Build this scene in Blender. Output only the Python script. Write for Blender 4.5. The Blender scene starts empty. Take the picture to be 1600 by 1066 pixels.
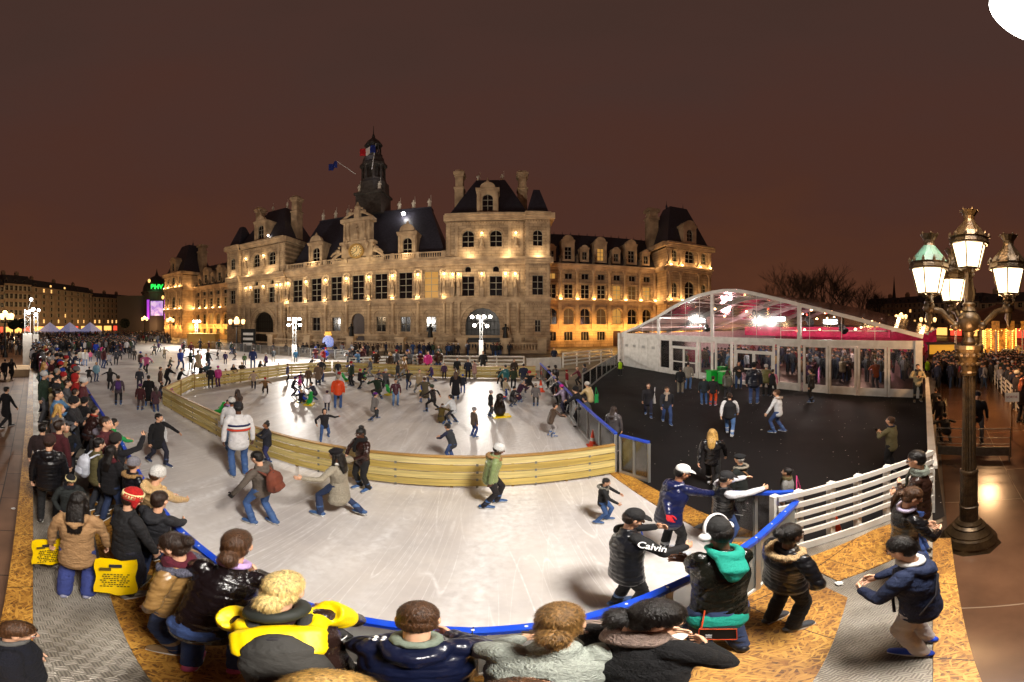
import bpy, math, random
import numpy as np
from math import sin, cos, tan, atan2, atan, pi, radians as R, sqrt
from mathutils import Vector, Matrix

S = bpy.context.scene
col = S.collection
rnd = random.Random(7)

# ------------------------------------------------------------------ camera
KH, KV, X0, Y0 = 515.0, 490.0, 790.0, 505.0
CZ = 3.9
cam = bpy.data.cameras.new('camera')
cam.type = 'PANO'
try:
    PC = cam if hasattr(cam, 'panorama_type') else cam.cycles
except Exception:
    PC = cam.cycles
PC.panorama_type = 'EQUIRECTANGULAR'
PC.longitude_min = -X0/KH
PC.longitude_max = (1600-X0)/KH
PC.latitude_max = Y0/KV
PC.latitude_min = -(1066-Y0)/KV
cam.clip_start = 0.05
cam.clip_end = 2000
camo = bpy.data.objects.new('camera', cam)
camo.location = (0, 0, CZ)
camo.rotation_euler = (pi/2, 0, 0)
col.objects.link(camo)
S.camera = camo

S.view_settings.view_transform = 'Standard'
S.view_settings.look = 'None'
S.view_settings.gamma = 1
S.view_settings.exposure = 0.0
try:
    S.cycles.use_denoising = True
    S.cycles.max_bounces = 6
    S.cycles.diffuse_bounces = 2
    S.cycles.glossy_bounces = 3
    S.cycles.transmission_bounces = 4
    S.cycles.transparent_max_bounces = 12
    S.cycles.sample_clamp_indirect = 4
    S.cycles.sample_clamp_direct = 40
    S.cycles.caustics_reflective = False
    S.cycles.caustics_refractive = False
except Exception:
    pass

# ------------------------------------------------------------------ world: brown city-glow overcast night sky
def lin(h):
    h = h.lstrip('#')
    c = [int(h[i:i+2], 16)/255 for i in (0, 2, 4)]
    return tuple((x/12.92 if x <= .04045 else ((x+.055)/1.055)**2.4) for x in c)

W = bpy.data.worlds.new('World')
S.world = W
W.use_nodes = True
nt = W.node_tree
bg = nt.nodes['Background']
tc = nt.nodes.new('ShaderNodeTexCoord')
sep = nt.nodes.new('ShaderNodeSeparateXYZ')
nt.links.new(tc.outputs['Generated'], sep.inputs[0])
nz = nt.nodes.new('ShaderNodeTexNoise'); nz.inputs['Scale'].default_value = 2.2; nz.inputs['Detail'].default_value = 4
mp = nt.nodes.new('ShaderNodeMapping'); mp.inputs['Scale'].default_value = (1, 1, 2.6)
nt.links.new(tc.outputs['Generated'], mp.inputs[0]); nt.links.new(mp.outputs[0], nz.inputs['Vector'])
ma = nt.nodes.new('ShaderNodeMath'); ma.operation = 'MULTIPLY_ADD'; ma.inputs[1].default_value = .7; ma.inputs[2].default_value = -.35
nt.links.new(nz.outputs['Fac'], ma.inputs[0])
ad = nt.nodes.new('ShaderNodeMath'); ad.operation = 'ADD'
nt.links.new(sep.outputs['Z'], ad.inputs[0]); nt.links.new(ma.outputs[0], ad.inputs[1])
rp = nt.nodes.new('ShaderNodeValToRGB')
nt.links.new(ad.outputs[0], rp.inputs[0])
cr = rp.color_ramp
cr.elements[0].position = 0.0; cr.elements[0].color = (*lin('5a3524'), 1)
cr.elements[1].position = 1.0; cr.elements[1].color = (*lin('43302a'), 1)
for p, c in ((.12, '523123'), (.35, '4c2f26'), (.6, '4a3029'), (.8, '47312b')):
    e = cr.elements.new(p); e.color = (*lin(c), 1)
nt.links.new(rp.outputs[0], bg.inputs['Color'])
bg.inputs['Strength'].default_value = 1.0

# ------------------------------------------------------------------ lights
def light(kind, name, loc, energy, color=(1, 1, 1), size=.2, target=None, spot=None, blend=.5):
    d = bpy.data.lights.new(name, kind)
    d.energy = energy; d.color = color
    if kind in ('POINT', 'SPOT'):
        d.shadow_soft_size = size
    if kind == 'AREA':
        d.shape = 'DISK'; d.size = size
    if kind == 'SPOT':
        d.spot_size = spot; d.spot_blend = blend
    o = bpy.data.objects.new(name, d)
    o.location = loc
    if target is not None:
        o.rotation_euler = (Vector(target)-Vector(loc)).to_track_quat('-Z', 'Y').to_euler()
    col.objects.link(o)
    return o
COOL = (1.0, .935, .855)
WARM = (1.0, .62, .28)

def P(x, y, z=0.0):
    """photo pixel -> world point on the level z"""
    f = (x-X0)/KH; t = (Y0-y)/KV
    D = (z-CZ)/tan(t)
    return Vector((D*sin(f), D*cos(f), z))
def PD(x, y, D):
    f = (x-X0)/KH; t = (Y0-y)/KV
    return Vector((D*sin(f), D*cos(f), CZ+D*tan(t)))

# ------------------------------------------------------------------ materials
MATS = {}
def mat(name, color=(.5, .5, .5), rough=.6, metal=0.0, noise=None, bump=None, emit=None, estr=0, objcolor=False, spec=.5,
        alpha=1, trans=0, extra=None):
    if name in MATS:
        return MATS[name]
    m = bpy.data.materials.new(name); m.use_nodes = True
    n = m.node_tree; b = n.nodes['Principled BSDF']
    if isinstance(color, str):
        color = lin(color)
    b.inputs['Base Color'].default_value = (*color, 1)
    b.inputs['Roughness'].default_value = rough
    b.inputs['Metallic'].default_value = metal
    b.inputs['Specular IOR Level'].default_value = spec
    if emit is not None:
        b.inputs['Emission Color'].default_value = (*(lin(emit) if isinstance(emit, str) else emit), 1)
        b.inputs['Emission Strength'].default_value = estr
    if trans:
        b.inputs['Transmission Weight'].default_value = trans
    if alpha < 1:
        b.inputs['Alpha'].default_value = alpha
    t = n.nodes.new('ShaderNodeTexCoord')
    base = None
    if objcolor:
        oi = n.nodes.new('ShaderNodeObjectInfo'); base = oi.outputs['Color']
    if noise:   # (scale, second colour or darken factor, amount, stretch)
        sc, c2, amt = noise[:3]
        mpn = n.nodes.new('ShaderNodeMapping'); mpn.inputs['Scale'].default_value = noise[3] if len(noise) > 3 else (1, 1, 1)
        n.links.new(t.outputs['Object'], mpn.inputs[0])
        no = n.nodes.new('ShaderNodeTexNoise'); no.inputs['Scale'].default_value = sc; no.inputs['Detail'].default_value = 6
        n.links.new(mpn.outputs[0], no.inputs['Vector'])
        r = n.nodes.new('ShaderNodeValToRGB'); r.color_ramp.elements[0].position = .38; r.color_ramp.elements[1].position = .62
        r.color_ramp.elements[0].color = (0, 0, 0, 1); r.color_ramp.elements[1].color = (amt, amt, amt, 1)
        n.links.new(no.outputs['Fac'], r.inputs[0])
        mx = n.nodes.new('ShaderNodeMix'); mx.data_type = 'RGBA'
        n.links.new(r.outputs[0], mx.inputs[0])
        if base is not None:
            n.links.new(base, mx.inputs[6]); 
            hs = n.nodes.new('ShaderNodeHueSaturation'); hs.inputs['Value'].default_value = c2
            n.links.new(base, hs.inputs['Color']); n.links.new(hs.outputs[0], mx.inputs[7])
        else:
            mx.inputs[6].default_value = (*color, 1)
            mx.inputs[7].default_value = (*(lin(c2) if isinstance(c2, str) else c2), 1)
        base = mx.outputs[2]
    if base is not None:
        n.links.new(base, b.inputs['Base Color'])
    if bump:    # (scale, strength, stretch)
        mb = n.nodes.new('ShaderNodeMapping'); mb.inputs['Scale'].default_value = bump[2] if len(bump) > 2 else (1, 1, 1)
        n.links.new(t.outputs['Object'], mb.inputs[0])
        nb = n.nodes.new('ShaderNodeTexNoise'); nb.inputs['Scale'].default_value = bump[0]; nb.inputs['Detail'].default_value = 4
        n.links.new(mb.outputs[0], nb.inputs['Vector'])
        bp = n.nodes.new('ShaderNodeBump'); bp.inputs['Strength'].default_value = bump[1]; bp.inputs['Distance'].default_value = .02
        n.links.new(nb.outputs['Fac'], bp.inputs['Height']); n.links.new(bp.outputs[0], b.inputs['Normal'])
    if extra:
        extra(n, b, t)
    MATS[name] = m
    return m

def brick_extra(scale, c1, c2, mortar, bw, bh, ms=.02, rot=0, bumpd=.3):
    def f(n, b, t):
        mpn = n.nodes.new('ShaderNodeMapping'); mpn.inputs['Rotation'].default_value = (0, 0, rot)
        n.links.new(t.outputs['Object'], mpn.inputs[0])
        br = n.nodes.new('ShaderNodeTexBrick')
        br.inputs['Scale'].default_value = scale
        br.inputs['Color1'].default_value = (*lin(c1), 1); br.inputs['Color2'].default_value = (*lin(c2), 1)
        br.inputs['Mortar'].default_value = (*lin(mortar), 1); br.inputs['Brick Width'].default_value = bw
        br.inputs['Row Height'].default_value = bh; br.inputs['Mortar Size'].default_value = ms
        n.links.new(mpn.outputs[0], br.inputs['Vector'])
        no = n.nodes.new('ShaderNodeTexNoise'); no.inputs['Scale'].default_value = 1.3; no.inputs['Detail'].default_value = 8
        n.links.new(t.outputs['Object'], no.inputs['Vector'])
        mx = n.nodes.new('ShaderNodeMix'); mx.data_type = 'RGBA'; mx.blend_type = 'MULTIPLY'; mx.inputs[0].default_value = .8
        r = n.nodes.new('ShaderNodeValToRGB'); r.color_ramp.elements[0].position = .3; r.color_ramp.elements[1].position = .7
        r.color_ramp.elements[0].color = (.45, .45, .45, 1); r.color_ramp.elements[1].color = (1, 1, 1, 1)
        n.links.new(no.outputs['Fac'], r.inputs[0])
        n.links.new(br.outputs['Color'], mx.inputs[6]); n.links.new(r.outputs[0], mx.inputs[7])
        n.links.new(mx.outputs[2], b.inputs['Base Color'])
        bp = n.nodes.new('ShaderNodeBump'); bp.inputs['Strength'].default_value = bumpd; bp.inputs['Distance'].default_value = .01; bp.invert = True
        n.links.new(br.outputs['Fac'], bp.inputs['Height']); n.links.new(bp.outputs[0], b.inputs['Normal'])
    return f

def osb_extra(n, b, t):
    # pressed wood strands: overlapping long flakes in several directions, each one tone
    prev = None
    for i, (r_, sc) in enumerate(((.15, 1.0), (1.2, 1.1), (2.25, .95), (.7, 1.25), (2.8, 1.2))):
        mp2 = n.nodes.new('ShaderNodeMapping'); mp2.inputs['Rotation'].default_value = (0, 0, r_); n.links.new(t.outputs['Object'], mp2.inputs[0])
        m3 = n.nodes.new('ShaderNodeMapping'); m3.inputs['Scale'].default_value = (12*sc, 58*sc, 1); m3.inputs['Location'].default_value = (i*5.1, i*2.3, 0); n.links.new(mp2.outputs[0], m3.inputs[0])
        vo = n.nodes.new('ShaderNodeTexVoronoi'); vo.voronoi_dimensions = '2D'; vo.inputs['Scale'].default_value = 1; n.links.new(m3.outputs[0], vo.inputs['Vector'])
        sp = n.nodes.new('ShaderNodeSeparateColor'); n.links.new(vo.outputs['Color'], sp.inputs[0])
        if prev is None: prev = sp.outputs[0]
        else:
            mm = n.nodes.new('ShaderNodeMath'); mm.operation = 'MAXIMUM'; n.links.new(prev, mm.inputs[0]); n.links.new(sp.outputs[0], mm.inputs[1]); prev = mm.outputs[0]
    r = n.nodes.new('ShaderNodeValToRGB')
    r.color_ramp.elements[0].position = .55; r.color_ramp.elements[0].color = (*lin('6e4719'), 1)
    r.color_ramp.elements[1].position = 1; r.color_ramp.elements[1].color = (*lin('cf9c44'), 1)
    e = r.color_ramp.elements.new(.78); e.color = (*lin('a06d26'), 1)
    e = r.color_ramp.elements.new(.9); e.color = (*lin('b98635'), 1)
    n.links.new(prev, r.inputs[0])
    n3 = n.nodes.new('ShaderNodeTexNoise'); n3.inputs['Scale'].default_value = 1.1; n3.inputs['Detail'].default_value = 7
    n.links.new(t.outputs['Object'], n3.inputs['Vector'])
    r3 = n.nodes.new('ShaderNodeValToRGB'); r3.color_ramp.elements[0].position = .36; r3.color_ramp.elements[0].color = (.5, .43, .36, 1)
    r3.color_ramp.elements[1].position = .56
    n.links.new(n3.outputs['Fac'], r3.inputs[0])
    mx = n.nodes.new('ShaderNodeMix'); mx.data_type = 'RGBA'; mx.blend_type = 'MULTIPLY'; mx.inputs[0].default_value = .85
    n.links.new(r.outputs[0], mx.inputs[6]); n.links.new(r3.outputs[0], mx.inputs[7])
    br = n.nodes.new('ShaderNodeTexBrick'); br.inputs['Scale'].default_value = 1; br.inputs['Brick Width'].default_value = 1.25; br.inputs['Row Height'].default_value = 2.1; br.inputs['Mortar Size'].default_value = .006
    for k_ in ('Color1', 'Color2'): br.inputs[k_].default_value = (1, 1, 1, 1)
    br.inputs['Mortar'].default_value = (.12, .09, .07, 1); n.links.new(t.outputs['Object'], br.inputs['Vector'])
    mj = n.nodes.new('ShaderNodeMix'); mj.data_type = 'RGBA'; mj.blend_type = 'MULTIPLY'; mj.inputs[0].default_value = 1; n.links.new(mx.outputs[2], mj.inputs[6]); n.links.new(br.outputs['Color'], mj.inputs[7])
    n.links.new(mj.outputs[2], b.inputs['Base Color'])
    bp = n.nodes.new('ShaderNodeBump'); bp.inputs['Strength'].default_value = .4; bp.inputs['Distance'].default_value = .003
    n.links.new(prev, bp.inputs['Height']); n.links.new(bp.outputs[0], b.inputs['Normal'])

def ice_extra(n, b, t):
    # scuffed ice: thin curving blade marks (contours of stretched noise) over cloudy grey-white
    prev = None
    for i, (sx, sy, r_, k, w) in enumerate(((1.0, .07, .4, .8, 30), (1.0, .06, -.8, .9, 30), (.9, .08, 1.4, .8, 26), (1.1, .07, 2.3, .9, 30), (1.2, .1, .1, 1.2, 22), (1.1, .1, -1.25, 1.3, 20), (.5, .05, .9, .8, 5), (.5, .05, -.35, .8, 5))):
        mp2 = n.nodes.new('ShaderNodeMapping'); mp2.inputs['Rotation'].default_value = (0, 0, r_); mp2.inputs['Scale'].default_value = (sx, sy, 1); mp2.inputs['Location'].default_value = (i*7.3, i*3.1, 0)
        n.links.new(t.outputs['Object'], mp2.inputs[0])
        no = n.nodes.new('ShaderNodeTexNoise'); no.inputs['Scale'].default_value = k*1.5; no.inputs['Detail'].default_value = 0; no.inputs['Distortion'].default_value = .05
        n.links.new(mp2.outputs[0], no.inputs['Vector'])
        fr = n.nodes.new('ShaderNodeMath'); fr.operation = 'MULTIPLY'; fr.inputs[1].default_value = 9 if w > 10 else 5; n.links.new(no.outputs['Fac'], fr.inputs[0])
        pp = n.nodes.new('ShaderNodeMath'); pp.operation = 'PINGPONG'; pp.inputs[1].default_value = .5; n.links.new(fr.outputs[0], pp.inputs[0])
        mr = n.nodes.new('ShaderNodeMapRange'); mr.inputs[1].default_value = 0; mr.inputs[2].default_value = 1.6/w; mr.inputs[3].default_value = 1; mr.inputs[4].default_value = 0
        n.links.new(pp.outputs[0], mr.inputs[0])
        mk_ = n.nodes.new('ShaderNodeTexNoise'); mk_.inputs['Scale'].default_value = .9+i*.2; mk_.inputs['Detail'].default_value = 3; n.links.new(mp2.outputs[0], mk_.inputs['Vector'])
        m2 = n.nodes.new('ShaderNodeMapRange'); m2.inputs[1].default_value = .42; m2.inputs[2].default_value = .62; n.links.new(mk_.outputs['Fac'], m2.inputs[0])
        m3 = n.nodes.new('ShaderNodeMath'); m3.operation = 'MULTIPLY'; n.links.new(mr.outputs[0], m3.inputs[0]); n.links.new(m2.outputs[0], m3.inputs[1])
        if prev is None: prev = m3.outputs[0]
        else:
            mm = n.nodes.new('ShaderNodeMath'); mm.operation = 'MAXIMUM'; n.links.new(prev, mm.inputs[0]); n.links.new(m3.outputs[0], mm.inputs[1]); prev = mm.outputs[0]
    cl = n.nodes.new('ShaderNodeTexNoise'); cl.inputs['Scale'].default_value = .35; cl.inputs['Detail'].default_value = 8; cl.inputs['Roughness'].default_value = .65
    n.links.new(t.outputs['Object'], cl.inputs['Vector'])
    rc = n.nodes.new('ShaderNodeValToRGB')
    rc.color_ramp.elements[0].position = .34; rc.color_ramp.elements[0].color = (*lin('b3adab'), 1)
    rc.color_ramp.elements[1].position = .64; rc.color_ramp.elements[1].color = (*lin('d6cfc8'), 1)
    n.links.new(cl.outputs['Fac'], rc.inputs[0])
    fine = n.nodes.new('ShaderNodeTexNoise'); fine.inputs['Scale'].default_value = 9; fine.inputs['Detail'].default_value = 8; n.links.new(t.outputs['Object'], fine.inputs['Vector'])
    fm = n.nodes.new('ShaderNodeMapRange'); fm.inputs[1].default_value = .3; fm.inputs[2].default_value = .7; fm.inputs[3].default_value = .1; fm.inputs[4].default_value = .6; n.links.new(fine.outputs['Fac'], fm.inputs[0])
    mx = n.nodes.new('ShaderNodeMix'); mx.data_type = 'RGBA'
    mul = n.nodes.new('ShaderNodeMath'); mul.operation = 'MULTIPLY'
    n.links.new(prev, mul.inputs[0]); n.links.new(fm.outputs[0], mul.inputs[1]); n.links.new(mul.outputs[0], mx.inputs[0])
    n.links.new(rc.outputs[0], mx.inputs[6]); mx.inputs[7].default_value = (*lin('ffffff'), 1)
    st = n.nodes.new('ShaderNodeTexNoise'); st.inputs['Scale'].default_value = 1.7; st.inputs['Detail'].default_value = 5; n.links.new(t.outputs['Object'], st.inputs['Vector'])
    sr = n.nodes.new('ShaderNodeMapRange'); sr.inputs[1].default_value = .69; sr.inputs[2].default_value = .76; sr.inputs[3].default_value = 0; sr.inputs[4].default_value = .35; n.links.new(st.outputs['Fac'], sr.inputs[0])
    ms = n.nodes.new('ShaderNodeMix'); ms.data_type = 'RGBA'; n.links.new(sr.outputs[0], ms.inputs[0]); n.links.new(mx.outputs[2], ms.inputs[6]); ms.inputs[7].default_value = (*lin('7a5c42'), 1)
    n.links.new(ms.outputs[2], b.inputs['Base Color'])
    rr = n.nodes.new('ShaderNodeMapRange'); rr.inputs[3].default_value = .25; rr.inputs[4].default_value = .6
    n.links.new(fine.outputs['Fac'], rr.inputs[0]); n.links.new(rr.outputs[0], b.inputs['Roughness'])
    bp = n.nodes.new('ShaderNodeBump'); bp.inputs['Strength'].default_value = .12; bp.inputs['Distance'].default_value = .008
    n.links.new(prev, bp.inputs['Height']); n.links.new(bp.outputs[0], b.inputs['Normal'])

def plate_extra(n, b, t):
    # five-bar tread plate: short raised bars in alternating directions
    ch = n.nodes.new('ShaderNodeTexChecker'); ch.inputs['Scale'].default_value = 14
    n.links.new(t.outputs['Object'], ch.inputs['Vector'])
    w1 = n.nodes.new('ShaderNodeTexWave'); w1.inputs['Scale'].default_value = 14; w1.bands_direction = 'X'
    w2 = n.nodes.new('ShaderNodeTexWave'); w2.inputs['Scale'].default_value = 14; w2.bands_direction = 'Y'
    for w in (w1, w2): n.links.new(t.outputs['Object'], w.inputs['Vector'])
    mh = n.nodes.new('ShaderNodeMix'); mh.data_type = 'RGBA'
    n.links.new(ch.outputs['Fac'], mh.inputs[0]); n.links.new(w1.outputs['Color'], mh.inputs[6]); n.links.new(w2.outputs['Color'], mh.inputs[7])
    no = n.nodes.new('ShaderNodeTexNoise'); no.inputs['Scale'].default_value = 1.6; no.inputs['Detail'].default_value = 8
    n.links.new(t.outputs['Object'], no.inputs['Vector'])
    r = n.nodes.new('ShaderNodeValToRGB'); r.color_ramp.elements[0].position = .35; r.color_ramp.elements[0].color = (*lin('6a6257'), 1)
    r.color_ramp.elements[1].position = .65; r.color_ramp.elements[1].color = (*lin('a39c90'), 1)
    n.links.new(no.outputs['Fac'], r.inputs[0])
    mx = n.nodes.new('ShaderNodeMix'); mx.data_type = 'RGBA'; mx.blend_type = 'OVERLAY'; mx.inputs[0].default_value = .35
    n.links.new(r.outputs[0], mx.inputs[6]); n.links.new(mh.outputs[2], mx.inputs[7])
    n.links.new(mx.outputs[2], b.inputs['Base Color'])
    bp = n.nodes.new('ShaderNodeBump'); bp.inputs['Strength'].default_value = .6; bp.inputs['Distance'].default_value = .006
    n.links.new(mh.outputs[2], bp.inputs['Height']); n.links.new(bp.outputs[0], b.inputs['Normal'])

def speck_extra(col1, col2, spk, sc=38, thr=.06, rough=(.3, .6)):
    # dark mat or wet stone with scattered pale specks of ice and litter
    def f(n, b, t):
        no = n.nodes.new('ShaderNodeTexNoise'); no.inputs['Scale'].default_value = .9; no.inputs['Detail'].default_value = 8
        n.links.new(t.outputs['Object'], no.inputs['Vector'])
        r = n.nodes.new('ShaderNodeValToRGB'); r.color_ramp.elements[0].position = .35; r.color_ramp.elements[0].color = (*lin(col1), 1)
        r.color_ramp.elements[1].position = .65; r.color_ramp.elements[1].color = (*lin(col2), 1)
        n.links.new(no.outputs['Fac'], r.inputs[0])
        vo = n.nodes.new('ShaderNodeTexVoronoi'); vo.inputs['Scale'].default_value = sc*.12; vo.inputs['Randomness'].default_value = 1
        n.links.new(t.outputs['Object'], vo.inputs['Vector'])
        lt = n.nodes.new('ShaderNodeMath'); lt.operation = 'LESS_THAN'; lt.inputs[1].default_value = thr
        n.links.new(vo.outputs['Distance'], lt.inputs[0])
        mx = n.nodes.new('ShaderNodeMix'); mx.data_type = 'RGBA'; n.links.new(lt.outputs[0], mx.inputs[0])
        n.links.new(r.outputs[0], mx.inputs[6]); mx.inputs[7].default_value = (*lin(spk), 1)
        n.links.new(mx.outputs[2], b.inputs['Base Color'])
        rr = n.nodes.new('ShaderNodeMapRange'); rr.inputs[1].default_value = .35; rr.inputs[2].default_value = .65
        rr.inputs[3].default_value = rough[0]; rr.inputs[4].default_value = rough[1]
        n.links.new(no.outputs['Fac'], rr.inputs[0]); n.links.new(rr.outputs[0], b.inputs['Roughness'])
        bp = n.nodes.new('ShaderNodeBump'); bp.inputs['Strength'].default_value = .2; bp.inputs['Distance'].default_value = .01
        n2 = n.nodes.new('ShaderNodeTexNoise'); n2.inputs['Scale'].default_value = 25
        n.links.new(t.outputs['Object'], n2.inputs['Vector'])
        n.links.new(n2.outputs['Fac'], bp.inputs['Height']); n.links.new(bp.outputs[0], b.inputs['Normal'])
    return f

def paving_extra(c1, c2, mortar, rot, bw=1.2, bh=.6):
    return brick_extra(1.0, c1, c2, mortar, bw, bh, .012, rot, .5)

M_ice = mat('ice', 'c9c2bc', .4, extra=ice_extra)
M_osb = mat('strand_board', 'a9762a', .55, extra=osb_extra)
M_plate = mat('tread_plate', '8a8378', .42, .35, extra=plate_extra)
M_mat = mat('rubber_mat', '141011', .8, spec=.25, extra=speck_extra('0d0b0b', '141011', 'cfc8c4', thr=.05, sc=34, rough=(.72, .8)))
M_pave_l = mat('paving_left', '5a4638', .6, extra=paving_extra('8d6a50', '7a5a44', '3a2b20', .14, 1.4, .7))
M_pave_r = mat('paving_right', '5d4230', .22, extra=paving_extra('70503a', '5a4231', 'a08870', -.25, 3.4, 1.7))
M_ground = mat('ground', '2e241e', .4, extra=speck_extra('2a211c', '3a2e27', '4a3c33', thr=.03))
M_stone = mat('stone', 'c4a884', .85, noise=(.7, '8f775c', .8), bump=(9, .5))
def joints(n, b, t):
    bs = b.inputs['Base Color'].links[0].from_socket
    mpn = n.nodes.new('ShaderNodeMapping'); mpn.inputs['Rotation'].default_value = (pi/2, 0, 0); n.links.new(t.outputs['Object'], mpn.inputs[0])
    br = n.nodes.new('ShaderNodeTexBrick'); br.inputs['Scale'].default_value = 1; br.inputs['Brick Width'].default_value = 1.3; br.inputs['Row Height'].default_value = .5; br.inputs['Mortar Size'].default_value = .035
    br.inputs['Color1'].default_value = (1, 1, 1, 1); br.inputs['Color2'].default_value = (.78, .76, .72, 1); br.inputs['Mortar'].default_value = (.42, .4, .37, 1); n.links.new(mpn.outputs[0], br.inputs['Vector'])
    mx = n.nodes.new('ShaderNodeMix'); mx.data_type = 'RGBA'; mx.blend_type = 'MULTIPLY'; mx.inputs[0].default_value = .85; n.links.new(bs, mx.inputs[6]); n.links.new(br.outputs['Color'], mx.inputs[7]); n.links.new(mx.outputs[2], b.inputs['Base Color'])
M_wall = mat('ashlar', 'c4a884', .85, noise=(.7, '8f775c', .8), bump=(9, .5), extra=joints)
M_stone_d = mat('stone_dark', '6e604c', .85, noise=(.9, '4b4234', .8), bump=(9, .5))
M_slate = mat('slate', '34333d', .45, noise=(3, '212129', .8), bump=(14, .4, (1, 1, 3)))
M_lead = mat('lead_roof', '2a2826', .5, noise=(3, '1a1918', .8))
M_glassd = mat('window_glass_dark', '0c0d10', .12, spec=.8)
M_glasslit = mat('window_glass_lit', '3a2a12', .4, emit='ffb95a', estr=.55, noise=(4, '0d0904', .9))
M_glassdim = mat('window_glass_dim', '241a10', .3, emit='c88a45', estr=.16)
M_frame = mat('window_frame', '8d8674', .6)
M_framedk = mat('window_frame_dark', '4e4a42', .6)
M_door = mat('oak_door', '3d2414', .5, noise=(6, '24150b', .8))
M_iron = mat('iron_dark', '1d1c1a', .5, .6)
M_white = mat('white_paint', 'd9d6cf', .45, noise=(3, 'b5b1a8', .5))
M_bluecap = mat('blue_plastic', '0d3fc4', .34, noise=(6, '2a52b0', .7, (1, 1, 1)), bump=(20, .1))
M_alu = mat('aluminium', 'a9aaa8', .35, .7)
M_steel = mat('galvanised', '8d8c86', .4, .6, noise=(8, '6a6a66', .6))
M_plexi = None
def plexi():
    m = bpy.data.materials.new('clear_plastic'); m.use_nodes = True
    n = m.node_tree; n.nodes.clear()
    o = n.nodes.new('ShaderNodeOutputMaterial'); mi = n.nodes.new('ShaderNodeMixShader')
    tr = n.nodes.new('ShaderNodeBsdfTransparent'); tr.inputs[0].default_value = (.86, .87, .88, 1)
    gl = n.nodes.new('ShaderNodeBsdfGlossy'); gl.inputs['Roughness'].default_value = .08; gl.inputs[0].default_value = (.8, .8, .8, 1)
    fr = n.nodes.new('ShaderNodeFresnel'); fr.inputs[0].default_value = 1.4
    ad2 = n.nodes.new('ShaderNodeMath'); ad2.inputs[1].default_value = .03; n.links.new(fr.outputs[0], ad2.inputs[0])
    n.links.new(ad2.outputs[0], mi.inputs[0]); n.links.new(tr.outputs[0], mi.inputs[1]); n.links.new(gl.outputs[0], mi.inputs[2])
    n.links.new(mi.outputs[0], o.inputs[0])
    return m
M_plexi = plexi()
M_milky = mat('milky_plastic', '9aa09c', .35, alpha=.55, noise=(1.5, '6f756f', .6))

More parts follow.
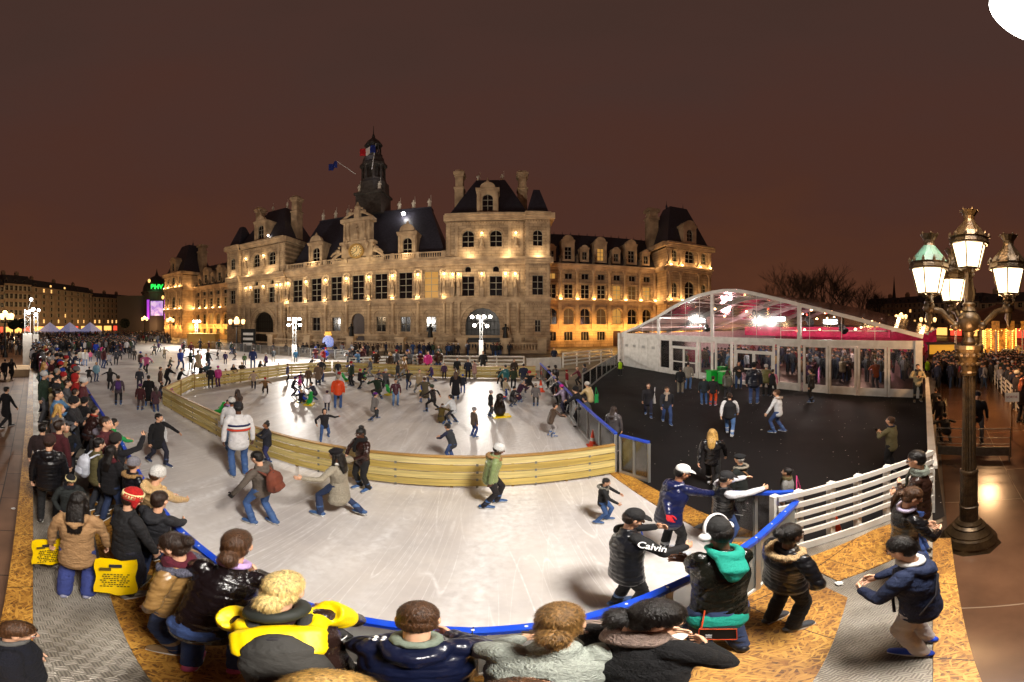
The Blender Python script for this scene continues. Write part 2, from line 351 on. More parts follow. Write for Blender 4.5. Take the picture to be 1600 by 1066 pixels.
# ------------------------------------------------------------------ mesh helpers
class MB:
    def __init__(s): s.v = []; s.f = []; s.m = []; s.mi = 0
    def add(s, vs, fs):
        k = len(s.v); s.v += [tuple(v) for v in vs]
        for f in fs: s.f.append(tuple(i+k for i in f)); s.m.append(s.mi)
    def box(s, x0, x1, y0, y1, z0, z1, T=None):
        vs = [(x0, y0, z0), (x1, y0, z0), (x1, y1, z0), (x0, y1, z0), (x0, y0, z1), (x1, y0, z1), (x1, y1, z1), (x0, y1, z1)]
        if T is not None: vs = [T @ Vector(v) for v in vs]
        s.add(vs, [(0, 3, 2, 1), (4, 5, 6, 7), (0, 1, 5, 4), (1, 2, 6, 5), (2, 3, 7, 6), (3, 0, 4, 7)])
    def beam(s, a, b, w, h, up=(0, 0, 1)):
        """rectangular bar from a to b (centre line)"""
        a = Vector(a); b = Vector(b); d = (b-a); L = d.length
        if L < 1e-6: return
        d /= L; u = Vector(up); r = d.cross(u)
        if r.length < 1e-4: r = d.cross(Vector((1, 0, 0)))
        r.normalize(); u = r.cross(d)
        vs = [p + r*i*w/2 + u*j*h/2 for p in (a, b) for (i, j) in ((-1, -1), (1, -1), (1, 1), (-1, 1))]
        s.add(vs, [(0, 1, 2, 3), (7, 6, 5, 4), (0, 4, 5, 1), (1, 5, 6, 2), (2, 6, 7, 3), (3, 7, 4, 0)])
    def tube(s, pts, rs, n=10, cap=True):
        pts = [Vector(p) for p in pts]
        if not hasattr(rs, '__len__'): rs = [rs]*len(pts)
        k = len(s.v); prev = None
        for i, p in enumerate(pts):
            d = (pts[min(i+1, len(pts)-1)]-pts[max(i-1, 0)]).normalized()
            if prev is None:
                r = d.cross(Vector((0, 0, 1)))
                if r.length < .05: r = Vector((1, 0, 0))
            else: r = prev
            r = (r-d*r.dot(d)).normalized(); prev = r; u = d.cross(r)
            for j in range(n):
                a = 2*pi*j/n; s.v.append(tuple(p+r*cos(a)*rs[i]+u*sin(a)*rs[i]))
        for i in range(len(pts)-1):
            for j in range(n):
                s.f.append((k+i*n+j, k+i*n+(j+1) % n, k+(i+1)*n+(j+1) % n, k+(i+1)*n+j)); s.m.append(s.mi)
        if cap:
            s.f.append(tuple(k+j for j in range(n))[::-1]); s.m.append(s.mi)
            s.f.append(tuple(k+(len(pts)-1)*n+j for j in range(n))); s.m.append(s.mi)
    def lathe(s, prof, n=16, c=(0, 0, 0), flute=0, phase=0):
        k = len(s.v); c = Vector(c)
        for (r, z) in prof:
            for j in range(n):
                a = 2*pi*(j+phase)/n; rr = r*(1-(flute if j % 2 else 0))
                s.v.append((c.x+rr*cos(a), c.y+rr*sin(a), c.z+z))
        for i in range(len(prof)-1):
            for j in range(n):
                s.f.append((k+i*n+j, k+i*n+(j+1) % n, k+(i+1)*n+(j+1) % n, k+(i+1)*n+j)); s.m.append(s.mi)
        s.f.append(tuple(k+j for j in range(n))[::-1]); s.m.append(s.mi)
        s.f.append(tuple(k+(len(prof)-1)*n+j for j in range(n))); s.m.append(s.mi)
    def poly(s, pts): s.add(pts, [tuple(range(len(pts)))])
    def prism(s, pts, z0, z1):
        n = len(pts)
        vs = [(p[0], p[1], z0) for p in pts]+[(p[0], p[1], z1) for p in pts]
        fs = [tuple(range(n))[::-1], tuple(range(n, 2*n))]+[(i, (i+1) % n, n+(i+1) % n, n+i) for i in range(n)]
        s.add(vs, fs)
    def sphere(s, c, r, n=12, m=8, sq=(1, 1, 1)):
        prof = []
        k = len(s.v); c = Vector(c)
        for i in range(m+1):
            t = pi*i/m
            for j in range(n):
                a = 2*pi*j/n
                s.v.append((c.x+r*sq[0]*sin(t)*cos(a), c.y+r*sq[1]*sin(t)*sin(a), c.z-r*sq[2]*cos(t)))
        for i in range(m):
            for j in range(n):
                s.f.append((k+i*n+j, k+i*n+(j+1) % n, k+(i+1)*n+(j+1) % n, k+(i+1)*n+j)); s.m.append(s.mi)
    def mesh(s, name, mats, smooth=False):
        me = bpy.data.meshes.new(name)
        me.from_pydata(s.v, [], s.f)
        for m in (mats if isinstance(mats, (list, tuple)) else [mats]): me.materials.append(m)
        if any(s.m): me.polygons.foreach_set('material_index', s.m)
        if smooth:
            me.polygons.foreach_set('use_smooth', [True]*len(me.polygons))
            try: me.set_sharp_from_angle(angle=R(38))
            except Exception: pass
        me.update()
        return me
    def build(s, name, mats, parent=None, smooth=False, loc=None, rz=0):
        return link(name, s.mesh(name, mats, smooth), parent, loc, rz)

def link(name, me, parent=None, loc=None, rz=0):
    o = bpy.data.objects.new(name, me); col.objects.link(o)
    if parent is not None: o.parent = parent
    if loc is not None: o.location = loc
    if rz: o.rotation_euler = (0, 0, rz)
    return o
def empty(name, loc=(0, 0, 0), rz=0, label=None, cat=None, group=None, kind=None):
    o = bpy.data.objects.new(name, None); col.objects.link(o); o.location = loc; o.rotation_euler = (0, 0, rz)
    o.empty_display_size = .1
    return tag(o, label, cat, group, kind)
def tag(o, label=None, cat=None, group=None, kind=None):
    if label: o['label'] = label
    if cat: o['category'] = cat
    if group: o['group'] = group
    if kind: o['kind'] = kind
    return o
KIDS = {}
def copy_tree(o, parent=None):
    c = o.copy(); col.objects.link(c)
    if parent is not None: c.parent = parent
    for ch in [x for x in o.children]: copy_tree(ch, c)
    return c
def at(px, D, z):
    f = (px-X0)/KH
    return Vector((D*sin(f), D*cos(f), z))
# ------------------------------------------------------------------ ground, ice, decks
def sheet(name, pts, z, m, thick=0.0, **kw):
    b = MB()
    if thick: b.prism(pts, z-thick, z)
    else: b.poly([(p[0], p[1], z) for p in pts])
    return tag(b.build(name, m), kind='structure', **kw)

GZ = -.5
sheet('ground', [(-600, -300), (600, -300), (600, 700), (-600, 700)], GZ, M_ground)
RAIL = [(-60, 10.6), (-35, 7.0), (-14, 4.0), (-6, 2.55), (-2.96, 1.84), (-2.08, 1.73), (-.95, 1.66), (-.17, 1.70), (.39, 1.80), (1.07, 2.0), (2.15, 2.26), (3.1, 2.55)]
ICE = RAIL+[(2.5, 7.0), (2.3, 21.9), (-13.5, 22.2), (-13.5, 29), (-75, 31.5), (-85, 14)]
sheet('rink_base', [(-85, 13.9), (-60, 10.5), (-14, 3.9), (-3, 1.8), (0, 1.6), (3.2, 2.4), (5.2, 1.3), (15.6, 4.3), (45, 12), (40, 36), (-75, 32)], -.03, M_stone_d, .46)
sheet('ice', ICE, 0.0, M_ice)
sheet('rubber_matting', [(2.62, 6.9), (2.5, 12), (3.9, 17.3), (9.8, 27.6), (15.6, 4.6), (5.35, 1.3), (3.35, 2.62)], .006, M_mat)
# sill board between the ice and the matting
b = MB(); b.prism([(2.3, 7.2), (2.68, 7.0), (3.55, 2.7), (3.05, 2.6)], .001, .03)
tag(b.build('threshold_board', M_osb), kind='structure')
UL = Vector((-sin(1.433), cos(1.433))); UR = Vector((sin(1.295), cos(1.295)))
NL = Vector((-UL.y, UL.x)); NR = Vector((UR.y, -UR.x))
if NL.y > 0: NL = -NL
DZ = .35
deck = [tuple(UL*.0), tuple(UR*5.45)]+[(5.2, 1.55), (4.2, 2.2)]+RAIL[::-1][0:]+[(-60, 8.3)]
sheet('deck_plating', deck, DZ, M_plate, .33)
sheet('deck_boards', RAIL[3:11]+[(2.75, 2.42), (2.54, 1.50), (1.29, .96), (.5, .62), (-.6, .60), (-1.56, .8), (-4.6, 1.5), (-6, 1.9)], DZ+.018, M_osb, .017)
sheet('deck_boards', [(2.78, 1.75), (2.9, 2.36), (4.1, 2.0), (5.05, 1.5), (4.1, 1.2)], DZ+.018, M_osb, .017)
for U, N, w, l, z1 in ((UL, NL, .25, 62, DZ+.03), (UR, NR, .24, 4.3, DZ+.03)):
    b = MB()
    p = [U*0.0+N*.004, U*l+N*.004, U*l+N*w, U*0.0+N*w]
    b.prism([tuple(q) for q in p], GZ+.0, z1)
    tag(b.build('deck_edge', M_osb), kind='structure')
# pavements either side
pl = [tuple(UL*3-UL*6+NL*.26), tuple(UL*70+NL*.26), tuple(UL*70+NL*40), tuple(-UL*4+NL*40)]
sheet('pavement', pl, GZ+.02, M_pave_l, .019)
pr = [tuple(NR*.26-UR*2), tuple(UR*5.6+NR*.26), tuple(UR*60+NR*.26), tuple(UR*60+NR*50), tuple(-UR*2+NR*50)]
sheet('pavement', pr, GZ+.024, M_pave_r, .019)

# ------------------------------------------------------------------ barriers
def polyline_pts(pts, step):
    out = [Vector(pts[0])]; 
    for a, b2 in zip(pts[:-1], pts[1:]):
        a = Vector(a); b2 = Vector(b2); n = max(1, round((b2-a).length/step))
        out += [a+(b2-a)*i/n for i in range(1, n+1)]
    return out

M_ink = mat('ink', '26242a', .7)
# blue-capped spectator barrier of the outer rink
rb = empty('rink_barrier', (0, 0, 0), label='long blue-capped rink barrier that the spectators lean on', cat='barrier')
cap = MB()
for a, c in zip(RAIL[:-1], RAIL[1:]):
    cap.beam((*a, 1.33), (*c, 1.33), .07, .05)
ptsr = polyline_pts(RAIL[3:], .35)
cap.mi = 1
for p in ptsr: cap.lathe([(.011, 0), (.011, .006), (.004, .008)], 6, (p.x, p.y, 1.355))
cap.mi = 2
for p in polyline_pts(RAIL, 1.2)[1:-1]: cap.box(p.x-.003, p.x+.003, p.y-.038, p.y+.038, 1.303, 1.3562)
cap.build('rail', [M_bluecap, M_white, M_ink], rb)
pan = MB(); kick = MB()
for a, c in zip(RAIL[:-1], RAIL[1:]):
    pan.beam((*a, .86), (*c, .86), .012, .86); kick.beam((*a, .21), (*c, .21), .04, .40)
pan.build('panel', M_milky, rb); kick.build('kick_board', M_white, rb)
for p in polyline_pts(RAIL, 2.4):
    b = MB(); b.box(p.x-.03, p.x+.03, p.y-.03, p.y+.03, 0.0, 1.305); b.build('post', M_alu, rb)

M_plank = mat('pine_board', 'c9ab5c', .5, objcolor=True, noise=(2.2, .62, .8, (.5, .5, 9)), bump=(30, .25, (1, 1, 6)))
def wood_barrier(pts, label, h=.84, n=4, step=2.2, gap=.028):
    e = empty('wooden_barrier', (0, 0, 0), label=label, cat='barrier', group='pine board barriers round the small rink')
    bh = (h-.06)/n
    for i in range(n):
        b = MB()
        for a, c in zip(pts[:-1], pts[1:]):
            b.beam((*a, .06+bh*(i+.5)), (*c, .06+bh*(i+.5)), .045, bh-gap)
        b.build('board', M_plank, e).color = (*lin(('d9c47e', 'cbb263', 'e0cd8c', 'c2a758')[(i*3+len(pts)) % 4]), 1)
    b = MB()
    for a, c in zip(pts[:-1], pts[1:]): b.beam((*a, h+.018), (*c, h+.018), .10, .03)
    b.build('top_board', M_plank, e).color = (*lin('b58a45'), 1)
    br = MB()
    for p, q in zip(polyline_pts(pts, step)[:-1], polyline_pts(pts, step)[1:]):
        d = (q-p).normalized(); nn = Vector((d.y, -d.x))
        b = MB(); c = p+d*.1; b.box(c.x-.03, c.x+.03, c.y+.03, c.y+.09, .0, h); b.build('post', M_plank, e).color = (*lin('9a7a40'), 1)
        for i in range(n):
            c = (p+q)/2; z = .06+bh*i; br = MB()
            br.beam((c.x+nn.x*.026, c.y+nn.y*.026, z-.03), (c.x+nn.x*.026, c.y+nn.y*.026, z+.03), .05, .01, (nn.x, nn.y, 0)); br.build('bracket', M_steel, e)
    return e
wood_barrier([(-12.5, 7.35), (-8.6, 6.72), (-7.2, 6.45), (-4.8, 6.35), (-3.3, 6.4), (-1.2, 6.6), (.05, 6.75), (1.2, 6.9), (2.42, 7.05)],
             'curved pine board barrier with a white notice, between the skating lane and the small rink')
wood_barrier([(-12.55, 7.4), (-14.9, 10.6), (-14.7, 14), (-14.2, 18.5), (-12.4, 21.2)], 'pine board barrier with light gaps, between the large ice and the small rink')
wood_barrier([(-12.3, 21.3), (-8, 21.7), (2.0, 21.9)], 'straight pine board barrier below the white rail fence at the back of the small rink')
# small white notice on the near barrier
def text_obj(name, s, size, m, loc, rot, parent=None, extrude=.002, align='CENTER', bold=0):
    c = bpy.data.curves.new(name, 'FONT'); c.body = s; c.size = size; c.extrude = extrude; c.align_x = align; c.align_y = 'CENTER'
    c.offset = bold
    c.materials.append(m); o = bpy.data.objects.new(name, c); col.objects.link(o); o.location = loc; o.rotation_euler = rot
    if parent is not None: o.parent = parent
    return o
M_paper = mat('paper', 'e8e5dd', .7)
M_ink = mat('ink', '26242a', .7)
nb = empty('notice', (-7.6, 6.47, .55), R(-10), 'small white notice fixed to the curved pine barrier', 'notice')
b = MB(); b.box(-.13, .13, -.008, 0, -.1, .1); b.build('sheet', M_paper, nb)
b = MB()
for i in range(5): b.box(-.1, .1-.03*(i % 2), -.0095, -.0085, .06-.03*i, .068-.03*i)
b.build('writing', M_ink, nb)

# clear barrier with a blue cap on the matting side
def glass_barrier(pts, label, h=1.1, step=1.25, cap_upto=99, name='glass_barrier'):
    e = empty(name, (0, 0, 0), label=label, cat='barrier')
    c = MB(); pn = MB(); k = MB()
    for i, (a, d) in enumerate(zip(pts[:-1], pts[1:])):
        c.beam((*a, h), (*d, h), .08, .05)
        pn.beam((*a, h/2+.02), (*d, h/2+.02), .01, h-.12); k.beam((*a, .06), (*d, .06), .05, .1)
    c.build('rail', M_bluecap if cap_upto else M_alu, e); pn.build('panel', M_plexi, e); k.build('base_rail', M_alu, e)
    for p in polyline_pts(pts, step):
        b = MB(); b.box(p.x-.028, p.x+.028, p.y-.028, p.y+.028, 0.008, h-.026); b.build('post', M_alu, e)
    return e
glass_barrier([(2.50, 7.2), (2.4, 12), (2.28, 21.7)], 'clear panelled barrier with blue cap between small rink and black matting')
glass_barrier([(2.56, 7.05), (2.95, 6.35)], 'narrow blue-capped gate post panel at the end of the curved pine barrier', name='rink_gate', step=.35)
glass_barrier([(2.78, 3.75), (3.6, 3.0)], 'short blue-capped gate panel beside the man in the red gloves', name='rink_gate', step=.45)
glass_barrier([(3.95, 16.6), (6.4, 21.3), (9.4, 26.6)], 'grey crowd fence running from the small rink to the marquee', cap_upto=0, step=1.6, name='crowd_fence')

def rail_fence(pts, label, h=1.2, base=0.0, n=4, step=2.2, name='white_rail_fence', m=None, bh=.12, group=None, solid=.0, bt=.035):
    m = m or M_white
    e = empty(name, (0, 0, 0), label=label, cat='fence', group=group)
    for i in range(n):
        z = base+h-bh/2-(h-solid-bh)/(n-.2)*i; b = MB()
        for a, c in zip(pts[:-1], pts[1:]): b.beam((a[0], a[1], z), (c[0], c[1], z), bt, bh)
        b.build('board', m, e)
    if solid:
        b = MB()
        for a, c in zip(pts[:-1], pts[1:]): b.beam((a[0], a[1], base+solid/2-.02), (c[0], c[1], base+solid/2-.02), bt*.9, solid-.03)
        b.build('kick_board', m, e)
    for p in polyline_pts(pts, step):
        b = MB(); b.box(p.x-.05, p.x+.05, p.y+.02, p.y+.1, base, base+h-.01); b.build('post', m, e)
    return e
# the white board fence that curves round the matting, then runs straight to the marquee
rail_fence([(2.85, 2.62), (3.15, 2.50), (3.6, 2.32), (4.0, 2.14), (4.5, 1.92), (5.0, 1.68), (5.35, 1.5)],
           'curved white board fence between the matting and the woman in the black coat', h=1.14, base=.37, n=5, step=1.25, solid=.17, bh=.085)
e = empty('white_wall_fence', (0, 0, 0), label='low white wall running straight from the curved fence to the marquee corner', cat='fence')
b = MB(); b.beam((5.4, 1.52, .55), (15.1, 4.55, .55), .07, 1.06); b.build('panel', M_white, e)
b = MB(); b.beam((5.4, 1.52, 1.12), (15.1, 4.55, 1.12), .16, .06); b.build('top_board', M_white, e)
rail_fence([(-9, 25.2), (1.4, 25.2)], 'long white rail fence behind the small rink, either side of the floodlight mast', h=1.25, base=GZ+.5)
b = MB(); b.beam((1.6, 25.2, .55), (4.4, 25.9, .55), .06, 1.0)
tag(b.build('white_barrier', M_white), 'plain white solid barrier panel between the two white rail fences', 'barrier')
rail_fence([(4.6, 26.0), (9.9, 29.6)], 'white rail fence that climbs towards the marquee corner', h=1.3, base=.1, n=4, step=1.6)
rail_fence([(-13.4, 28.6), (-30, 29.4), (-46, 30.3)], 'grey metal crowd fence along the far side of the large ice', h=1.1, base=0, n=7, step=1.5, name='crowd_fence', m=M_alu, bh=.04, bt=.03)
rail_fence([(-11.6, 22.6), (-9.2, 25.0)], 'short white fence at the corner behind the small rink', h=1.1, base=0, n=4, step=1.2)

# ------------------------------------------------------------------ the long Renaissance town hall
FC, FY = -25.0, 52.0
hall = empty('city_hall', (FC, FY, GZ), label='long floodlit Renaissance city hall with clock gable, slate roofs and bell tower', cat='city hall')
def arch_pts(uc, w, zt, n=8):
    r = w/2; zs = zt-r
    return [(uc-r*cos(pi*i/n), zs+r*sin(pi*i/n)) for i in range(n+1)]
def wall(mb, u0, u1, z0, z1, y, ops, depth=.45, T=None):
    """front wall sheet with real openings and reveals; ops = (uc, w, zb, zt, arched)"""
    xs = sorted({u0, u1} | {o[0]-o[1]/2 for o in ops} | {o[0]+o[1]/2 for o in ops})
    zs = sorted({z0, z1} | {o[2] for o in ops} | {o[3] for o in ops})
    X = (lambda v: v) if T is None else (lambda v: T @ Vector(v))
    for i in range(len(xs)-1):
        for j in range(len(zs)-1):
            cx = (xs[i]+xs[i+1])/2; cz = (zs[j]+zs[j+1])/2
            if any(abs(cx-o[0]) < o[1]/2 and o[2] < cz < o[3] for o in ops): continue
            mb.add([X((xs[i], y, zs[j])), X((xs[i+1], y, zs[j])), X((xs[i+1], y, zs[j+1])), X((xs[i], y, zs[j+1]))], [(0, 1, 2, 3)])
    for (uc, w, zb, zt, ar) in ops:
        a, c = uc-w/2, uc+w/2; y2 = y+depth
        if ar:
            ap = arch_pts(uc, w, zt)
            loop = [(a, zb)]+ap+[(c, zb)]
            for k in range(len(ap)-1):     # spandrels
                p, q = ap[k], ap[k+1]
                cornr = (a, zt) if (p[0]+q[0])/2 < uc else (c, zt)
                mb.add([X((p[0], y, p[1])), X((q[0], y, q[1])), X((cornr[0], y, cornr[1]))], [(0, 1, 2)])
        else: loop = [(a, zb), (a, zt), (c, zt), (c, zb)]
        for k in range(len(loop)):
            p, q = loop[k], loop[(k+1) % len(loop)]
            mb.add([X((p[0], y, p[1])), X((p[0], y2, p[1])), X((q[0], y2, q[1])), X((q[0], y, q[1]))], [(0, 1, 2, 3)])
WM = {}
def win_meshes(w, h, arch, nx=2, nz=3):
    k = (round(w, 2), round(h, 2), arch, nx, nz)
    if k in WM: return WM[k]
    f = MB(); g = MB(); t = .09
    outline = ([(-w/2, 0)]+[(x, z) for x, z in arch_pts(0, w, h)]+[(w/2, 0)]) if arch else [(-w/2, 0), (-w/2, h), (w/2, h), (w/2, 0)]
    g.poly([(x, .05, z) for x, z in outline])
    for p, q in zip(outline, outline[1:]+outline[:1]):
        f.beam((p[0], 0, p[1]), (q[0], 0, q[1]), .1, t*1.3, (0, 1, 0))
    for i in range(1, nx):
        f.box(-w/2+w*i/nx-t/2, -w/2+w*i/nx+t/2, -.04, .04, 0, h-.02)
    for j in range(1, nz):
        z = h*j/nz
        f.box(-w/2+.03, w/2-.03, -.035, .035, z-t/2, z+t/2)
    WM[k] = (f, g); WM[k] = (f.mesh('window', M_frame), {n: g.mesh('pane', m) for n, m in (('d', M_glassd), ('l', M_glasslit), ('m', M_glassdim))})
    return WM[k]
def put_window(x, y, z, w, h, arch, lit='d', parent=None, nx=2, nz=3, name='window', rz=0):
    fm, gm = win_meshes(w, h, arch, nx, nz)
    o = link(name, fm, parent or hall, (x, y, z), rz)
    link('pane', gm[lit], o)
    return o
def wall_lights(x, y, z, e, c=WARM, size=.06):
    return light('POINT', 'uplight', (FC+x, FY+y, GZ+z), e*3.7, c, size)

M_lampglow = mat('lamp_glow', 'fff0d0', .4, emit='ffd38a', estr=14)
M_lampwhite = mat('lamp_white', 'ffffff', .4, emit='fff6ea', estr=60)
M_lantern = mat('lantern_glass', 'fff0d0', .4, emit='ffdfae', estr=5)

# carved figure in drapery: shared mesh for niches and roofs
def figure_mesh(name, m, arm=False):
    b = MB()
    b.lathe([(.28, 0), (.33, .08), (.27, .5), (.22, .9), (.2, 1.05), (.25, 1.3), (.24, 1.45), (.1, 1.52), (.08, 1.58)], 10)
    b.sphere((0, -.02, 1.72), .13, 8, 6, (1, 1, 1.2))
    b.tube([(-.24, 0, 1.4), (-.33, -.05, 1.12), (-.18, -.22, 1.0)], [.08, .07, .05], 6)
    b.tube([(.24, 0, 1.4), (.34, -.05, 1.15), (.3, -.2, 1.35 if arm else .95)], [.08, .07, .05], 6)
    if arm: b.tube([(.32, -.2, .2), (.3, -.2, 2.5)], [.025, .025], 5)
    return b.mesh(name, m, True)
FIG = figure_mesh('statue', M_stone); FIGR = figure_mesh('roof_statue', mat('pale_stone', 'cfc4b0', .8), True); FIGDK = figure_mesh('statue', M_stone_d)

def pilaster(mb, u, y, z0, z1, w=.55, d=.22):
    mb.box(u-w/2-.08, u+w/2+.08, y-d-.06, y+.02, z0, z0+.35)
    mb.lathe([(w/2, z0+.35), (w/2*.98, z0+(z1-z0)*.4), (w/2*.84, z1-.45)], 10, (u, y-d*.6, 0))
    mb.box(u-w/2-.06, u+w/2+.06, y-d-.08, y+.02, z1-.45, z1-.22); mb.box(u-w/2-.12, u+w/2+.12, y-d-.14, y+.02, z1-.22, z1)
def band(mb, u0, u1, y, z, h, out, yb=.02):
    """moulded string course: three stepped slabs"""
    mb.box(u0-.02, u1+.02, y-out*.45, y+yb, z, z+h*.35)
    mb.box(u0-.04, u1+.04, y-out*.7, y+yb, z+h*.35, z+h*.7)
    mb.box(u0-.06, u1+.06, y-out, y+yb, z+h*.7, z+h)
def dentils(mb, u0, u1, y, z, s=.45, h=.22, d=.22):
    n = max(1, int((u1-u0)/s))
    for i in range(n):
        c = u0+(u1-u0)*(i+.5)/n
        mb.box(c-s*.27, c+s*.27, y-d, y+.01, z, z+h)

W_ = MB(); TR = MB(); BAL = MB()
# --- central body, seven bays
bays = [4.35*k for k in range(-3, 4)]
y0 = 0.0
ops = []
for k, u in zip(range(-3, 4), bays):
    if k == 0 or k == 1:
        pass
    if k == 0: ops.append((u, 2.5, .4, 6.2, True))
    else: ops.append((u, 1.7, 2.9, 5.5, False))
    ops.append((u, 2.3, 8.7, 13.3, False))
wall(W_, -15.6, 15.6, 0, 14.9, y0, ops)
for k, u in zip(range(-3, 4), bays):
    if k:
        put_window(u, y0+.3, 2.9, 1.7, 2.6, False, nz=2)
        # blind arch over the ground-floor window
        ap = arch_pts(u, 2.7, 6.9, 10)
        for p, q in zip(ap[:-1], ap[1:]): TR.beam((p[0], y0-.04, p[1]), (q[0], y0-.04, q[1]), .12, .22, (0, 1, 0))
        for s in (-1, 1): TR.box(u+s*1.35-.12, u+s*1.35+.12, y0-.08, y0+.01, 2.4, 5.5)
        TR.sphere((u, y0-.02, 1.3), .34, 10, 6, (1.2, .2, .8))
    else:
        b = MB(); b.poly([(u+x, y0+.38, z) for x, z in [(-1.25, .4)]+[(a-u, c) for a, c in arch_pts(u, 2.5, 6.2)]+[(1.25, .4)]])
        for s in (-1, 1):
            for zz in (1.0, 2.6, 4.0): b.box(u+s*.6-.42, u+s*.6+.42, y0+.33, y0+.375, zz, zz+1.2)
        b.build('door', M_door, hall)
    put_window(u, y0+.3, 8.7, 2.3, 4.6, False, nx=3 if False else 2, nz=4, lit='l' if k == 3 else 'd')
for k in range(-4, 4):
    u = 4.35*k+2.175
    if abs(u) > 15.4: continue
    pilaster(TR, u, y0, 2.4, 8.2)
    # niche pedestal, canopy and statue
    TR.box(u-.38, u+.38, y0-.5, y0+.01, 8.72, 9.0); TR.box(u-.28, u+.28, y0-.35, y0+.01, 8.5, 8.72)
    TR.box(u-.5, u+.5, y0-.18, y0+.01, 9.0, 9.2); TR.box(u-.3, u+.3, y0-.6, y0-.01, 9.2, 10.3)
    for s in (-1, 1): TR.box(u+s*.58-.1, u+s*.58+.1, y0-.22, y0+.01, 9.0, 12.9)
    TR.box(u-.72, u+.72, y0-.32, y0+.01, 12.9, 13.1)
    ap = arch_pts(u, 1.3, 13.75, 6)
    for p, q in zip(ap[:-1], ap[1:]): TR.beam((p[0], y0-.16, p[1]), (q[0], y0-.16, q[1]), .36, .14, (0, 1, 0))
    link('statue', FIG, hall, (u, y0-.34, 10.32))
    b = MB(); b.sphere((u, y0-.2, 12.75), .17, 8, 6); b.build('niche_lamp', M_lampglow, hall)
    wall_lights(u, y0-.75, 12.6, 26, (1, .78, .48), .08)
    wall_lights(u, y0-.8, 8.85, 18, (1, .74, .42), .08)
band(TR, -15.5, 15.5, y0, 2.0, .4, .4); band(TR, -15.5, 15.5, y0, 7.9, .75, .55); band(TR, -15.5, 15.5, y0, 14.2, 1.2, .9)
for u in np.arange(-15.2, 15.21, .38):       # balustrade
    BAL.lathe([(.07, 0), (.11, .25), (.06, .55), (.09, .75)], 6, (float(u), y0-.35, 15.75))
BAL.box(-15.6, 15.6, y0-.55, y0-.15, 15.4, 15.74); BAL.box(-15.6, 15.6, y0-.5, y0-.2, 16.5, 16.68)
for u in [4.35*k+2.175 for k in range(-4, 4)]: BAL.box(u-.3, u+.3, y0-.56, y0-.14, 15.74, 16.75)

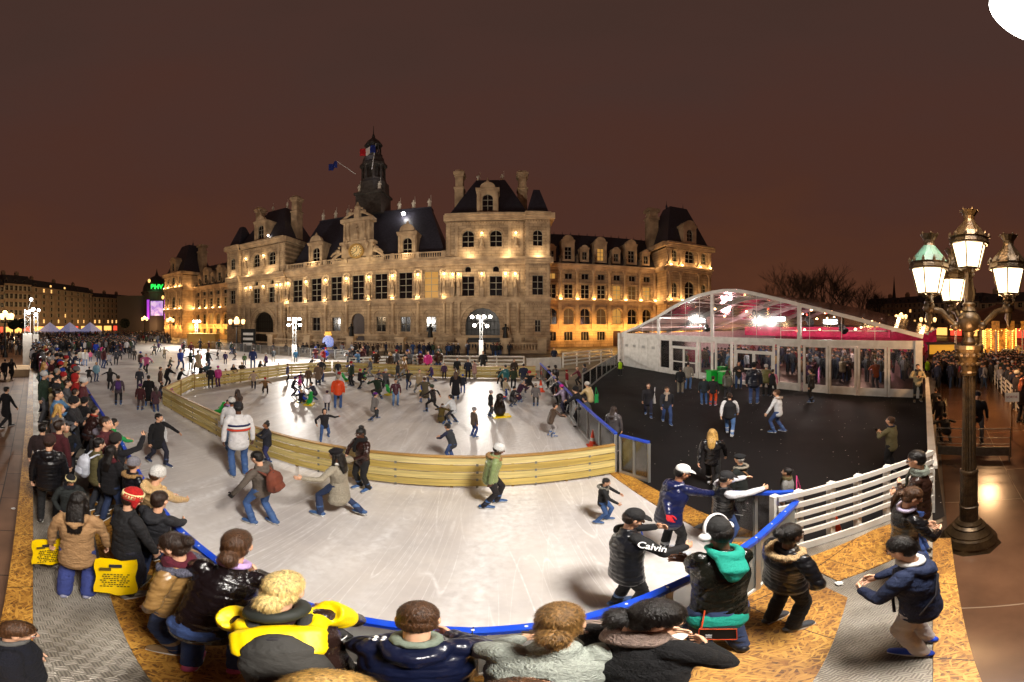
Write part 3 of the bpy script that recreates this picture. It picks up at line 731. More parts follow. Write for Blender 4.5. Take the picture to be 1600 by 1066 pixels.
# --- pavilions and their corner turrets (mirrored)
for s in (-1, 1):
    yp = -.6
    def U(u): return s*u
    a, c = sorted((U(15.6), U(28.0)))
    ops = [(U(21.4), 5.4, .3, 6.9, True)]+[(U(u), 2.0, 8.9, 12.2, False) for u in (19.1, 23.5)]+[(U(u), 1.0, 12.9, 13.9, True) for u in (19.1, 23.5)]
    wall(W_, a, c, 0, 14.9, yp, ops, .6)
    ops3 = [(U(u), 1.9, 17.2, 20.2, True) for u in (19.1, 23.5)]
    wall(W_, a, c, 14.9, 21.8, yp, ops3, .5)
    for u in (19.1, 23.5):
        put_window(U(u), yp+.4, 8.9, 2.0, 3.3, False, nz=3, lit='d'); put_window(U(u), yp+.4, 17.2, 1.9, 3.0, True, lit='d')
        put_window(U(u), yp+.4, 12.9, 1.0, 1.0, True, nx=1, nz=1, name='oculus_window')
        ap = arch_pts(U(u), 2.5, 20.5, 8)
        for p, q in zip(ap[:-1], ap[1:]): TR.beam((p[0], yp-.05, p[1]), (q[0], yp-.05, q[1]), .2, .25, (0, 1, 0))
    # great doorway with deep recess and dark grille
    b = MB(); uc = U(21.4)
    b.poly([(x, yp+.55, z) for x, z in [(uc-2.7, .3)]+arch_pts(uc, 5.4, 6.9)+[(uc+2.7, .3)]])
    dm = b.build('grille_door', mat('grille_glass', '15110c', .4), hall)
    g = MB()
    for i in range(9): g.box(uc-2.4+i*.6-.05, uc-2.4+i*.6+.05, yp+.4, yp+.5, .3, 5.4+(.9 if 1 < i < 7 else 0))
    for z in (1.6, 3.2, 4.6): g.box(uc-2.7, uc+2.7, yp+.38, yp+.48, z, z+.14)
    g.build('grille', M_iron, dm)
    ap = arch_pts(uc, 7.2, 7.8, 12)
    for p, q in zip(ap[:-1], ap[1:]): TR.beam((p[0], yp-.08, p[1]), (q[0], yp-.08, q[1]), .26, .5, (0, 1, 0))
    for u in (16.5, 17.7, 25.4, 26.9):
        pilaster(TR, U(u), yp, 2.4, 8.2, .6, .3)
        TR.box(U(u)-.55, U(u)+.55, yp-.4, yp+.01, .1, 2.0)
    for u in (16.7, 18.0-.35, 21.3, 25.0, 26.5):
        uu = U(u)
        TR.box(uu-.3, uu+.3, yp-.55, yp-.01, 9.0, 10.2); TR.box(uu-.2, uu+.2, yp-.35, yp+.01, 8.2, 9.0)
        TR.box(uu-.55, uu+.55, yp-.3, yp+.01, 12.7, 12.9)
        for q in (-1, 1): TR.box(uu+q*.48-.07, uu+q*.48+.07, yp-.2, yp+.01, 9.0, 12.7)
        link('statue', FIG, hall, (uu, yp-.3, 10.22))
        b = MB(); b.sphere((uu, yp-.2, 12.55), .16, 8, 6); b.build('niche_lamp', M_lampglow, hall)
        wall_lights(uu, yp-.75, 12.4, 22, (1, .78, .48), .08)
    for u in (21.3, 26.6):
        link('statue', FIG, hall, (U(u), yp-.25, 17.3)); b = MB(); b.sphere((U(u), yp-.15, 19.6), .15, 8, 6); b.build('niche_lamp', M_lampglow, hall)
        TR.box(U(u)-.35, U(u)+.35, yp-.45, yp+.01, 17.0, 17.3)
        wall_lights(U(u), yp-.6, 19.4, 18, (1, .78, .48), .08)
    for u in (16.1, 17.3, 25.6, 27.5):
        TR.box(U(u)-.22, U(u)+.22, yp-.16, yp+.01, 15.6, 21.6); 
    band(TR, a, c, yp, 2.0, .4, .4); band(TR, a, c, yp, 7.9, .75, .55); band(TR, a, c, yp, 14.2, 1.2, .8)
    band(TR, a, c, yp, 21.9, 1.2, .9); dentils(TR, a, c, yp, 21.45)
    # inner side wall above the centre, outer handled by turret
    ui = U(15.6)
    W_.add([(ui, yp, 0), (ui, 12, 0), (ui, 12, 21.9), (ui, yp, 21.9)], [(0, 1, 2, 3)])
    TR.box(ui-.35 if s > 0 else ui-.02, ui+.02 if s > 0 else ui+.35, yp-.3, 12, 22.0, 23.05)
    # back and cap of the pavilion
    cap_ = MB()
    W_.add([(U(15.6), 12, 0), (U(31.9), 12, 0), (U(31.9), 12, 22.9), (U(15.6), 12, 22.9)], [(0, 1, 2, 3)])
    # turret block
    yt = -1.5; a2, c2 = sorted((U(28.0), U(31.9))); ut = U(29.95)
    wall(W_, a2, c2, 0, 21.9, yt, [(ut, 1.7, 9.0, 12.2, False), (ut, 1.5, 17.2, 20.0, True), (ut, .9, 3.0, 4.9, False)], .45)
    put_window(ut, yt+.3, 9.0, 1.7, 3.2, False); put_window(ut, yt+.3, 17.2, 1.5, 2.8, True); put_window(ut, yt+.3, 3.0, .9, 1.9, False, nz=2)
    for uu in (a2, c2): W_.add([(uu, yt, 0), (uu, 12, 0), (uu, 12, 21.9), (uu, yt, 21.9)], [(0, 1, 2, 3)])
    band(TR, a2, c2, yt, 2.0, .4, .35); band(TR, a2, c2, yt, 7.9, .75, .45); dentils(TR, a2, c2, yt, 7.4, .35); band(TR, a2, c2, yt, 14.2, 1.2, .6); band(TR, a2, c2, yt, 21.9, 1.2, .7); dentils(TR, a2, c2, yt, 21.45, .4)
    TR.box(ut-1.3, ut+1.3, yt-.25, yt+.01, 12.7, 13.0); TR.sphere((ut, yt-.02, 1.3), .4, 10, 6, (1.2, .25, .9))
    for q in (-1, 1):
        TR.box(ut+q*1.6-.2, ut+q*1.6+.2, yt-.12, yt+.01, 15.6, 21.4); TR.box(ut+q*1.6-.18, ut+q*1.6+.18, yt-.1, yt+.01, 8.8, 14.1)
    # side cornice of turret on the wing side
    o1, o2 = sorted((U(31.9), U(32.6)))
    TR.box(o1, o2, yt-.4, 12, 22.05, 23.05); TR.box(o1 if s > 0 else o2-.45, o1+.45 if s > 0 else o2, yt-.3, 4.1, 14.3, 15.3)
    # roofs
    RF = MB()
    x0_, x1_ = sorted((U(16.0), U(28.6)))
    t0, t1 = sorted((U(19.9), U(24.9)))
    vs = [(x0_, yp+.2, 23.1), (x1_, yp+.2, 23.1), (x1_, 11.5, 23.1), (x0_, 11.5, 23.1), (t0, 5.0, 32.4), (t1, 5.0, 32.4), (t1, 7.0, 32.4), (t0, 7.0, 32.4)]
    RF.add(vs, [(0, 1, 5, 4), (1, 2, 6, 5), (2, 3, 7, 6), (3, 0, 4, 7), (4, 5, 6, 7)])
    q0, q1 = sorted((U(28.2), U(31.8)))
    vs = [(q0, yt+.4, 23.1), (q1, yt+.4, 23.1), (q1, 5, 23.1), (q0, 5, 23.1), ((q0+q1)/2-.5, 1.2, 28.6), ((q0+q1)/2+.5, 1.2, 28.6), ((q0+q1)/2+.5, 2.2, 28.6), ((q0+q1)/2-.5, 2.2, 28.6)]
    RF.add(vs, [(0, 1, 5, 4), (1, 2, 6, 5), (2, 3, 7, 6), (3, 0, 4, 7), (4, 5, 6, 7)])
    rf = RF.build('roof', M_slate, hall)
    # chimneys
    for (u, w, zt, yy) in ((17.0, 1.5, 34.6, 5.2), (27.9, 1.6, 34.4, 5.6)):
        b = MB(); uu = U(u)
        b.box(uu-w/2, uu+w/2, yy-1.1, yy+1.1, 22.5, zt-4.2); b.box(uu-w/2-.15, uu+w/2+.15, yy-1.25, yy+1.25, zt-4.2, zt-3.9)
        b.box(uu-w/2*.86, uu+w/2*.86, yy-1.0, yy+1.0, zt-3.9, zt-1.3); b.box(uu-w/2-.1, uu+w/2+.1, yy-1.2, yy+1.2, zt-1.3, zt-.9)
        b.box(uu-w/2-.22, uu+w/2+.22, yy-1.35, yy+1.35, zt-.9, zt-.45); b.box(uu-w/2+.1, uu+w/2-.1, yy-1, yy+1, zt-.45, zt)
        b.box(uu-w*.28, uu+w*.28, yy-1.06, yy-.99, zt-3.5, zt-1.7)
        b.build('chimney', M_stone, rf)
    for u in (20.2, 24.4): link('roof_statue', FIGR, hall, (U(u), 6, 32.4))
    # tall dormer
    D_ = MB(); ud = U(22.2)
    wall(D_, ud-1.7, ud+1.7, 23.1, 27.7, yp-.05, [(ud, 1.7, 23.6, 26.9, True)], .4)
    for q in (-1, 1): D_.add([(ud+q*1.7, yp-.05, 23.1), (ud+q*1.7, 4.5, 23.1), (ud+q*1.7, 4.5, 27.7), (ud+q*1.7, yp-.05, 27.7)], [(0, 1, 2, 3)]); D_.box(ud+q*1.4-.2, ud+q*1.4+.2, yp-.3, yp-.04, 23.2, 27.2)
    band(D_, ud-1.8, ud+1.8, yp-.05, 27.3, .7, .4, 5)
    D_.prism([(-1, 0), (1, 0), (1, 1), (-1, 1)], 0, 0) if False else None
    ap = arch_pts(ud, 2.4, 29.2, 8)
    D_.add([(p[0], yp-.3, p[1]) for p in ap]+[(p[0], yp+.5, p[1]) for p in ap], [tuple(range(9)), tuple(range(9, 18))[::-1]]+[(i, i+9, i+10, i+1) for i in range(8)]+[(0, 8, 17, 9)])
    D_.lathe([(.25, 29.1), (.32, 29.4), (.1, 29.8), (.02, 30.2)], 6, (ud, yp, 0))
    dd = D_.build('dormer', M_stone, hall); put_window(ud, yp+.28, 23.6, 1.7, 3.3, True, parent=dd)
    wall_lights(U(19.5), yp-1.2, 15.8, 55, (1, .8, .52), .1); wall_lights(U(25.3), yp-1.2, 15.8, 55, (1, .8, .52), .1); wall_lights(ut, yt-1.0, 15.7, 45, (1, .8, .52), .1)

    # --- set-back wings
    yw = 4.0; a3, c3 = sorted((U(31.9), U(52.6)))
    wb = [32.9+2.95*k for k in range(7)]
    ops = []
    for k, u in enumerate(wb):
        if k == 4: ops.append((U(u), 1.5, .0, 2.9, False))
        else: ops.append((U(u), 1.5, 1.2, 2.8, False))
        ops += [(U(u), 1.75, 4.2, 7.1, True), (U(u), 1.5, 8.95, 11.5, False), (U(u), 1.3, 12.5, 13.55, False)]
    wall(W_, a3, c3, 0, 15.0, yw, ops, .5)
    for k, u in enumerate(wb):
        uu = U(u)
        lit = 'l' if s > 0 and k in (5,) else ('m' if s > 0 and k in (0, 3) else 'd')
        put_window(uu, yw+.4, 4.2, 1.75, 2.9, True, lit='dmdmldd'[k], nz=2)
        put_window(uu, yw+.4, 8.95, 1.5, 2.55, False, lit={4: 'l', 5: 'm', 6: 'l'}.get(k, 'd') if s > 0 else 'd', nz=3)
        put_window(uu, yw+.4, 12.5, 1.3, 1.05, False, nz=1, name='attic_window', lit='l' if k == 0 else 'd')
        if k != 4: put_window(uu, yw+.4, 1.2, 1.5, 1.6, False, nz=1, nx=3, name='basement_window')
        else:
            b = MB(); b.box(uu-.75, uu+.75, yw+.35, yw+.42, .0, 2.9); b.build('door', M_door, hall)
        TR.box(uu-1.0, uu+1.0, yw-.18, yw+.01, 3.95, 4.18); TR.box(uu-1.0, uu+1.0, yw-.2, yw+.01, 11.55, 11.75)
        ap = arch_pts(uu, 2.15, 7.35, 8)
        for p, q in zip(ap[:-1], ap[1:]): TR.beam((p[0], yw-.05, p[1]), (q[0], yw-.05, q[1]), .2, .2, (0, 1, 0))
        up = U(u+1.47)
        TR.box(up-.32, up+.32, yw-.22, yw+.01, 2.9, 7.9)
        TR.box(up-.42, up+.42, yw-.35, yw+.01, 8.7, 9.1)
        pilaster(TR, up, yw, 9.1, 14.3, .5, .28)
        wall_lights(up, yw-.75, 9.0, 40, (1, .6, .24), .05)
        b = MB(); b.box(up-.18, up+.18, yw-.8, yw-.55, 8.72, 8.88); b.build('uplight_lamp', M_lampglow, hall)
        wall_lights(up, yw-1.0, 3.2, 120, (1, .5, .12), .05)
        # dormers, large and small alternately
        big = k % 2 == 1
        dw, dh = (1.15, 4.0) if big else (.8, 2.6)
        dk = MB(); wall(dk, uu-dw, uu+dw, 15.9, 15.9+dh, yw+.5, [(uu, dw*1.05, 16.3, 16.3+dh*.6, False)], .3)
        for q in (-1, 1): dk.add([(uu+q*dw, yw+.5, 15.9), (uu+q*dw, yw+3.5, 15.9), (uu+q*dw, yw+3.5, 15.9+dh), (uu+q*dw, yw+.5, 15.9+dh)], [(0, 1, 2, 3)])
        band(dk, uu-dw, uu+dw, yw+.5, 15.9+dh-.3, .45, .3, 3)
        ap = arch_pts(uu, dw*1.7, 15.9+dh+.85*(1.3 if big else .8), 6)
        dk.add([(p[0], yw+.35, p[1]) for p in ap]+[(p[0], yw+2, p[1]) for p in ap], [tuple(range(7)), tuple(range(7, 14))[::-1]]+[(i, i+7, i+8, i+1) for i in range(6)]+[(0, 6, 13, 7)])
        dd = dk.build('dormer', M_stone, hall)
        put_window(uu, yw+.75, 16.3, dw*1.05, dh*.6, False, parent=dd, nz=3 if big else 2, lit='l' if s > 0 and k == 3 else 'd')
        if k < 6: link('roof_statue', FIGDK, hall, (up, yw-.2, 15.35))
    band(TR, a3, c3, yw, 2.9, .35, .3); band(TR, a3, c3, yw, 7.9, .8, .6); band(TR, a3, c3, yw, 14.3, 1.0, .8)
    RW = MB()
    vs = [(a3, yw+.3, 15.3), (c3, yw+.3, 15.3), (c3, yw+14, 15.3), (a3, yw+14, 15.3), (a3, yw+5, 22.4), (c3, yw+5, 22.4), (c3, yw+9, 22.4), (a3, yw+9, 22.4)]
    RW.add(vs, [(0, 1, 5, 4), (2, 3, 7, 6), (4, 5, 6, 7)])
    for u in np.arange(a3+.5, c3, 1.6): RW.lathe([(.08, 22.4), (.03, 22.9)], 5, (float(u), yw+5, 0))
    RW.build('roof', M_slate, hall)

    # --- end pavilion
    ye = 0.0; a4, c4 = sorted((U(52.6), U(62.4)))
    eu = [54.3, 57.5, 60.7]
    ops = [(U(57.5), 2.1, 8.9, 12.6, True), (U(57.5), 2.0, 16.3, 18.9, True), (U(57.5), 2.0, 3.6, 6.9, True)]+[(U(u), 1.1, z, z+dz, True) for u in (54.3, 60.7) for z, dz in ((9.3, 2.9), (16.3, 2.4), (3.9, 2.6))]
    wall(W_, a4, c4, 0, 19.0, ye, ops, .5)
    for (uc, w, zb, zt, ar) in ops: put_window(uc, ye+.4, zb, w, zt-zb, True, nz=3)
    for u in (53.2, 55.5, 59.5, 61.8):
        for z0, z1 in ((2.9, 7.8), (9.1, 14.2), (15.7, 18.8)):
            pilaster(TR, U(u), ye, z0, z1, .5, .25)
        wall_lights(U(u), ye-.8, 9.1, 50, WARM, .05); wall_lights(U(u), ye-.8, 15.7, 50, WARM, .05); wall_lights(U(u), ye-1.0, 3.2, 100, (1, .5, .14), .05)
        for zz in (8.75, 15.45):
            b = MB(); b.box(U(u)-.16, U(u)+.16, ye-.8, ye-.58, zz, zz+.16); b.build('uplight_lamp', M_lampglow, hall)
    for z, h, o in ((2.5, .4, .3), (7.9, .8, .55), (14.3, 1.0, .7), (19.0, 1.1, .9)): band(TR, a4, c4, ye, z, h, o)
    dentils(TR, a4, c4, ye, 18.6, .45)
    # side faces towards the wing and outward
    us = U(52.6); d1, d2 = sorted((us, us-s*.3))
    W_.add([(us, ye, 0), (us, 18, 0), (us, 18, 19.0), (us, ye, 19.0)], [(0, 1, 2, 3)])
    W_.add([(U(62.4), ye, 0), (U(62.4), 18, 0), (U(62.4), 18, 19.0), (U(62.4), ye, 19.0)], [(0, 1, 2, 3)])
    for z, h, o in ((7.9, .8, .5), (14.3, 1.0, .6)): TR.box(*sorted((us-s*.02, us-s*o)), ye-.1, yw-.1, z+.1, z+h)
    TR.box(*sorted((us-s*.02, us-s*.75)), ye-.4, 12, 19.2, 20.05); TR.box(*sorted((U(62.4), U(63.2))), ye-.4, 12, 19.2, 20.05)
    wall_lights(U(51.6), 2.2, 9.2, 30, WARM, .05); wall_lights(U(51.6), 2.2, 15.9, 30, WARM, .05)
    R4 = MB(); x0_, x1_ = sorted((U(53), U(62.1)))
    vs = [(x0_, .4, 20.1), (x1_, .4, 20.1), (x1_, 12, 20.1), (x0_, 12, 20.1), (U(55.8), 4.5, 29.6), (U(59.6), 4.5, 29.6), (U(59.6), 7.5, 29.6), (U(55.8), 7.5, 29.6)]
    if s < 0: vs = [vs[i] for i in (0, 1, 2, 3, 5, 4, 7, 6)]
    R4.add(vs, [(0, 1, 5, 4), (1, 2, 6, 5), (2, 3, 7, 6), (3, 0, 4, 7), (4, 5, 6, 7)])
    for u in (55.8, 59.6): R4.lathe([(.18, 29.5), (.25, 29.9), (.06, 30.5), (.02, 31.4)], 6, (U(u), 6, 0))
    rr = R4.build('roof', M_slate, hall)
    b = MB(); uu = U(53.3)
    b.box(uu-1.0, uu+1.0, 6.6, 8.6, 18, 26.8); b.box(uu-1.2, uu+1.2, 6.4, 8.8, 26.8, 27.3); b.box(uu-.9, uu+.9, 6.7, 8.5, 27.3, 28.6); b.box(uu-1.25, uu+1.25, 6.3, 8.9, 28.6, 29.3)
    b.build('chimney', M_stone, rr)
    D_ = MB(); ud = U(57.5)
    wall(D_, ud-1.4, ud+1.4, 20.1, 24.0, ye-.1, [(ud, 1.3, 20.7, 23.2, True)], .4)
    for q in (-1, 1): D_.add([(ud+q*1.4, ye-.1, 20.1), (ud+q*1.4, 4, 20.1), (ud+q*1.4, 4, 24), (ud+q*1.4, ye-.1, 24)], [(0, 1, 2, 3)])
    band(D_, ud-1.5, ud+1.5, ye-.1, 23.7, .5, .3, 4)
    ap = arch_pts(ud, 2.2, 25.2, 6)
    D_.add([(p[0], ye-.3, p[1]) for p in ap]+[(p[0], ye+3, p[1]) for p in ap], [tuple(range(7)), tuple(range(7, 14))[::-1]]+[(i, i+7, i+8, i+1) for i in range(6)]+[(0, 6, 13, 7)])
    dd = D_.build('dormer', M_stone, hall); put_window(ud, ye+.25, 20.7, 1.3, 2.5, True, parent=dd)

W_.build('wall', M_wall, hall); TR.build('stonework', M_stone, hall); BAL.build('balustrade', M_stone, hall)

# --- central roof, dormers, clock gable, bell tower
b = MB()
vs = [(-15.4, .8, 15.7), (15.4, .8, 15.7), (15.4, 12, 15.7), (-15.4, 12, 15.7), (-11.6, 6, 27.3), (11.6, 6, 27.3), (11.6, 8, 27.3), (-11.6, 8, 27.3)]
b.add(vs, [(0, 1, 5, 4), (1, 2, 6, 5), (2, 3, 7, 6), (3, 0, 4, 7), (4, 5, 6, 7)]); b.box(-11.7, 11.7, 5.9, 8.1, 27.3, 27.55)
b.build('roof', M_slate, hall)
for u in (-11.2, -8.2, -5.4, 5.4, 8.2, 11.2): link('roof_statue', FIGR, hall, (u, 6.6, 27.5)).scale = (1.15, 1.15, 1.15)
for u in (-8.9, 8.9):
    D_ = MB(); wall(D_, u-1.6, u+1.6, 15.7, 20.6, .3, [(u, 1.6, 16.5, 19.7, True)], .4)
    for q in (-1, 1):
        D_.add([(u+q*1.6, .3, 15.7), (u+q*1.6, 5, 15.7), (u+q*1.6, 5, 20.6), (u+q*1.6, .3, 20.6)], [(0, 1, 2, 3)])
        D_.box(u+q*1.3-.2, u+q*1.3+.2, .0, .31, 15.9, 20.0)
    band(D_, u-1.7, u+1.7, .3, 20.2, .6, .5, 4)
    ap = arch_pts(u, 2.6, 22.3, 8)
    D_.add([(p[0], .1, p[1]) for p in ap]+[(p[0], .9, p[1]) for p in ap], [tuple(range(9)), tuple(range(9, 18))[::-1]]+[(i, i+9, i+10, i+1) for i in range(8)]+[(0, 8, 17, 9)])
    D_.lathe([(.2, 22.2), (.3, 22.5), (.05, 23)], 6, (u, .5, 0))
    dd = D_.build('dormer', M_stone, hall); put_window(u, .6, 16.5, 1.6, 3.2, True, parent=dd)
    wall_lights(u, -1.0, 16.4, 30, (1, .8, .52), .1)
# clock gable
g = MB()
g.box(-4.9, 4.9, -.4, .6, 15.4, 16.3); g.box(-3.0, 3.0, -.5, 1.0, 16.3, 19.2); g.box(-3.3, 3.3, -.75, 1.0, 19.2, 19.7)
g.box(-2.6, 2.6, -.45, 1.0, 19.7, 23.6); g.box(-3.1, 3.1, -.8, 1.1, 23.6, 24.3)
for q in (-1, 1):
    for u in (2.35, 1.55): g.lathe([(.26, 19.8), (.22, 21.5), (.2, 23.2), (.32, 23.5)], 8, (q*u, -.55, 0))
    # reclining figures on the curved pediment halves
    pts = [(q*5.2, -.3, 16.2), (q*4.6, -.3, 16.9), (q*3.9, -.3, 17.5), (q*3.1, -.3, 17.8)]
    g.tube(pts, [.25, .3, .35, .3], 6)
    g.sphere((q*3.7, -.7, 18.0), .5, 8, 6, (1, .6, .9)); g.sphere((q*3.3, -.8, 18.7), .24, 8, 6); g.tube([(q*3.9, -.8, 17.9), (q*4.5, -.8, 17.6), (q*5.0, -.8, 17.1)], [.24, .2, .14], 6)
    g.tube([(q*1.9, -.8, 18.2), (q*2.1, -.8, 19.0), (q*1.8, -.8, 19.7)], [.3, .34, .2], 6); g.sphere((q*1.8, -.8, 20.0), .22, 8, 6)
    g.tube([(q*2.9, -.3, 24.3), (q*1.6, -.3, 25.2), (q*.4, -.3, 25.7)], [.28, .26, .2], 6)
    g.sphere((q*1.3, -.4, 25.6), .42, 8, 6, (1.1, .7, .9)); g.sphere((q*1.0, -.5, 26.2), .22, 8, 6)
g.box(-.5, .5, -.6, .4, 24.3, 26.2); g.lathe([(.5, 26.2), (.6, 26.7), (.3, 27.2), (.1, 27.8)], 8, (0, -.1, 0))
g.box(-1.1, 1.1, -.5, -.44, 20.0, 23.3)
gb = g.build('clock_gable', M_stone, hall)
nf = MB(); nf.lathe([(.5, 20.1), (.55, 21), (.35, 21.8), (.3, 22.2), (.12, 22.5)], 8, (0, -.6, 0)); nf.sphere((0, -.65, 22.7), .25, 8, 6); nf.tube([(-.3, -.7, 22), (-.8, -.9, 21.6)], [.14, .1], 6); nf.tube([(.3, -.7, 22), (.8, -.9, 22.3)], [.14, .1], 6)
nf.build('seated_statue', M_stone, gb)
ck = MB(); n = 32
def ring(mb, r0, r1, y0_, y1_, z):
    k = len(mb.v)
    for i in range(n):
        a = 2*pi*i/n
        for r, y in ((r0, y0_), (r1, y0_), (r1, y1_), (r0, y1_)): mb.v.append((r*cos(a), y, z+r*sin(a)))
    for i in range(n):
        for j in range(4):
            p, q = k+i*4+j, k+i*4+(j+1) % 4; p2, q2 = k+((i+1) % n)*4+j, k+((i+1) % n)*4+(j+1) % 4
            mb.f.append((p, q, q2, p2)); mb.m.append(mb.mi)
ring(ck, 1.1, 1.42, -.95, -.5, 17.75); ck.build('clock_surround', mat('gilt_stone', 'b08a4a', .5), gb)
fc = MB(); fc.poly([(1.1*cos(-2*pi*i/n), -.62, 17.75+1.1*sin(-2*pi*i/n)) for i in range(n)]); cf = fc.build('clock_face', mat('clock_face', 'd8bf8c', .5, emit='c59a55', estr=.35), gb)
hd = MB()
for i in range(12):
    a = pi/2-i*pi/6; c_, s_ = cos(a), sin(a)
    hd.beam((c_*.8, -.64, 17.75+s_*.8), (c_*1.02, -.64, 17.75+s_*1.02), .12, .03, (0, 1, 0))
ring(hd, .68, .72, -.645, -.63, 17.75)
for a, L, w in ((R(75), .55, .11), (R(210), .85, .08)): hd.beam((0, -.67, 17.75), (L*cos(a), -.67, 17.75+L*sin(a)), w, .03, (0, 1, 0))
hd.build('clock_hands', M_ink, cf)
light('POINT', 'uplight', (FC-2.5, FY-2.2, GZ+15.9), 80, (1, .82, .5), .1); light('POINT', 'uplight', (FC+2.5, FY-2.2, GZ+15.9), 80, (1, .82, .5), .1)
# bell tower
t = MB(); TY = 7.0
t.box(-2.6, 2.6, TY-2.6, TY+2.6, 27, 31.5)
t.box(-2.9, 2.9, TY-2.9, TY+2.9, 31.5, 32.0)
def octo(mb, prof): mb.lathe(prof, 8, (0, TY, 0), phase=.5)
octo(t, [(3.1, 32), (3.0, 34.5), (2.5, 35.2), (2.5, 35.6)])
for i in range(8):
    a = 2*pi*(i+.5)/8; x, y = 2.1*cos(a), TY+2.1*sin(a)
    t.lathe([(.32, 35.6), (.26, 38.6), (.36, 39.0)], 6, (x, y, 0))
octo(t, [(1.3, 35.6), (1.2, 39)])
octo(t, [(2.7, 39), (2.7, 39.6), (2.2, 40.2), (2.0, 41.4), (1.7, 42.0), (1.8, 42.3)])
for i in range(8):
    a = 2*pi*(i+.5)/8; t.lathe([(.2, 42.3), (.16, 44.6), (.24, 44.9)], 6, (1.35*cos(a), TY+1.35*sin(a), 0))
octo(t, [(.7, 42.3), (.6, 44.9)]); octo(t, [(1.8, 44.9), (1.75, 45.3), (1.4, 46.0), (.8, 46.7), (.35, 47.3), (.3, 47.9), (.1, 48.6), (.04, 51)])
tw = t.build('bell_tower', mat('tower_lead', '4a453f', .5, noise=(2, '2f2c29', .8)), hall)
for i in range(4):
    a = pi/4+i*pi/2; link('roof_statue', FIGR, hall, (2.9*cos(a), TY+2.9*sin(a), 32.0)).scale = (1.2, 1.2, 1.2)
light('POINT', 'uplight', (FC+2.5, FY+2.6, GZ+36), 90, (.95, .9, 1), .2); light('POINT', 'uplight', (FC-1, FY+3.0, GZ+43.5), 50, (.95, .9, 1), .2)
# flags on poles
fp = empty('national_flag', (FC+1.2, FY+3.4, GZ+36.6), 0, 'blue, white and red flag flying from the bell tower', 'flag')
b = MB(); b.tube([(0, 0, 0), (1.3, -1.2, 5.6)], [.07, .05], 6); b.build('pole', M_white, fp)
def flag(parent, cols, x, y, z, w, h, name='cloth'):
    f = MB(); nn = 18
    vs = []; 
    for i in range(nn+1):
        t_ = i/nn
        for j in range(2): vs.append((x-w*t_, y-.25*sin(t_*7), z-h*j-.35*t_*t_+.12*sin(t_*9)))
    f.v = vs
    for i in range(nn): f.f.append((2*i, 2*i+1, 2*i+3, 2*i+2)); f.m.append(min(len(cols)-1, i*len(cols)//nn))
    return f.build(name, cols, parent)
flag(fp, [mat('flag_blue', '1a2e7a', .7), mat('flag_white', 'e6e2dc', .7), mat('flag_red', 'b51c24', .7)], 1.2, -1.15, 5.2, 3.0, 1.9)
fp2 = empty('european_flag', (FC-2.0, FY+3.2, GZ+36.0), 0, 'dark blue flag hanging from the pole on the bell tower', 'flag')
b = MB(); b.tube([(0, 0, 0), (-3.2, -1.5, 3.4)], [.07, .05], 6); b.build('pole', M_white, fp2)
flag(fp2, [mat('flag_blue', '1a2e7a', .7)], -3.1, -1.45, 3.3, 1.8, 1.7)
light('POINT', 'roof_spot', (FC+7, FY+4.5, GZ+25.5), 60, (.85, .9, 1), .15); 
b = MB(); b.sphere((7.0, 4.2, 25.9), .35, 8, 6); b.build('roof_lamp', M_lampwhite, hall)
b = MB(); b.sphere((-20.6, -.2, 24.2), .22, 8, 6); b.build('roof_lamp', M_lampwhite, hall)
# terrace in front of the hall with stone balustrade and plinths
tr = empty('terrace_wall', (FC, FY-6.5, GZ), label='low stone balustrade wall along the foot of the city hall', cat='wall')
b = MB(); b.box(-14, 30, -.25, .25, 0, .5); b.box(-14, 30, -.3, .3, 1.35, 1.55)
for u in np.arange(-13.8, 29.9, .42): b.lathe([(.1, .5), (.15, .75), (.07, 1.1), (.1, 1.35)], 6, (float(u), 0, 0))
b.build('balustrade', M_stone, tr)
for u in (-14, -6, 2, 10, 14.4, 19, 25, 30):
    b = MB(); b.box(u-.6, u+.6, -.6, .6, 0, 2.0); b.box(u-.75, u+.75, -.75, .75, 2.0, 2.25); b.build('plinth', M_stone, tr)
for i, (u, lb) in enumerate(((14.4, 'dark bronze statue on the plinth between the oak door and the great doorway'), (2, 'dark bronze seated statue on the plinth beside the oak door'), (25, 'dark bronze statue on the plinth under the corner turret'))):
    bz = link('bronze_statue', figure_mesh('bronze_statue', M_iron), None, (FC+u, FY-6.5, GZ+2.25)); bz.scale = (1.3, 1.3, 1.1)
    tag(bz, lb, 'statue', 'bronze statues on the terrace')
M_crown = mat('crown_lights', 'eef2ff', .4, emit='c9d4ff', estr=3.5)
cl = empty('light_sculpture', (FC-1.6, FY-7.5, GZ), 0, 'white and blue illuminated jar-shaped light sculpture with gold top', 'light sculpture'); cl.scale = (.62, .62, .62)
b = MB(); b.lathe([(.9, .8), (1.35, 1.2), (1.45, 2.2), (1.25, 3.1), (.7, 3.5), (.65, 3.8)], 16); b.build('body', mat('sculpture_glow', 'dfe6ff', .4, emit='9ab0ff', estr=.55, noise=(5, '2a3a80', .8)), cl)
b = MB(); b.lathe([(.9, 3.8), (1.0, 4.1), (.7, 4.4), (.85, 4.8)], 12); b.build('crown', mat('gold_glow', 'ffd27a', .4, emit='ffb84a', estr=.9), cl)
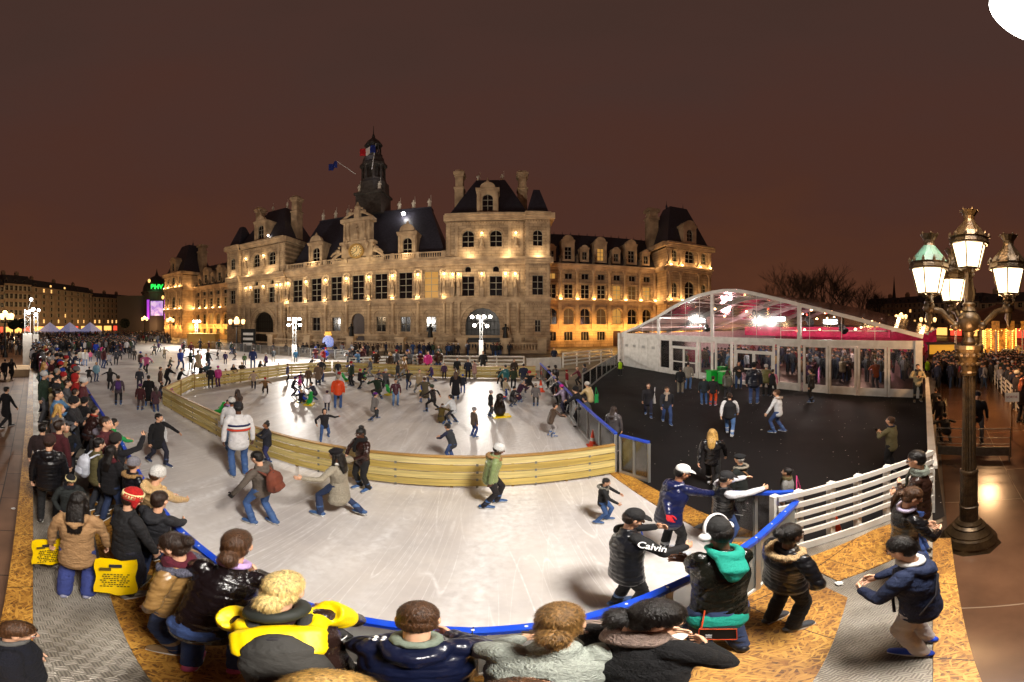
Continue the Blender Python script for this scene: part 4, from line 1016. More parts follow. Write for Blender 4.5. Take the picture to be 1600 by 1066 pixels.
# ------------------------------------------------------------------ marquee with clear gable
A_ = Vector((10.0, 27.0)); B_ = Vector((15.3, 4.8)); TL = (B_-A_).length
ang = atan2(B_.y-A_.y, B_.x-A_.x)
mq = empty('marquee', (A_.x, A_.y, 0), ang, 'large white-framed marquee with clear curved roof beside the black matting', 'marquee')
def tpx(x):
    ta = tan((x-X0)/KH); return (A_.y*ta-A_.x)/((B_.x-A_.x)/TL+((A_.y-B_.y)/TL)*ta)
PROF = [(0, 2.95), (2.4, 3.6), (4.8, 4.38), (6.4, 5.05), (7.8, 5.52), (9.0, 5.82), (10.2, 5.97), (11.2, 6.02), (12.2, 5.96), (13.2, 5.76), (14.3, 5.48), (16.2, 4.97), (19.2, 4.2), (TL, 3.2)]
DEP = 26.0
def prof_z(t):
    for (a, za), (c, zc) in zip(PROF[:-1], PROF[1:]):
        if a <= t <= c: return za+(zc-za)*(t-a)/(c-a)
    return PROF[-1][1]
for y in (0, 5.2, 10.4, 15.6, 20.8, 26.0):
    b = MB()
    for (a, za), (c, zc) in zip(PROF[:-1], PROF[1:]): b.beam((a, y, za), (c, y, zc), .16, .2)
    b.build('arch_beam', M_white if y == 0 else M_alu, mq)
b = MB(); b.beam((0, 0, 2.82), (TL, 0, 2.82), .14, .34); b.build('eave_beam', M_white, mq)
rt = MB()
for (a, za), (c, zc) in zip(PROF[:-1], PROF[1:]):
    rt.add([(a, -.05, za+.12), (c, -.05, zc+.12), (c, DEP, zc+.12), (a, DEP, za+.12)], [(0, 1, 2, 3)])
def roofmat():
    m = bpy.data.materials.new('clear_roof_film'); m.use_nodes = True
    n = m.node_tree; n.nodes.clear()
    o = n.nodes.new('ShaderNodeOutputMaterial'); mi = n.nodes.new('ShaderNodeMixShader')
    tr = n.nodes.new('ShaderNodeBsdfTransparent'); tr.inputs[0].default_value = (.72, .64, .6, 1)
    gl = n.nodes.new('ShaderNodeBsdfGlossy'); gl.inputs['Roughness'].default_value = .12; gl.inputs[0].default_value = (.9, .85, .8, 1)
    nz_ = n.nodes.new('ShaderNodeTexNoise'); nz_.inputs['Scale'].default_value = .8
    tc_ = n.nodes.new('ShaderNodeTexCoord'); n.links.new(tc_.outputs['Object'], nz_.inputs[0])
    bp = n.nodes.new('ShaderNodeBump'); bp.inputs['Strength'].default_value = .4; bp.inputs['Distance'].default_value = .15
    n.links.new(nz_.outputs[0], bp.inputs['Height']); n.links.new(bp.outputs[0], gl.inputs['Normal'])
    lw = n.nodes.new('ShaderNodeLayerWeight'); lw.inputs[0].default_value = .35
    ad2 = n.nodes.new('ShaderNodeMath'); ad2.inputs[1].default_value = .16; n.links.new(lw.outputs['Fresnel'], ad2.inputs[0])
    n.links.new(ad2.outputs[0], mi.inputs[0]); n.links.new(tr.outputs[0], mi.inputs[1]); n.links.new(gl.outputs[0], mi.inputs[2])
    n.links.new(mi.outputs[0], o.inputs[0]); return m
M_roof = roofmat()
rt.build('roof', M_roof, mq)
pu = MB()
for t_ in (2.4, 4.8, 7.8, 10.2, 12.2, 14.3, 16.2, 19.2, 21.2): pu.beam((t_, .1, prof_z(t_)-.06), (t_, DEP, prof_z(t_)-.06), .08, .08)
pu.build('purlin', M_alu, mq)
for t_ in (tpx(1029), tpx(1113), tpx(1249)):
    b = MB(); b.box(t_-.1, t_+.1, -.08, .08, 2.99, prof_z(t_)-.1); b.build('gable_post', M_white, mq)
gp = MB(); k = 0
for (a, za), (c, zc) in zip(PROF[:-1], PROF[1:]): gp.add([(a, .02, 2.99), (c, .02, 2.99), (c, .02, zc), (a, .02, za)], [(0, 1, 2, 3)])
gp.build('gable_glazing', M_plexi, mq)
for x in (1004, 1020, 1049, 1071, 1093, 1145, 1182, 1220, 1265, 1315, 1367): 
    t_ = tpx(x); gs = MB(); gs.box(t_-.012, t_+.012, -.01, .01, 2.99, prof_z(t_)-.1); gs.build('seam', M_white, mq)
# front wall: solid panels, windows, doors, measured along the gable
edges_solid = [(966, 1031)]
b = MB()
ts = [tpx(x) for x in (975, 985, 999, 1013, 1030)]
for a, c in zip(ts[:-1], ts[1:]):
    b.box(a+.015, c-.015, -.04, .04, .02, 2.64)
    m_ = (a+c)/2; b.box(m_-.22, m_+.22, -.055, -.04, 1.75, 2.05)
b.build('wall_panel', M_white, mq)
for a, c in zip(ts[:-1], ts[1:]):
    b = MB(); m_ = (a+c)/2; b.box(m_-.19, m_+.19, -.058, -.0555, 1.79, 2.01); b.build('hatch', M_alu, mq)
def frame_unit(x0, x1, zb=.45, zt=2.64, name='window', solid=True, door=False, transom=None):
    a, c = tpx(x0), tpx(x1); f = MB()
    f.box(a-.06, a+.06, -.06, .06, 0.01, zt); f.box(c-.06, c+.06, -.06, .06, 0.01, zt)
    f.box(a+.06, c-.06, -.05, .05, zt-.08, zt)
    if solid: f.box(a+.06, c-.06, -.045, .045, .02, zb)
    if transom: f.box(a+.06, c-.06, -.05, .05, transom-.05, transom+.05)
    if door:
        m_ = (a+c)/2
        for p, q in ((a+.06, m_), (m_, c-.06)) if c-a > 2 else ((a+.06, c-.06),):
            f.box(p, p+.09, -.04, .04, .03, transom-.05); f.box(q-.09, q, -.04, .04, .03, transom-.05)
            f.box(p+.09, q-.09, -.04, .04, .03, .3); f.box(p+.09, q-.09, -.04, .04, 1.0, 1.08); f.box(p+.09, q-.09, -.04, .04, transom-.14, transom-.05)
    o = f.build(name, M_white, mq)
    g = MB(); g.box(a+.06, c-.06, -.004, .004, zb if solid else .05, zt-.08); g.build('pane', M_plexi, o)
frame_unit(1032, 1047.5); frame_unit(1049.5, 1089.5, name='door', solid=False, door=True, transom=2.15)
frame_unit(1094, 1112.5); frame_unit(1119, 1143); frame_unit(1149, 1209, name='door', solid=False, door=True, transom=2.15)
for x0_, x1_ in ((1216, 1249), (1257, 1292.5), (1297, 1337), (1342, 1384), (1389, 1430)): frame_unit(x0_, x1_)
for x in (969, 1436):
    b = MB(); t_ = tpx(x); b.box(t_-.16, t_+.16, -.16, .16, .01, 3.0); b.build('corner_post', M_white, mq)
b = MB(); b.box(-.12, -.02, .1, DEP, .02, 2.95); b.build('side_wall', M_white, mq)
b = MB(); b.box(.05, TL-.05, .12, DEP, .006, .02); b.build('floor', mat('tent_floor', '2a1a12', .45, noise=(1.5, '3d2417', .8)), mq)
M_pink = mat('pink_drape', 'b0104f', .7, noise=(2, 'd8246e', .8))
b = MB()
b.box(.1, TL-.1, DEP-.2, DEP-.1, .02, 3.0); b.build('back_wall', M_pink, mq)
b = MB(); b.box(3.0, TL-4, 13.9, 14.1, 2.5, 3.5); b.build('pink_banner', M_pink, mq)
b = MB()
for i in range(6): b.box(8+i*2.2, 9.7+i*2.2, 13.2, 15.5, 3.1, 3.18)
b.build('ceiling_panel', M_white, mq)
b = MB(); b.box(1.2, 4.0, 6.5, 7.2, .02, 1.15); b.box(1.1, 4.1, 6.4, 7.3, 1.15, 1.2)
tag(b.build('counter', M_pink), 'pink service counter inside the marquee', 'counter'); cnt = bpy.data.objects['counter']
cnt.location = mq.location; cnt.rotation_euler = mq.rotation_euler
M_bulb = mat('bulb_warm', 'ffe0b0', .4, emit='ffc98a', estr=22); M_bulbr = mat('bulb_red', 'ff5040', .4, emit='ff4a38', estr=9); M_flood_in = mat('flood_inside', 'ffffff', .4, emit='f2f6ff', estr=7)
rr_ = random.Random(3)
T3 = Matrix.Translation((A_.x, A_.y, 0)) @ Matrix.Rotation(ang, 4, 'Z')
for i in range(38):
    t_ = rr_.uniform(3.5, 20.5); y = rr_.uniform(1.5, 22); z = min(prof_z(t_)-.5, rr_.uniform(3.2, 5.2))
    b = MB(); b.lathe([(.05, .1), (.09, .02), (.05, -.02)], 6)
    o = b.build('pendant_lamp', M_bulb if i % 5 else M_bulbr)
    o.location = T3 @ Vector((t_, y, z)); tag(o, 'small bright lamp hanging under the clear marquee roof', 'lamp', 'pendant lamps under the marquee roof')
for i, (t_, y, z, w) in enumerate(((6.6, 2.6, 4.0, 1.3), (13.0, 3.6, 4.1, 1.1), (16.9, 3.2, 3.9, .9))):
    e = empty('stage_light', T3 @ Vector((t_, y, z)), ang, ['long white strip floodlight under the high bay of the marquee', 'white floodlight in the middle bay of the marquee', 'small white floodlight near the low end of the marquee'][i], 'floodlight')
    b = MB(); b.box(-w/2-.05, w/2+.05, .0, .12, -.08, .3); b.build('housing', M_iron, e)
    for q in (0, .17):
        b = MB(); b.box(-w/2, w/2, -.02, -.002, -.04+q, .05+q); b.build('tube', M_flood_in, e)
    light('POINT', 'tent_light', T3 @ Vector((t_, y-.3, z-.1)), 360, (1, .92, .88), .3)
for t_, y, c in ((5, 9, (1, .5, .55)), (11, 9, (1, .6, .45)), (17, 8, (1, .55, .4)), (10, 19, (1, .25, .5)), (17, 18, (1, .4, .4))):
    light('POINT', 'tent_light', T3 @ Vector((t_, y, 3.4)), 620, c, .4)
for i, (t_, y, z) in enumerate(((7.9, 2.0, 3.6), (11.8, 2.4, 4.6), (15.8, 2.2, 4.1), (18.0, 2.0, 3.6))):
    b = MB(); b.tube([(0, 0, .5), (0, 0, .15)], .02, 6); b.sphere((0, -.05, 0), .2, 10, 8, (1, .9, 1.1)); b.tube([(0, -.1, 0), (-.1, -.35, -.2)], [.17, .22], 8)
    o = b.build('speaker', mat('speaker_black', '131215', .5)); o.location = T3 @ Vector((t_, y, z))
    tag(o, ['black loudspeaker beside the long white strip floodlight', 'black loudspeaker under the top of the marquee arch', 'black loudspeaker before the pink banner', 'black loudspeaker near the low end of the marquee roof'][i], 'loudspeaker', 'loudspeakers hung in the marquee')

# ------------------------------------------------------------------ floodlight masts
M_lens = mat('flood_lens', 'ffffff', .4, emit='fff3e4', estr=60)
def mast(x, D, ztop, label, heads, e, boxh=3.0, bw=.26, facing=0, flood=4500, zg=GZ):
    base = at(x, D, zg); h = ztop-zg
    m = empty('floodlight_mast', base, facing, label, 'floodlight mast', 'floodlight masts round the rinks')
    b = MB(); b.box(-bw, bw, -bw, bw, 0, boxh); b.box(-bw-.12, bw+.12, -bw-.12, bw+.12, 0, .14); b.build('casing', M_white, m)
    tt = MB(); w = bw*.62
    for q in ((-w, -w), (w, -w), (w, w), (-w, w)): tt.tube([(q[0], q[1], boxh), (q[0], q[1], h)], .025, 6)
    nseg = max(2, int((h-boxh)/.45)); c4 = [(-w, -w), (w, -w), (w, w), (-w, w)]
    for i in range(nseg):
        za, zb = boxh+(h-boxh)*i/nseg, boxh+(h-boxh)*(i+1)/nseg
        for j in range(4):
            p, q = c4[j], c4[(j+1) % 4]; 
            if i % 2: p, q = q, p
            tt.tube([(p[0], p[1], za), (q[0], q[1], zb)], .015, 5)
    tt.build('truss', M_alu, m)
    for i, (dx, dz) in enumerate(heads):
        b = MB(); b.box(dx-.17, dx+.17, -.05-bw, .16-bw, h+dz-.15, h+dz+.15); b.tube([(0, 0, h-.3), (dx, -bw, h+dz)], .03, 6)
        l = b.build('lamp_head', M_iron, m)
        g = MB(); g.sphere((dx, -.06-bw, h+dz), .13, 10, 8, (1, .4, 1)); g.build('lens', M_lens, l)
    Rz = Matrix.Rotation(facing, 3, 'Z')
    light('POINT', 'mast_light', base+Rz @ Vector((0, -(bw+.55), h+.05)), 2.2*e, COOL, .3)
    if e > 1000 and flood: light('SPOT', 'mast_light', base+Vector((0, bw+.6, h+.1)), flood, (1, .9, .76), .3, target=base+Vector((0, 18, h+15)), spot=R(125), blend=.8)  # extra spot behind the lamp heads, added to wash the hall front
    return m
mast(752, 27.4, 4.35, 'white floodlight mast in front of the great doorway', [(-.75, .1), (-.25, .1), (.25, .1), (.75, .1), (-.55, -.65), (.5, -.7)], 1100, 2.9, .17, flood=5000)
mast(460, 31.5, 4.2, 'white floodlight mast at the back corner of the large ice', [(-.5, .1), (0, .1), (.5, .1), (-.55, -.5), (.55, -.5)], 1700, 2.2, .24, facing=R(35))
mast(307, 50, 4.1, 'small distant floodlight mast before the set-back wing of the city hall', [(-.4, .1), (.1, .1), (.5, .1)], 2600, 2.4, .3, facing=R(50))
mast(43, 29.5, 5.2, 'tall floodlight mast with white casing on the walkway beside the crowd', [(.35, .9), (.55, 0), (.1, -.35), (.75, -.5)], 620, 3.4, .4, facing=R(80))
mast(56, 34, 5.0, 'second floodlight mast half hidden behind the tall one on the walkway', [(.3, .3), (-.3, .3)], 300, 3.2, .3, facing=R(80))
b = MB(); p = at(39, 26.5, GZ); b.box(p.x-1.6, p.x+1.2, p.y-1.1, p.y+.5, GZ, GZ+.62)
tag(b.build('concrete_block', M_stone), 'pale concrete block at the foot of the tall floodlight mast', 'block')

# the big floodlight above the right-hand pavement, partly out of frame
FL = PD(1618, 22, 3.2)
fl = empty('floodlight', FL, 0, 'huge glaring round floodlight high above the street lamp', 'floodlight')
aimd = Vector((-1.6, 7, -8)).normalized(); q = aimd.to_track_quat('-Z', 'Y').to_matrix().to_4x4()
b = MB(); b.lathe([(.62, 0), (.66, .05), (.6, .3), (.3, .5), (.1, .55)], 32); o = b.build('housing', M_iron, fl); o.matrix_local = q
b = MB(); b.lathe([(.585, -.02), (.585, -.012)], 32); o = b.build('lens', mat('flood_lens_big', 'ffffff', .4, emit='fff8f0', estr=9), fl); o.matrix_local = q
b = MB(); b.tube([(.4, 0, .3), (1.2, -.6, .1), (1.5, -1.0, -8.3)], [.05, .06, .09], 8); b.build('pole', M_iron, fl)
light('SPOT', 'key_light', FL+aimd*.15, 7300, COOL, 1.0, target=FL+Vector((-5.2, 6.5, -6.5)), spot=R(150), blend=.6)

# ------------------------------------------------------------------ street lamps
M_verd = mat('verdigris', '4a6e5c', .55, noise=(4, '33453a', .8)); M_bronze = mat('lamp_bronze', '3b2d1d', .38, .55, noise=(6, '57452c', .7), bump=(20, .4)); M_bronzeg = mat('lamp_bronze_hi', '4a3a26', .35, .5, noise=(9, '2a2016', .8), bump=(30, .6))
def lantern(parent, x, y, z, s=1.0, crown=None):
    """six-sided glazed lantern whose body is at z (bottom)"""
    L = MB(); L.lathe([(.06*s, -.2*s), (.05*s, -.1*s), (.13*s, -.02*s), (.19*s, 0), (.19*s, .03*s)], 6, (x, y, z))
    for i in range(6):
        a = 2*pi*i/6; a1 = (x+.19*s*cos(a), y+.19*s*sin(a), z+.02*s); a2 = (x+.29*s*cos(a), y+.29*s*sin(a), z+.52*s)
        L.tube([a1, a2], .012*s, 5)
    for i in range(2):
        a = pi*i+.5; L.tube([(x+.06*s*cos(a), y+.06*s*sin(a), z-.22*s), (x+.2*s*cos(a), y+.2*s*sin(a), z-.16*s), (x+.16*s*cos(a), y+.16*s*sin(a), z-.03*s)], .022*s, 6)
    o = L.build('lantern', M_bronze, parent, smooth=False)
    g = MB(); g.lathe([(.175*s, .03*s), (.275*s, .51*s)], 6, (x, y, z)); g.build('glass', M_lantern, o)
    c = MB(); c.lathe([(.31*s, .5*s), (.33*s, .53*s), (.31*s, .62*s), (.33*s, .64*s)], 12, (x, y, z))
    c.mi = 1; c.lathe([(.3*s, .645*s), (.25*s, .76*s), (.16*s, .9*s), (.10*s, 1.0*s)], 12, (x, y, z)); c.mi = 0
    c.lathe([(.1*s, 1.0*s), (.085*s, 1.05*s), (.09*s, 1.12*s), (.15*s, 1.24*s), (.13*s, 1.24*s)], 12, (x, y, z))
    for i in range(12):
        a = 2*pi*i/12; c.lathe([(.02*s, 0), (.028*s, .05*s), (.006*s, .11*s)], 5, (x+.32*s*cos(a), y+.32*s*sin(a), z+.63*s))
        if i % 2: c.lathe([(.014*s, 0), (.018*s, .03*s), (.004*s, .05*s)], 5, (x+.14*s*cos(a), y+.14*s*sin(a), z+1.23*s))
    c.build('cap', [M_bronze, crown or M_bronze], o, smooth=False)
    for q in (o, *o.children): q.scale = (1, 1, .84)
    o.location = (0, 0, z*.16)
    for q in o.children: q.scale = (1, 1, 1)
    return o
def big_lamp():
    base = at(1514, 5.25, GZ+.022)
    m = empty('street_lamp', base-Vector((0, 0, .05)), 0, 'ornate bronze street lamp with four lit lanterns on a fluted column', 'street lamp')
    f = MB(); f.lathe([(.50, 0), (.52, .05), (.47, .12), (.47, .15)], 8); f.lathe([(.46, .15), (.455, .2), (.40, .27), (.40, .30), (.36, .34), (.36, .37), (.26, .48), (.27, .52), (.21, .56), (.22, .6), (.17, .66)], 28); f.build('base', M_bronze, m, True)
    f = MB(); f.lathe([(.15, .66), (.15, .95), (.16, 1.0), (.135, 1.02)], 24); f.lathe([(.14, 1.02), (.145, 1.2), (.14, 1.7), (.15, 1.74), (.15, 1.78), (.135, 1.8)], 24)
    f.lathe([(.12, 1.8), (.102, 3.55)], 32, flute=.16); f.build('column', M_bronzeg, m, False)
    f = MB(); f.lathe([(.125, 3.55), (.14, 3.6), (.12, 3.63), (.15, 3.8), (.22, 3.98), (.24, 4.0), (.24, 4.06)], 12)
    for i in range(12):
        a = 2*pi*i/12; f.sphere((.2*cos(a), .2*sin(a), 3.9), .045, 6, 5); f.sphere((.17*cos(a), .17*sin(a), 3.75), .035, 6, 5)
    f.build('capital', M_bronze, m)
    f = MB(); f.lathe([(.1, 4.06), (.12, 4.12), (.07, 4.2), (.1, 4.28)], 14); f.sphere((0, 0, 4.46), .19, 18, 12); f.lathe([(.12, 4.63), (.09, 4.7), (.11, 4.74), (.075, 4.78)], 14)
    f.lathe([(.075, 4.78), (.1, 4.9), (.055, 5.22), (.08, 5.28), (.06, 5.34)], 16, flute=.1); f.build('hub', M_bronze, m, True)
    view = Vector((base.x, base.y, 0)).normalized(); right = Vector((view.y, -view.x, 0))
    lantern(m, 0, 0, 5.34, 1.0)
    for k, (dr, dv, cr) in enumerate(((-.62, -.15, M_verd), (.62, -.1, None), (-.3, .72, None))):
        e_ = right*dr+view*dv
        p0 = Vector((0, 0, 4.42)); p1 = e_*.35+Vector((0, 0, 4.38)); p2 = e_*.7+Vector((0, 0, 4.62)); p3 = e_*1.0+Vector((0, 0, 4.66))
        f = MB(); f.tube([p0, p1, p2, p3], [.06, .05, .05, .06], 10); f.sphere(p1, .075, 10, 8); f.sphere(p3+Vector((0, 0, .02)), .1, 12, 8); f.lathe([(.06, 0), (.075, .06), (.04, .12), (.06, .22)], 10, p3+Vector((0, 0, .06)))
        f.tube([p3-Vector((0, 0, .05)), p3-Vector((0, 0, .16)), p3-Vector((0, 0, .3))], [.05, .06, .01], 8)
        f.build('arm', M_bronze, m, True)
        lantern(m, p3.x, p3.y, 4.88+(.02 if k < 2 else -.05), .97, cr)
        light('POINT', 'lantern_light', base+Vector((p3.x, p3.y, 4.75)), 75, (1, .66, .34), .08)
    light('POINT', 'lantern_light', base+Vector((0, 0, 6.5))-view*.5, 60, (1, .66, .34), .1)
    light('POINT', 'lantern_light', base+Vector((0, 0, 3.9))-view*.55, 60, (1, .6, .28), .15)
big_lamp()
M_lanternf = mat('far_lantern', 'ffe0b0', .4, emit='ffc27a', estr=3.2)
def candelabra(x, D, h=5.0, s=1.3, label='', e=120, n=5):
    base = at(x, D, GZ); m = empty('street_lamp', base, rnd.uniform(0, 1), label, 'street lamp', 'distant candelabra street lamps on the square')
    f = MB(); f.lathe([(.35, 0), (.3, .5), (.16, .8), (.12, 1.2), (.09, h-.8), (.14, h-.7), (.05, h-.6), (.05, h)], 10); f.build('column', M_iron, m)
    a_ = MB(); g = MB()
    for i in range(n-1):
        a = 2*pi*i/(n-1); c_, s_ = cos(a), sin(a)
        a_.tube([(0, 0, h-.6), (.5*c_, .5*s_, h-.75), (.9*c_, .9*s_, h-.4)], .05, 6); g = MB(); g.lathe([(.14*s, 0), (.24*s, .45*s), (.1*s, .6*s)], 6, (.9*c_, .9*s_, h-.35)); g.build('lantern', M_lanternf, m)
    g = MB(); g.lathe([(.14*s, 0), (.24*s, .45*s), (.1*s, .6*s)], 6, (0, 0, h)); a_.build('arm', M_iron, m); g.build('lantern', M_lanternf, m)
    light('POINT', 'lamp_light', base+Vector((0, 0, h+1.2)), e, (1, .7, .4), .3)
candelabra(226, 95, 5.5, 1.6, 'distant lamp standing before the domed store', 500)
candelabra(266, 80, 5.0, 1.5, 'distant lamp near the far corner of the city hall', 400)
candelabra(370, 46, 4.6, 1.2, 'lamp with low orange lanterns in front of the pavilion of the city hall', 160)
candelabra(1408, 60, 5.6, 1.3, 'lamp behind the marquee roof, before the bare trees', 200)
candelabra(1450, 42, 4.9, 1.0, 'lamp between the marquee roof and the carousel', 120)
candelabra(8, 40, 5.2, 1.3, 'lamp on the walkway among the strolling people', 900)
candelabra(1585, 60, 5.0, 1.2, 'lamp beyond the carousel', 300)

# ------------------------------------------------------------------ far buildings
M_far = mat('far_plaster', '8f7b63', .85, noise=(.5, '74624e', .7)); M_farroof = mat('far_zinc', '2c2a2b', .6)
M_shop = mat('shop_glow', 'ffcf80', .5, emit='ffb65c', estr=1.8, noise=(1.6, '3a1d0a', .8)); M_winlit = mat('far_window_lit', 'ffd890', .5, emit='ffc070', estr=1.6)
M_winred = mat('shop_red', 'ff6a50', .5, emit='ff5038', estr=1.2)
def row_building(x0_, D0, x1_, D1, h, floors, bays, label, lit, roofh=3.0, m=None, name='apartment_building'):
    a = at(x0_, D0, GZ); c = at(x1_, D1, GZ); L = (c-a).length; an = atan2(c.y-a.y, c.x-a.x)
    e = empty(name, a, an, label, 'building')
    b = MB(); fh = (h-3.6)/floors; ops = []
    for k in range(floors):
        for i in range(bays): ops.append((L*(i+.5)/bays, 1.15, 4.4+fh*k, 4.4+fh*k+fh*.58, False))
    # side facing the camera is local -y after the row runs away to the right
    wall(b, 0, L, 0, h, 0, ops, .3); b.box(0, L, .35, 12, 0, h-.01)
    for z in (3.7, h-fh-.2, h-.1): b.box(-.1, L+.1, -.3, .02, z, z+.25)
    b.build('wall', m or M_far, e)
    r = MB(); r.add([(0, 0, h+.16), (L, 0, h+.16), (L, 12, h+.16), (0, 12, h+.16), (.2, 2.2, h+roofh), (L-.2, 2.2, h+roofh), (L-.2, 9.8, h+roofh), (.2, 9.8, h+roofh)], [(0, 1, 5, 4), (1, 2, 6, 5), (2, 3, 7, 6), (3, 0, 4, 7), (4, 5, 6, 7)])
    rf = r.build('roof', M_farroof, e)
    for i in range(max(2, bays//3)):
        q = L*(i+.3)/max(2, bays//3); c_ = MB(); c_.box(q-.8, q+.8, 4, 5, h+1.5, h+roofh+1.6); 
        for j in range(4): c_.lathe([(.12, 0), (.12, .6)], 6, (q-.6+j*.4, 4.5, h+roofh+1.6))
        c_.build('chimney', m or M_far, rf)
    for i in range(bays):
        q = L*(i+.5)/bays; d_ = MB(); d_.box(q-.75, q+.75, .5, 2.5, h+.2, h+1.9); dd = d_.build('dormer', M_farroof, rf) if i % 2 == 0 else None
        if dd:
            g = MB(); g.box(q-.5, q+.5, .47, .49, h+.45, h+1.7); g.build('pane', M_winlit if (i, 'd') in lit else M_glassd, dd)
    wm = {}
    for mm in ('d', 'l', 'r'):
        g = MB(); g.box(-.57, .57, 0, .02, 0, fh*.58); g.mi = 1; g.box(-.04, .04, -.03, 0, 0, fh*.58); g.box(-.57, .57, -.03, 0, fh*.3, fh*.3+.06); g.box(-1.0, -.62, -.34, -.31, 0, fh*.58); g.box(.62, 1.0, -.34, -.31, 0, fh*.58)
        wm[mm] = g.mesh('window', [{'d': M_glassd, 'l': M_winlit, 'r': M_winred}[mm], M_frame])
    for k in range(floors):
        for i in range(bays):
            o = link('window', wm['l' if (i, k) in lit else 'd'], e, (L*(i+.5)/bays, .25, 4.4+fh*k))
    for i in range(max(2, bays//2)):
        n_ = max(2, bays//2); q0, q1 = L*(i+.12)/n_, L*(i+.88)/n_
        s_ = MB(); s_.box(q0, q1, -.06, -.02, .4, 2.9); sf = s_.build('shop_front', [M_shop, M_winred][i % 3 == 2], e); w_ = MB(); w_.box(q0-.2, q1+.2, -.9, -.05, 3.0, 3.15); w_.build('awning', M_door, sf)
    return e
row_building(-30, 120, 6, 122, 19, 5, 6, 'dark apartment building at the very edge of the square', {(3, 0), (1, 0), (4, 1)}, 3)
row_building(7, 123, 49, 129, 20, 5, 6, 'tall apartment building behind the floodlight mast', {(1, 0), (3, 0), (4, 0), (5, 1)}, 4)
row_building(50, 130, 144, 163, 19.5, 6, 9, 'broad seven-storey apartment building behind the three pyramid tents', {(1, 5), (2, 5), (0, 0), (1, 0), (3, 0), (4, 1), (6, 0), (7, 0), (2, 'd'), (4, 'd')}, 3.4)
row_building(145, 164, 203, 182, 18, 5, 9, 'lower apartment building to the side of the broad one', {(0, 0), (1, 0), (3, 0), (4, 0), (8, 2), (6, 1), (5, 0)}, 2.6)
for p_, e_ in ((at(95, 118, 3), 3000), (at(20, 105, 3), 3000), (at(165, 145, 3), 2200), (at(240, 125, 3), 1500)): light('POINT', 'square_light', p_, e_*1.6, (1, .62, .3), 1)
# domed store with lit columns and a green sign
ds = empty('department_store', at(245, 135, GZ), R(62), 'dark domed corner store with purple-lit columns and a green glowing sign', 'store')
b = MB(); b.lathe([(6.0, 0), (6.0, 17), (6.5, 17.2), (6.5, 17.8)], 12); b.box(-16, -4, -3, 9, 0, 16); b.box(4, 16, 0, 9, 0, 16); b.build('wall', mat('store_stone', '3a2e26', .8), ds)
b = MB(); b.lathe([(5.9, 17.8), (5.6, 20), (4.4, 22.4), (2.6, 24), (.8, 25), (.3, 26.5), (.05, 28)], 16); b.build('roof', M_lead, ds)
_c = at(245, 135, GZ); _v = -Vector((_c.x, _c.y, 0)).normalized(); _loc = Matrix.Rotation(-R(62), 3, 'Z')
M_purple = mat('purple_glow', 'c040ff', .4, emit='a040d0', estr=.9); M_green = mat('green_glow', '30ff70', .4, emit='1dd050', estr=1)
vdir = _loc @ _v; rdir = Vector((-vdir.y, vdir.x, 0))
for q in (-1, 1):
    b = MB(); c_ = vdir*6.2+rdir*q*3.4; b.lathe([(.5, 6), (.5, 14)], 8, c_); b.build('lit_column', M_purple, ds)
b = MB(); c_ = vdir*6.15; b.beam(c_-rdir*2.4+Vector((0, 0, 10.5)), c_+rdir*2.4+Vector((0, 0, 10.5)), .1, 6, (0, 0, 1)); b.build('lit_window', mat('store_screen', 'ffffff', .4, emit='c890f0', estr=.7, noise=(.6, '40204a', .9)), ds)
b = MB(); b.lathe([(5.0, 18.2), (5.1, 19.2)], 12); b.build('dome_glow', mat('dome_green', '0a4a20', .5, emit='12a040', estr=.5), ds)
an_ = atan2(_v.x, -_v.y)
t_ = text_obj('sign', 'BHV', 2.5, M_green, (0, 0, 0), (0, 0, 0), None, .15, bold=.12); t_.parent = ds
t_.matrix_local = Matrix.Translation(vdir*6.9+Vector((0, 0, 19.3))) @ Matrix.Rotation(an_-R(62), 4, 'Z') @ Matrix.Rotation(pi/2, 4, 'X')
for q, z in ((-1.5, 22), (2.6, 21.5), (1.2, 15)):
    b = MB(); b.sphere(vdir*(5.2 if z > 20 else 6.1)+rdir*q*2+Vector((0, 0, z)), .55, 8, 6, (1, 1, 1.5)); b.build('window', M_winlit, ds)
light('POINT', 'sign_light', at(243, 125, 18), 500, (.3, 1, .45), 1)
# dark backdrop houses behind, right
row_building(1352, 150, 1398, 140, 13, 4, 7, 'dark riverside building beyond the bare trees', {(2, 0), (5, 1)}, 3)
row_building(1399, 128, 1440, 118, 12, 4, 6, 'dark riverside building beside the thin spire', {(1, 0), (4, 0), (3, 2)}, 3)
row_building(1441, 110, 1530, 96, 11, 3, 9, 'dark riverside building behind the street lamp', {(1, 0), (6, 1)}, 3)
row_building(1531, 92, 1640, 80, 10, 3, 9, 'dark riverside building behind the carousel', {(2, 0)}, 3)
row_building(203, 230, 222, 226, 17, 5, 3, 'dark building closing the street beside the domed store', {(0, 0)}, 3)
sp = MB(); sp.lathe([(2.2, 0), (2.2, 14), (1.4, 15), (1.2, 20), (.7, 24), (.05, 33)], 8)
o = sp.build('church_spire', M_farroof); o.location = at(1397, 190, GZ); tag(o, 'thin dark church spire on the skyline between the bare trees and the lantern', 'spire')

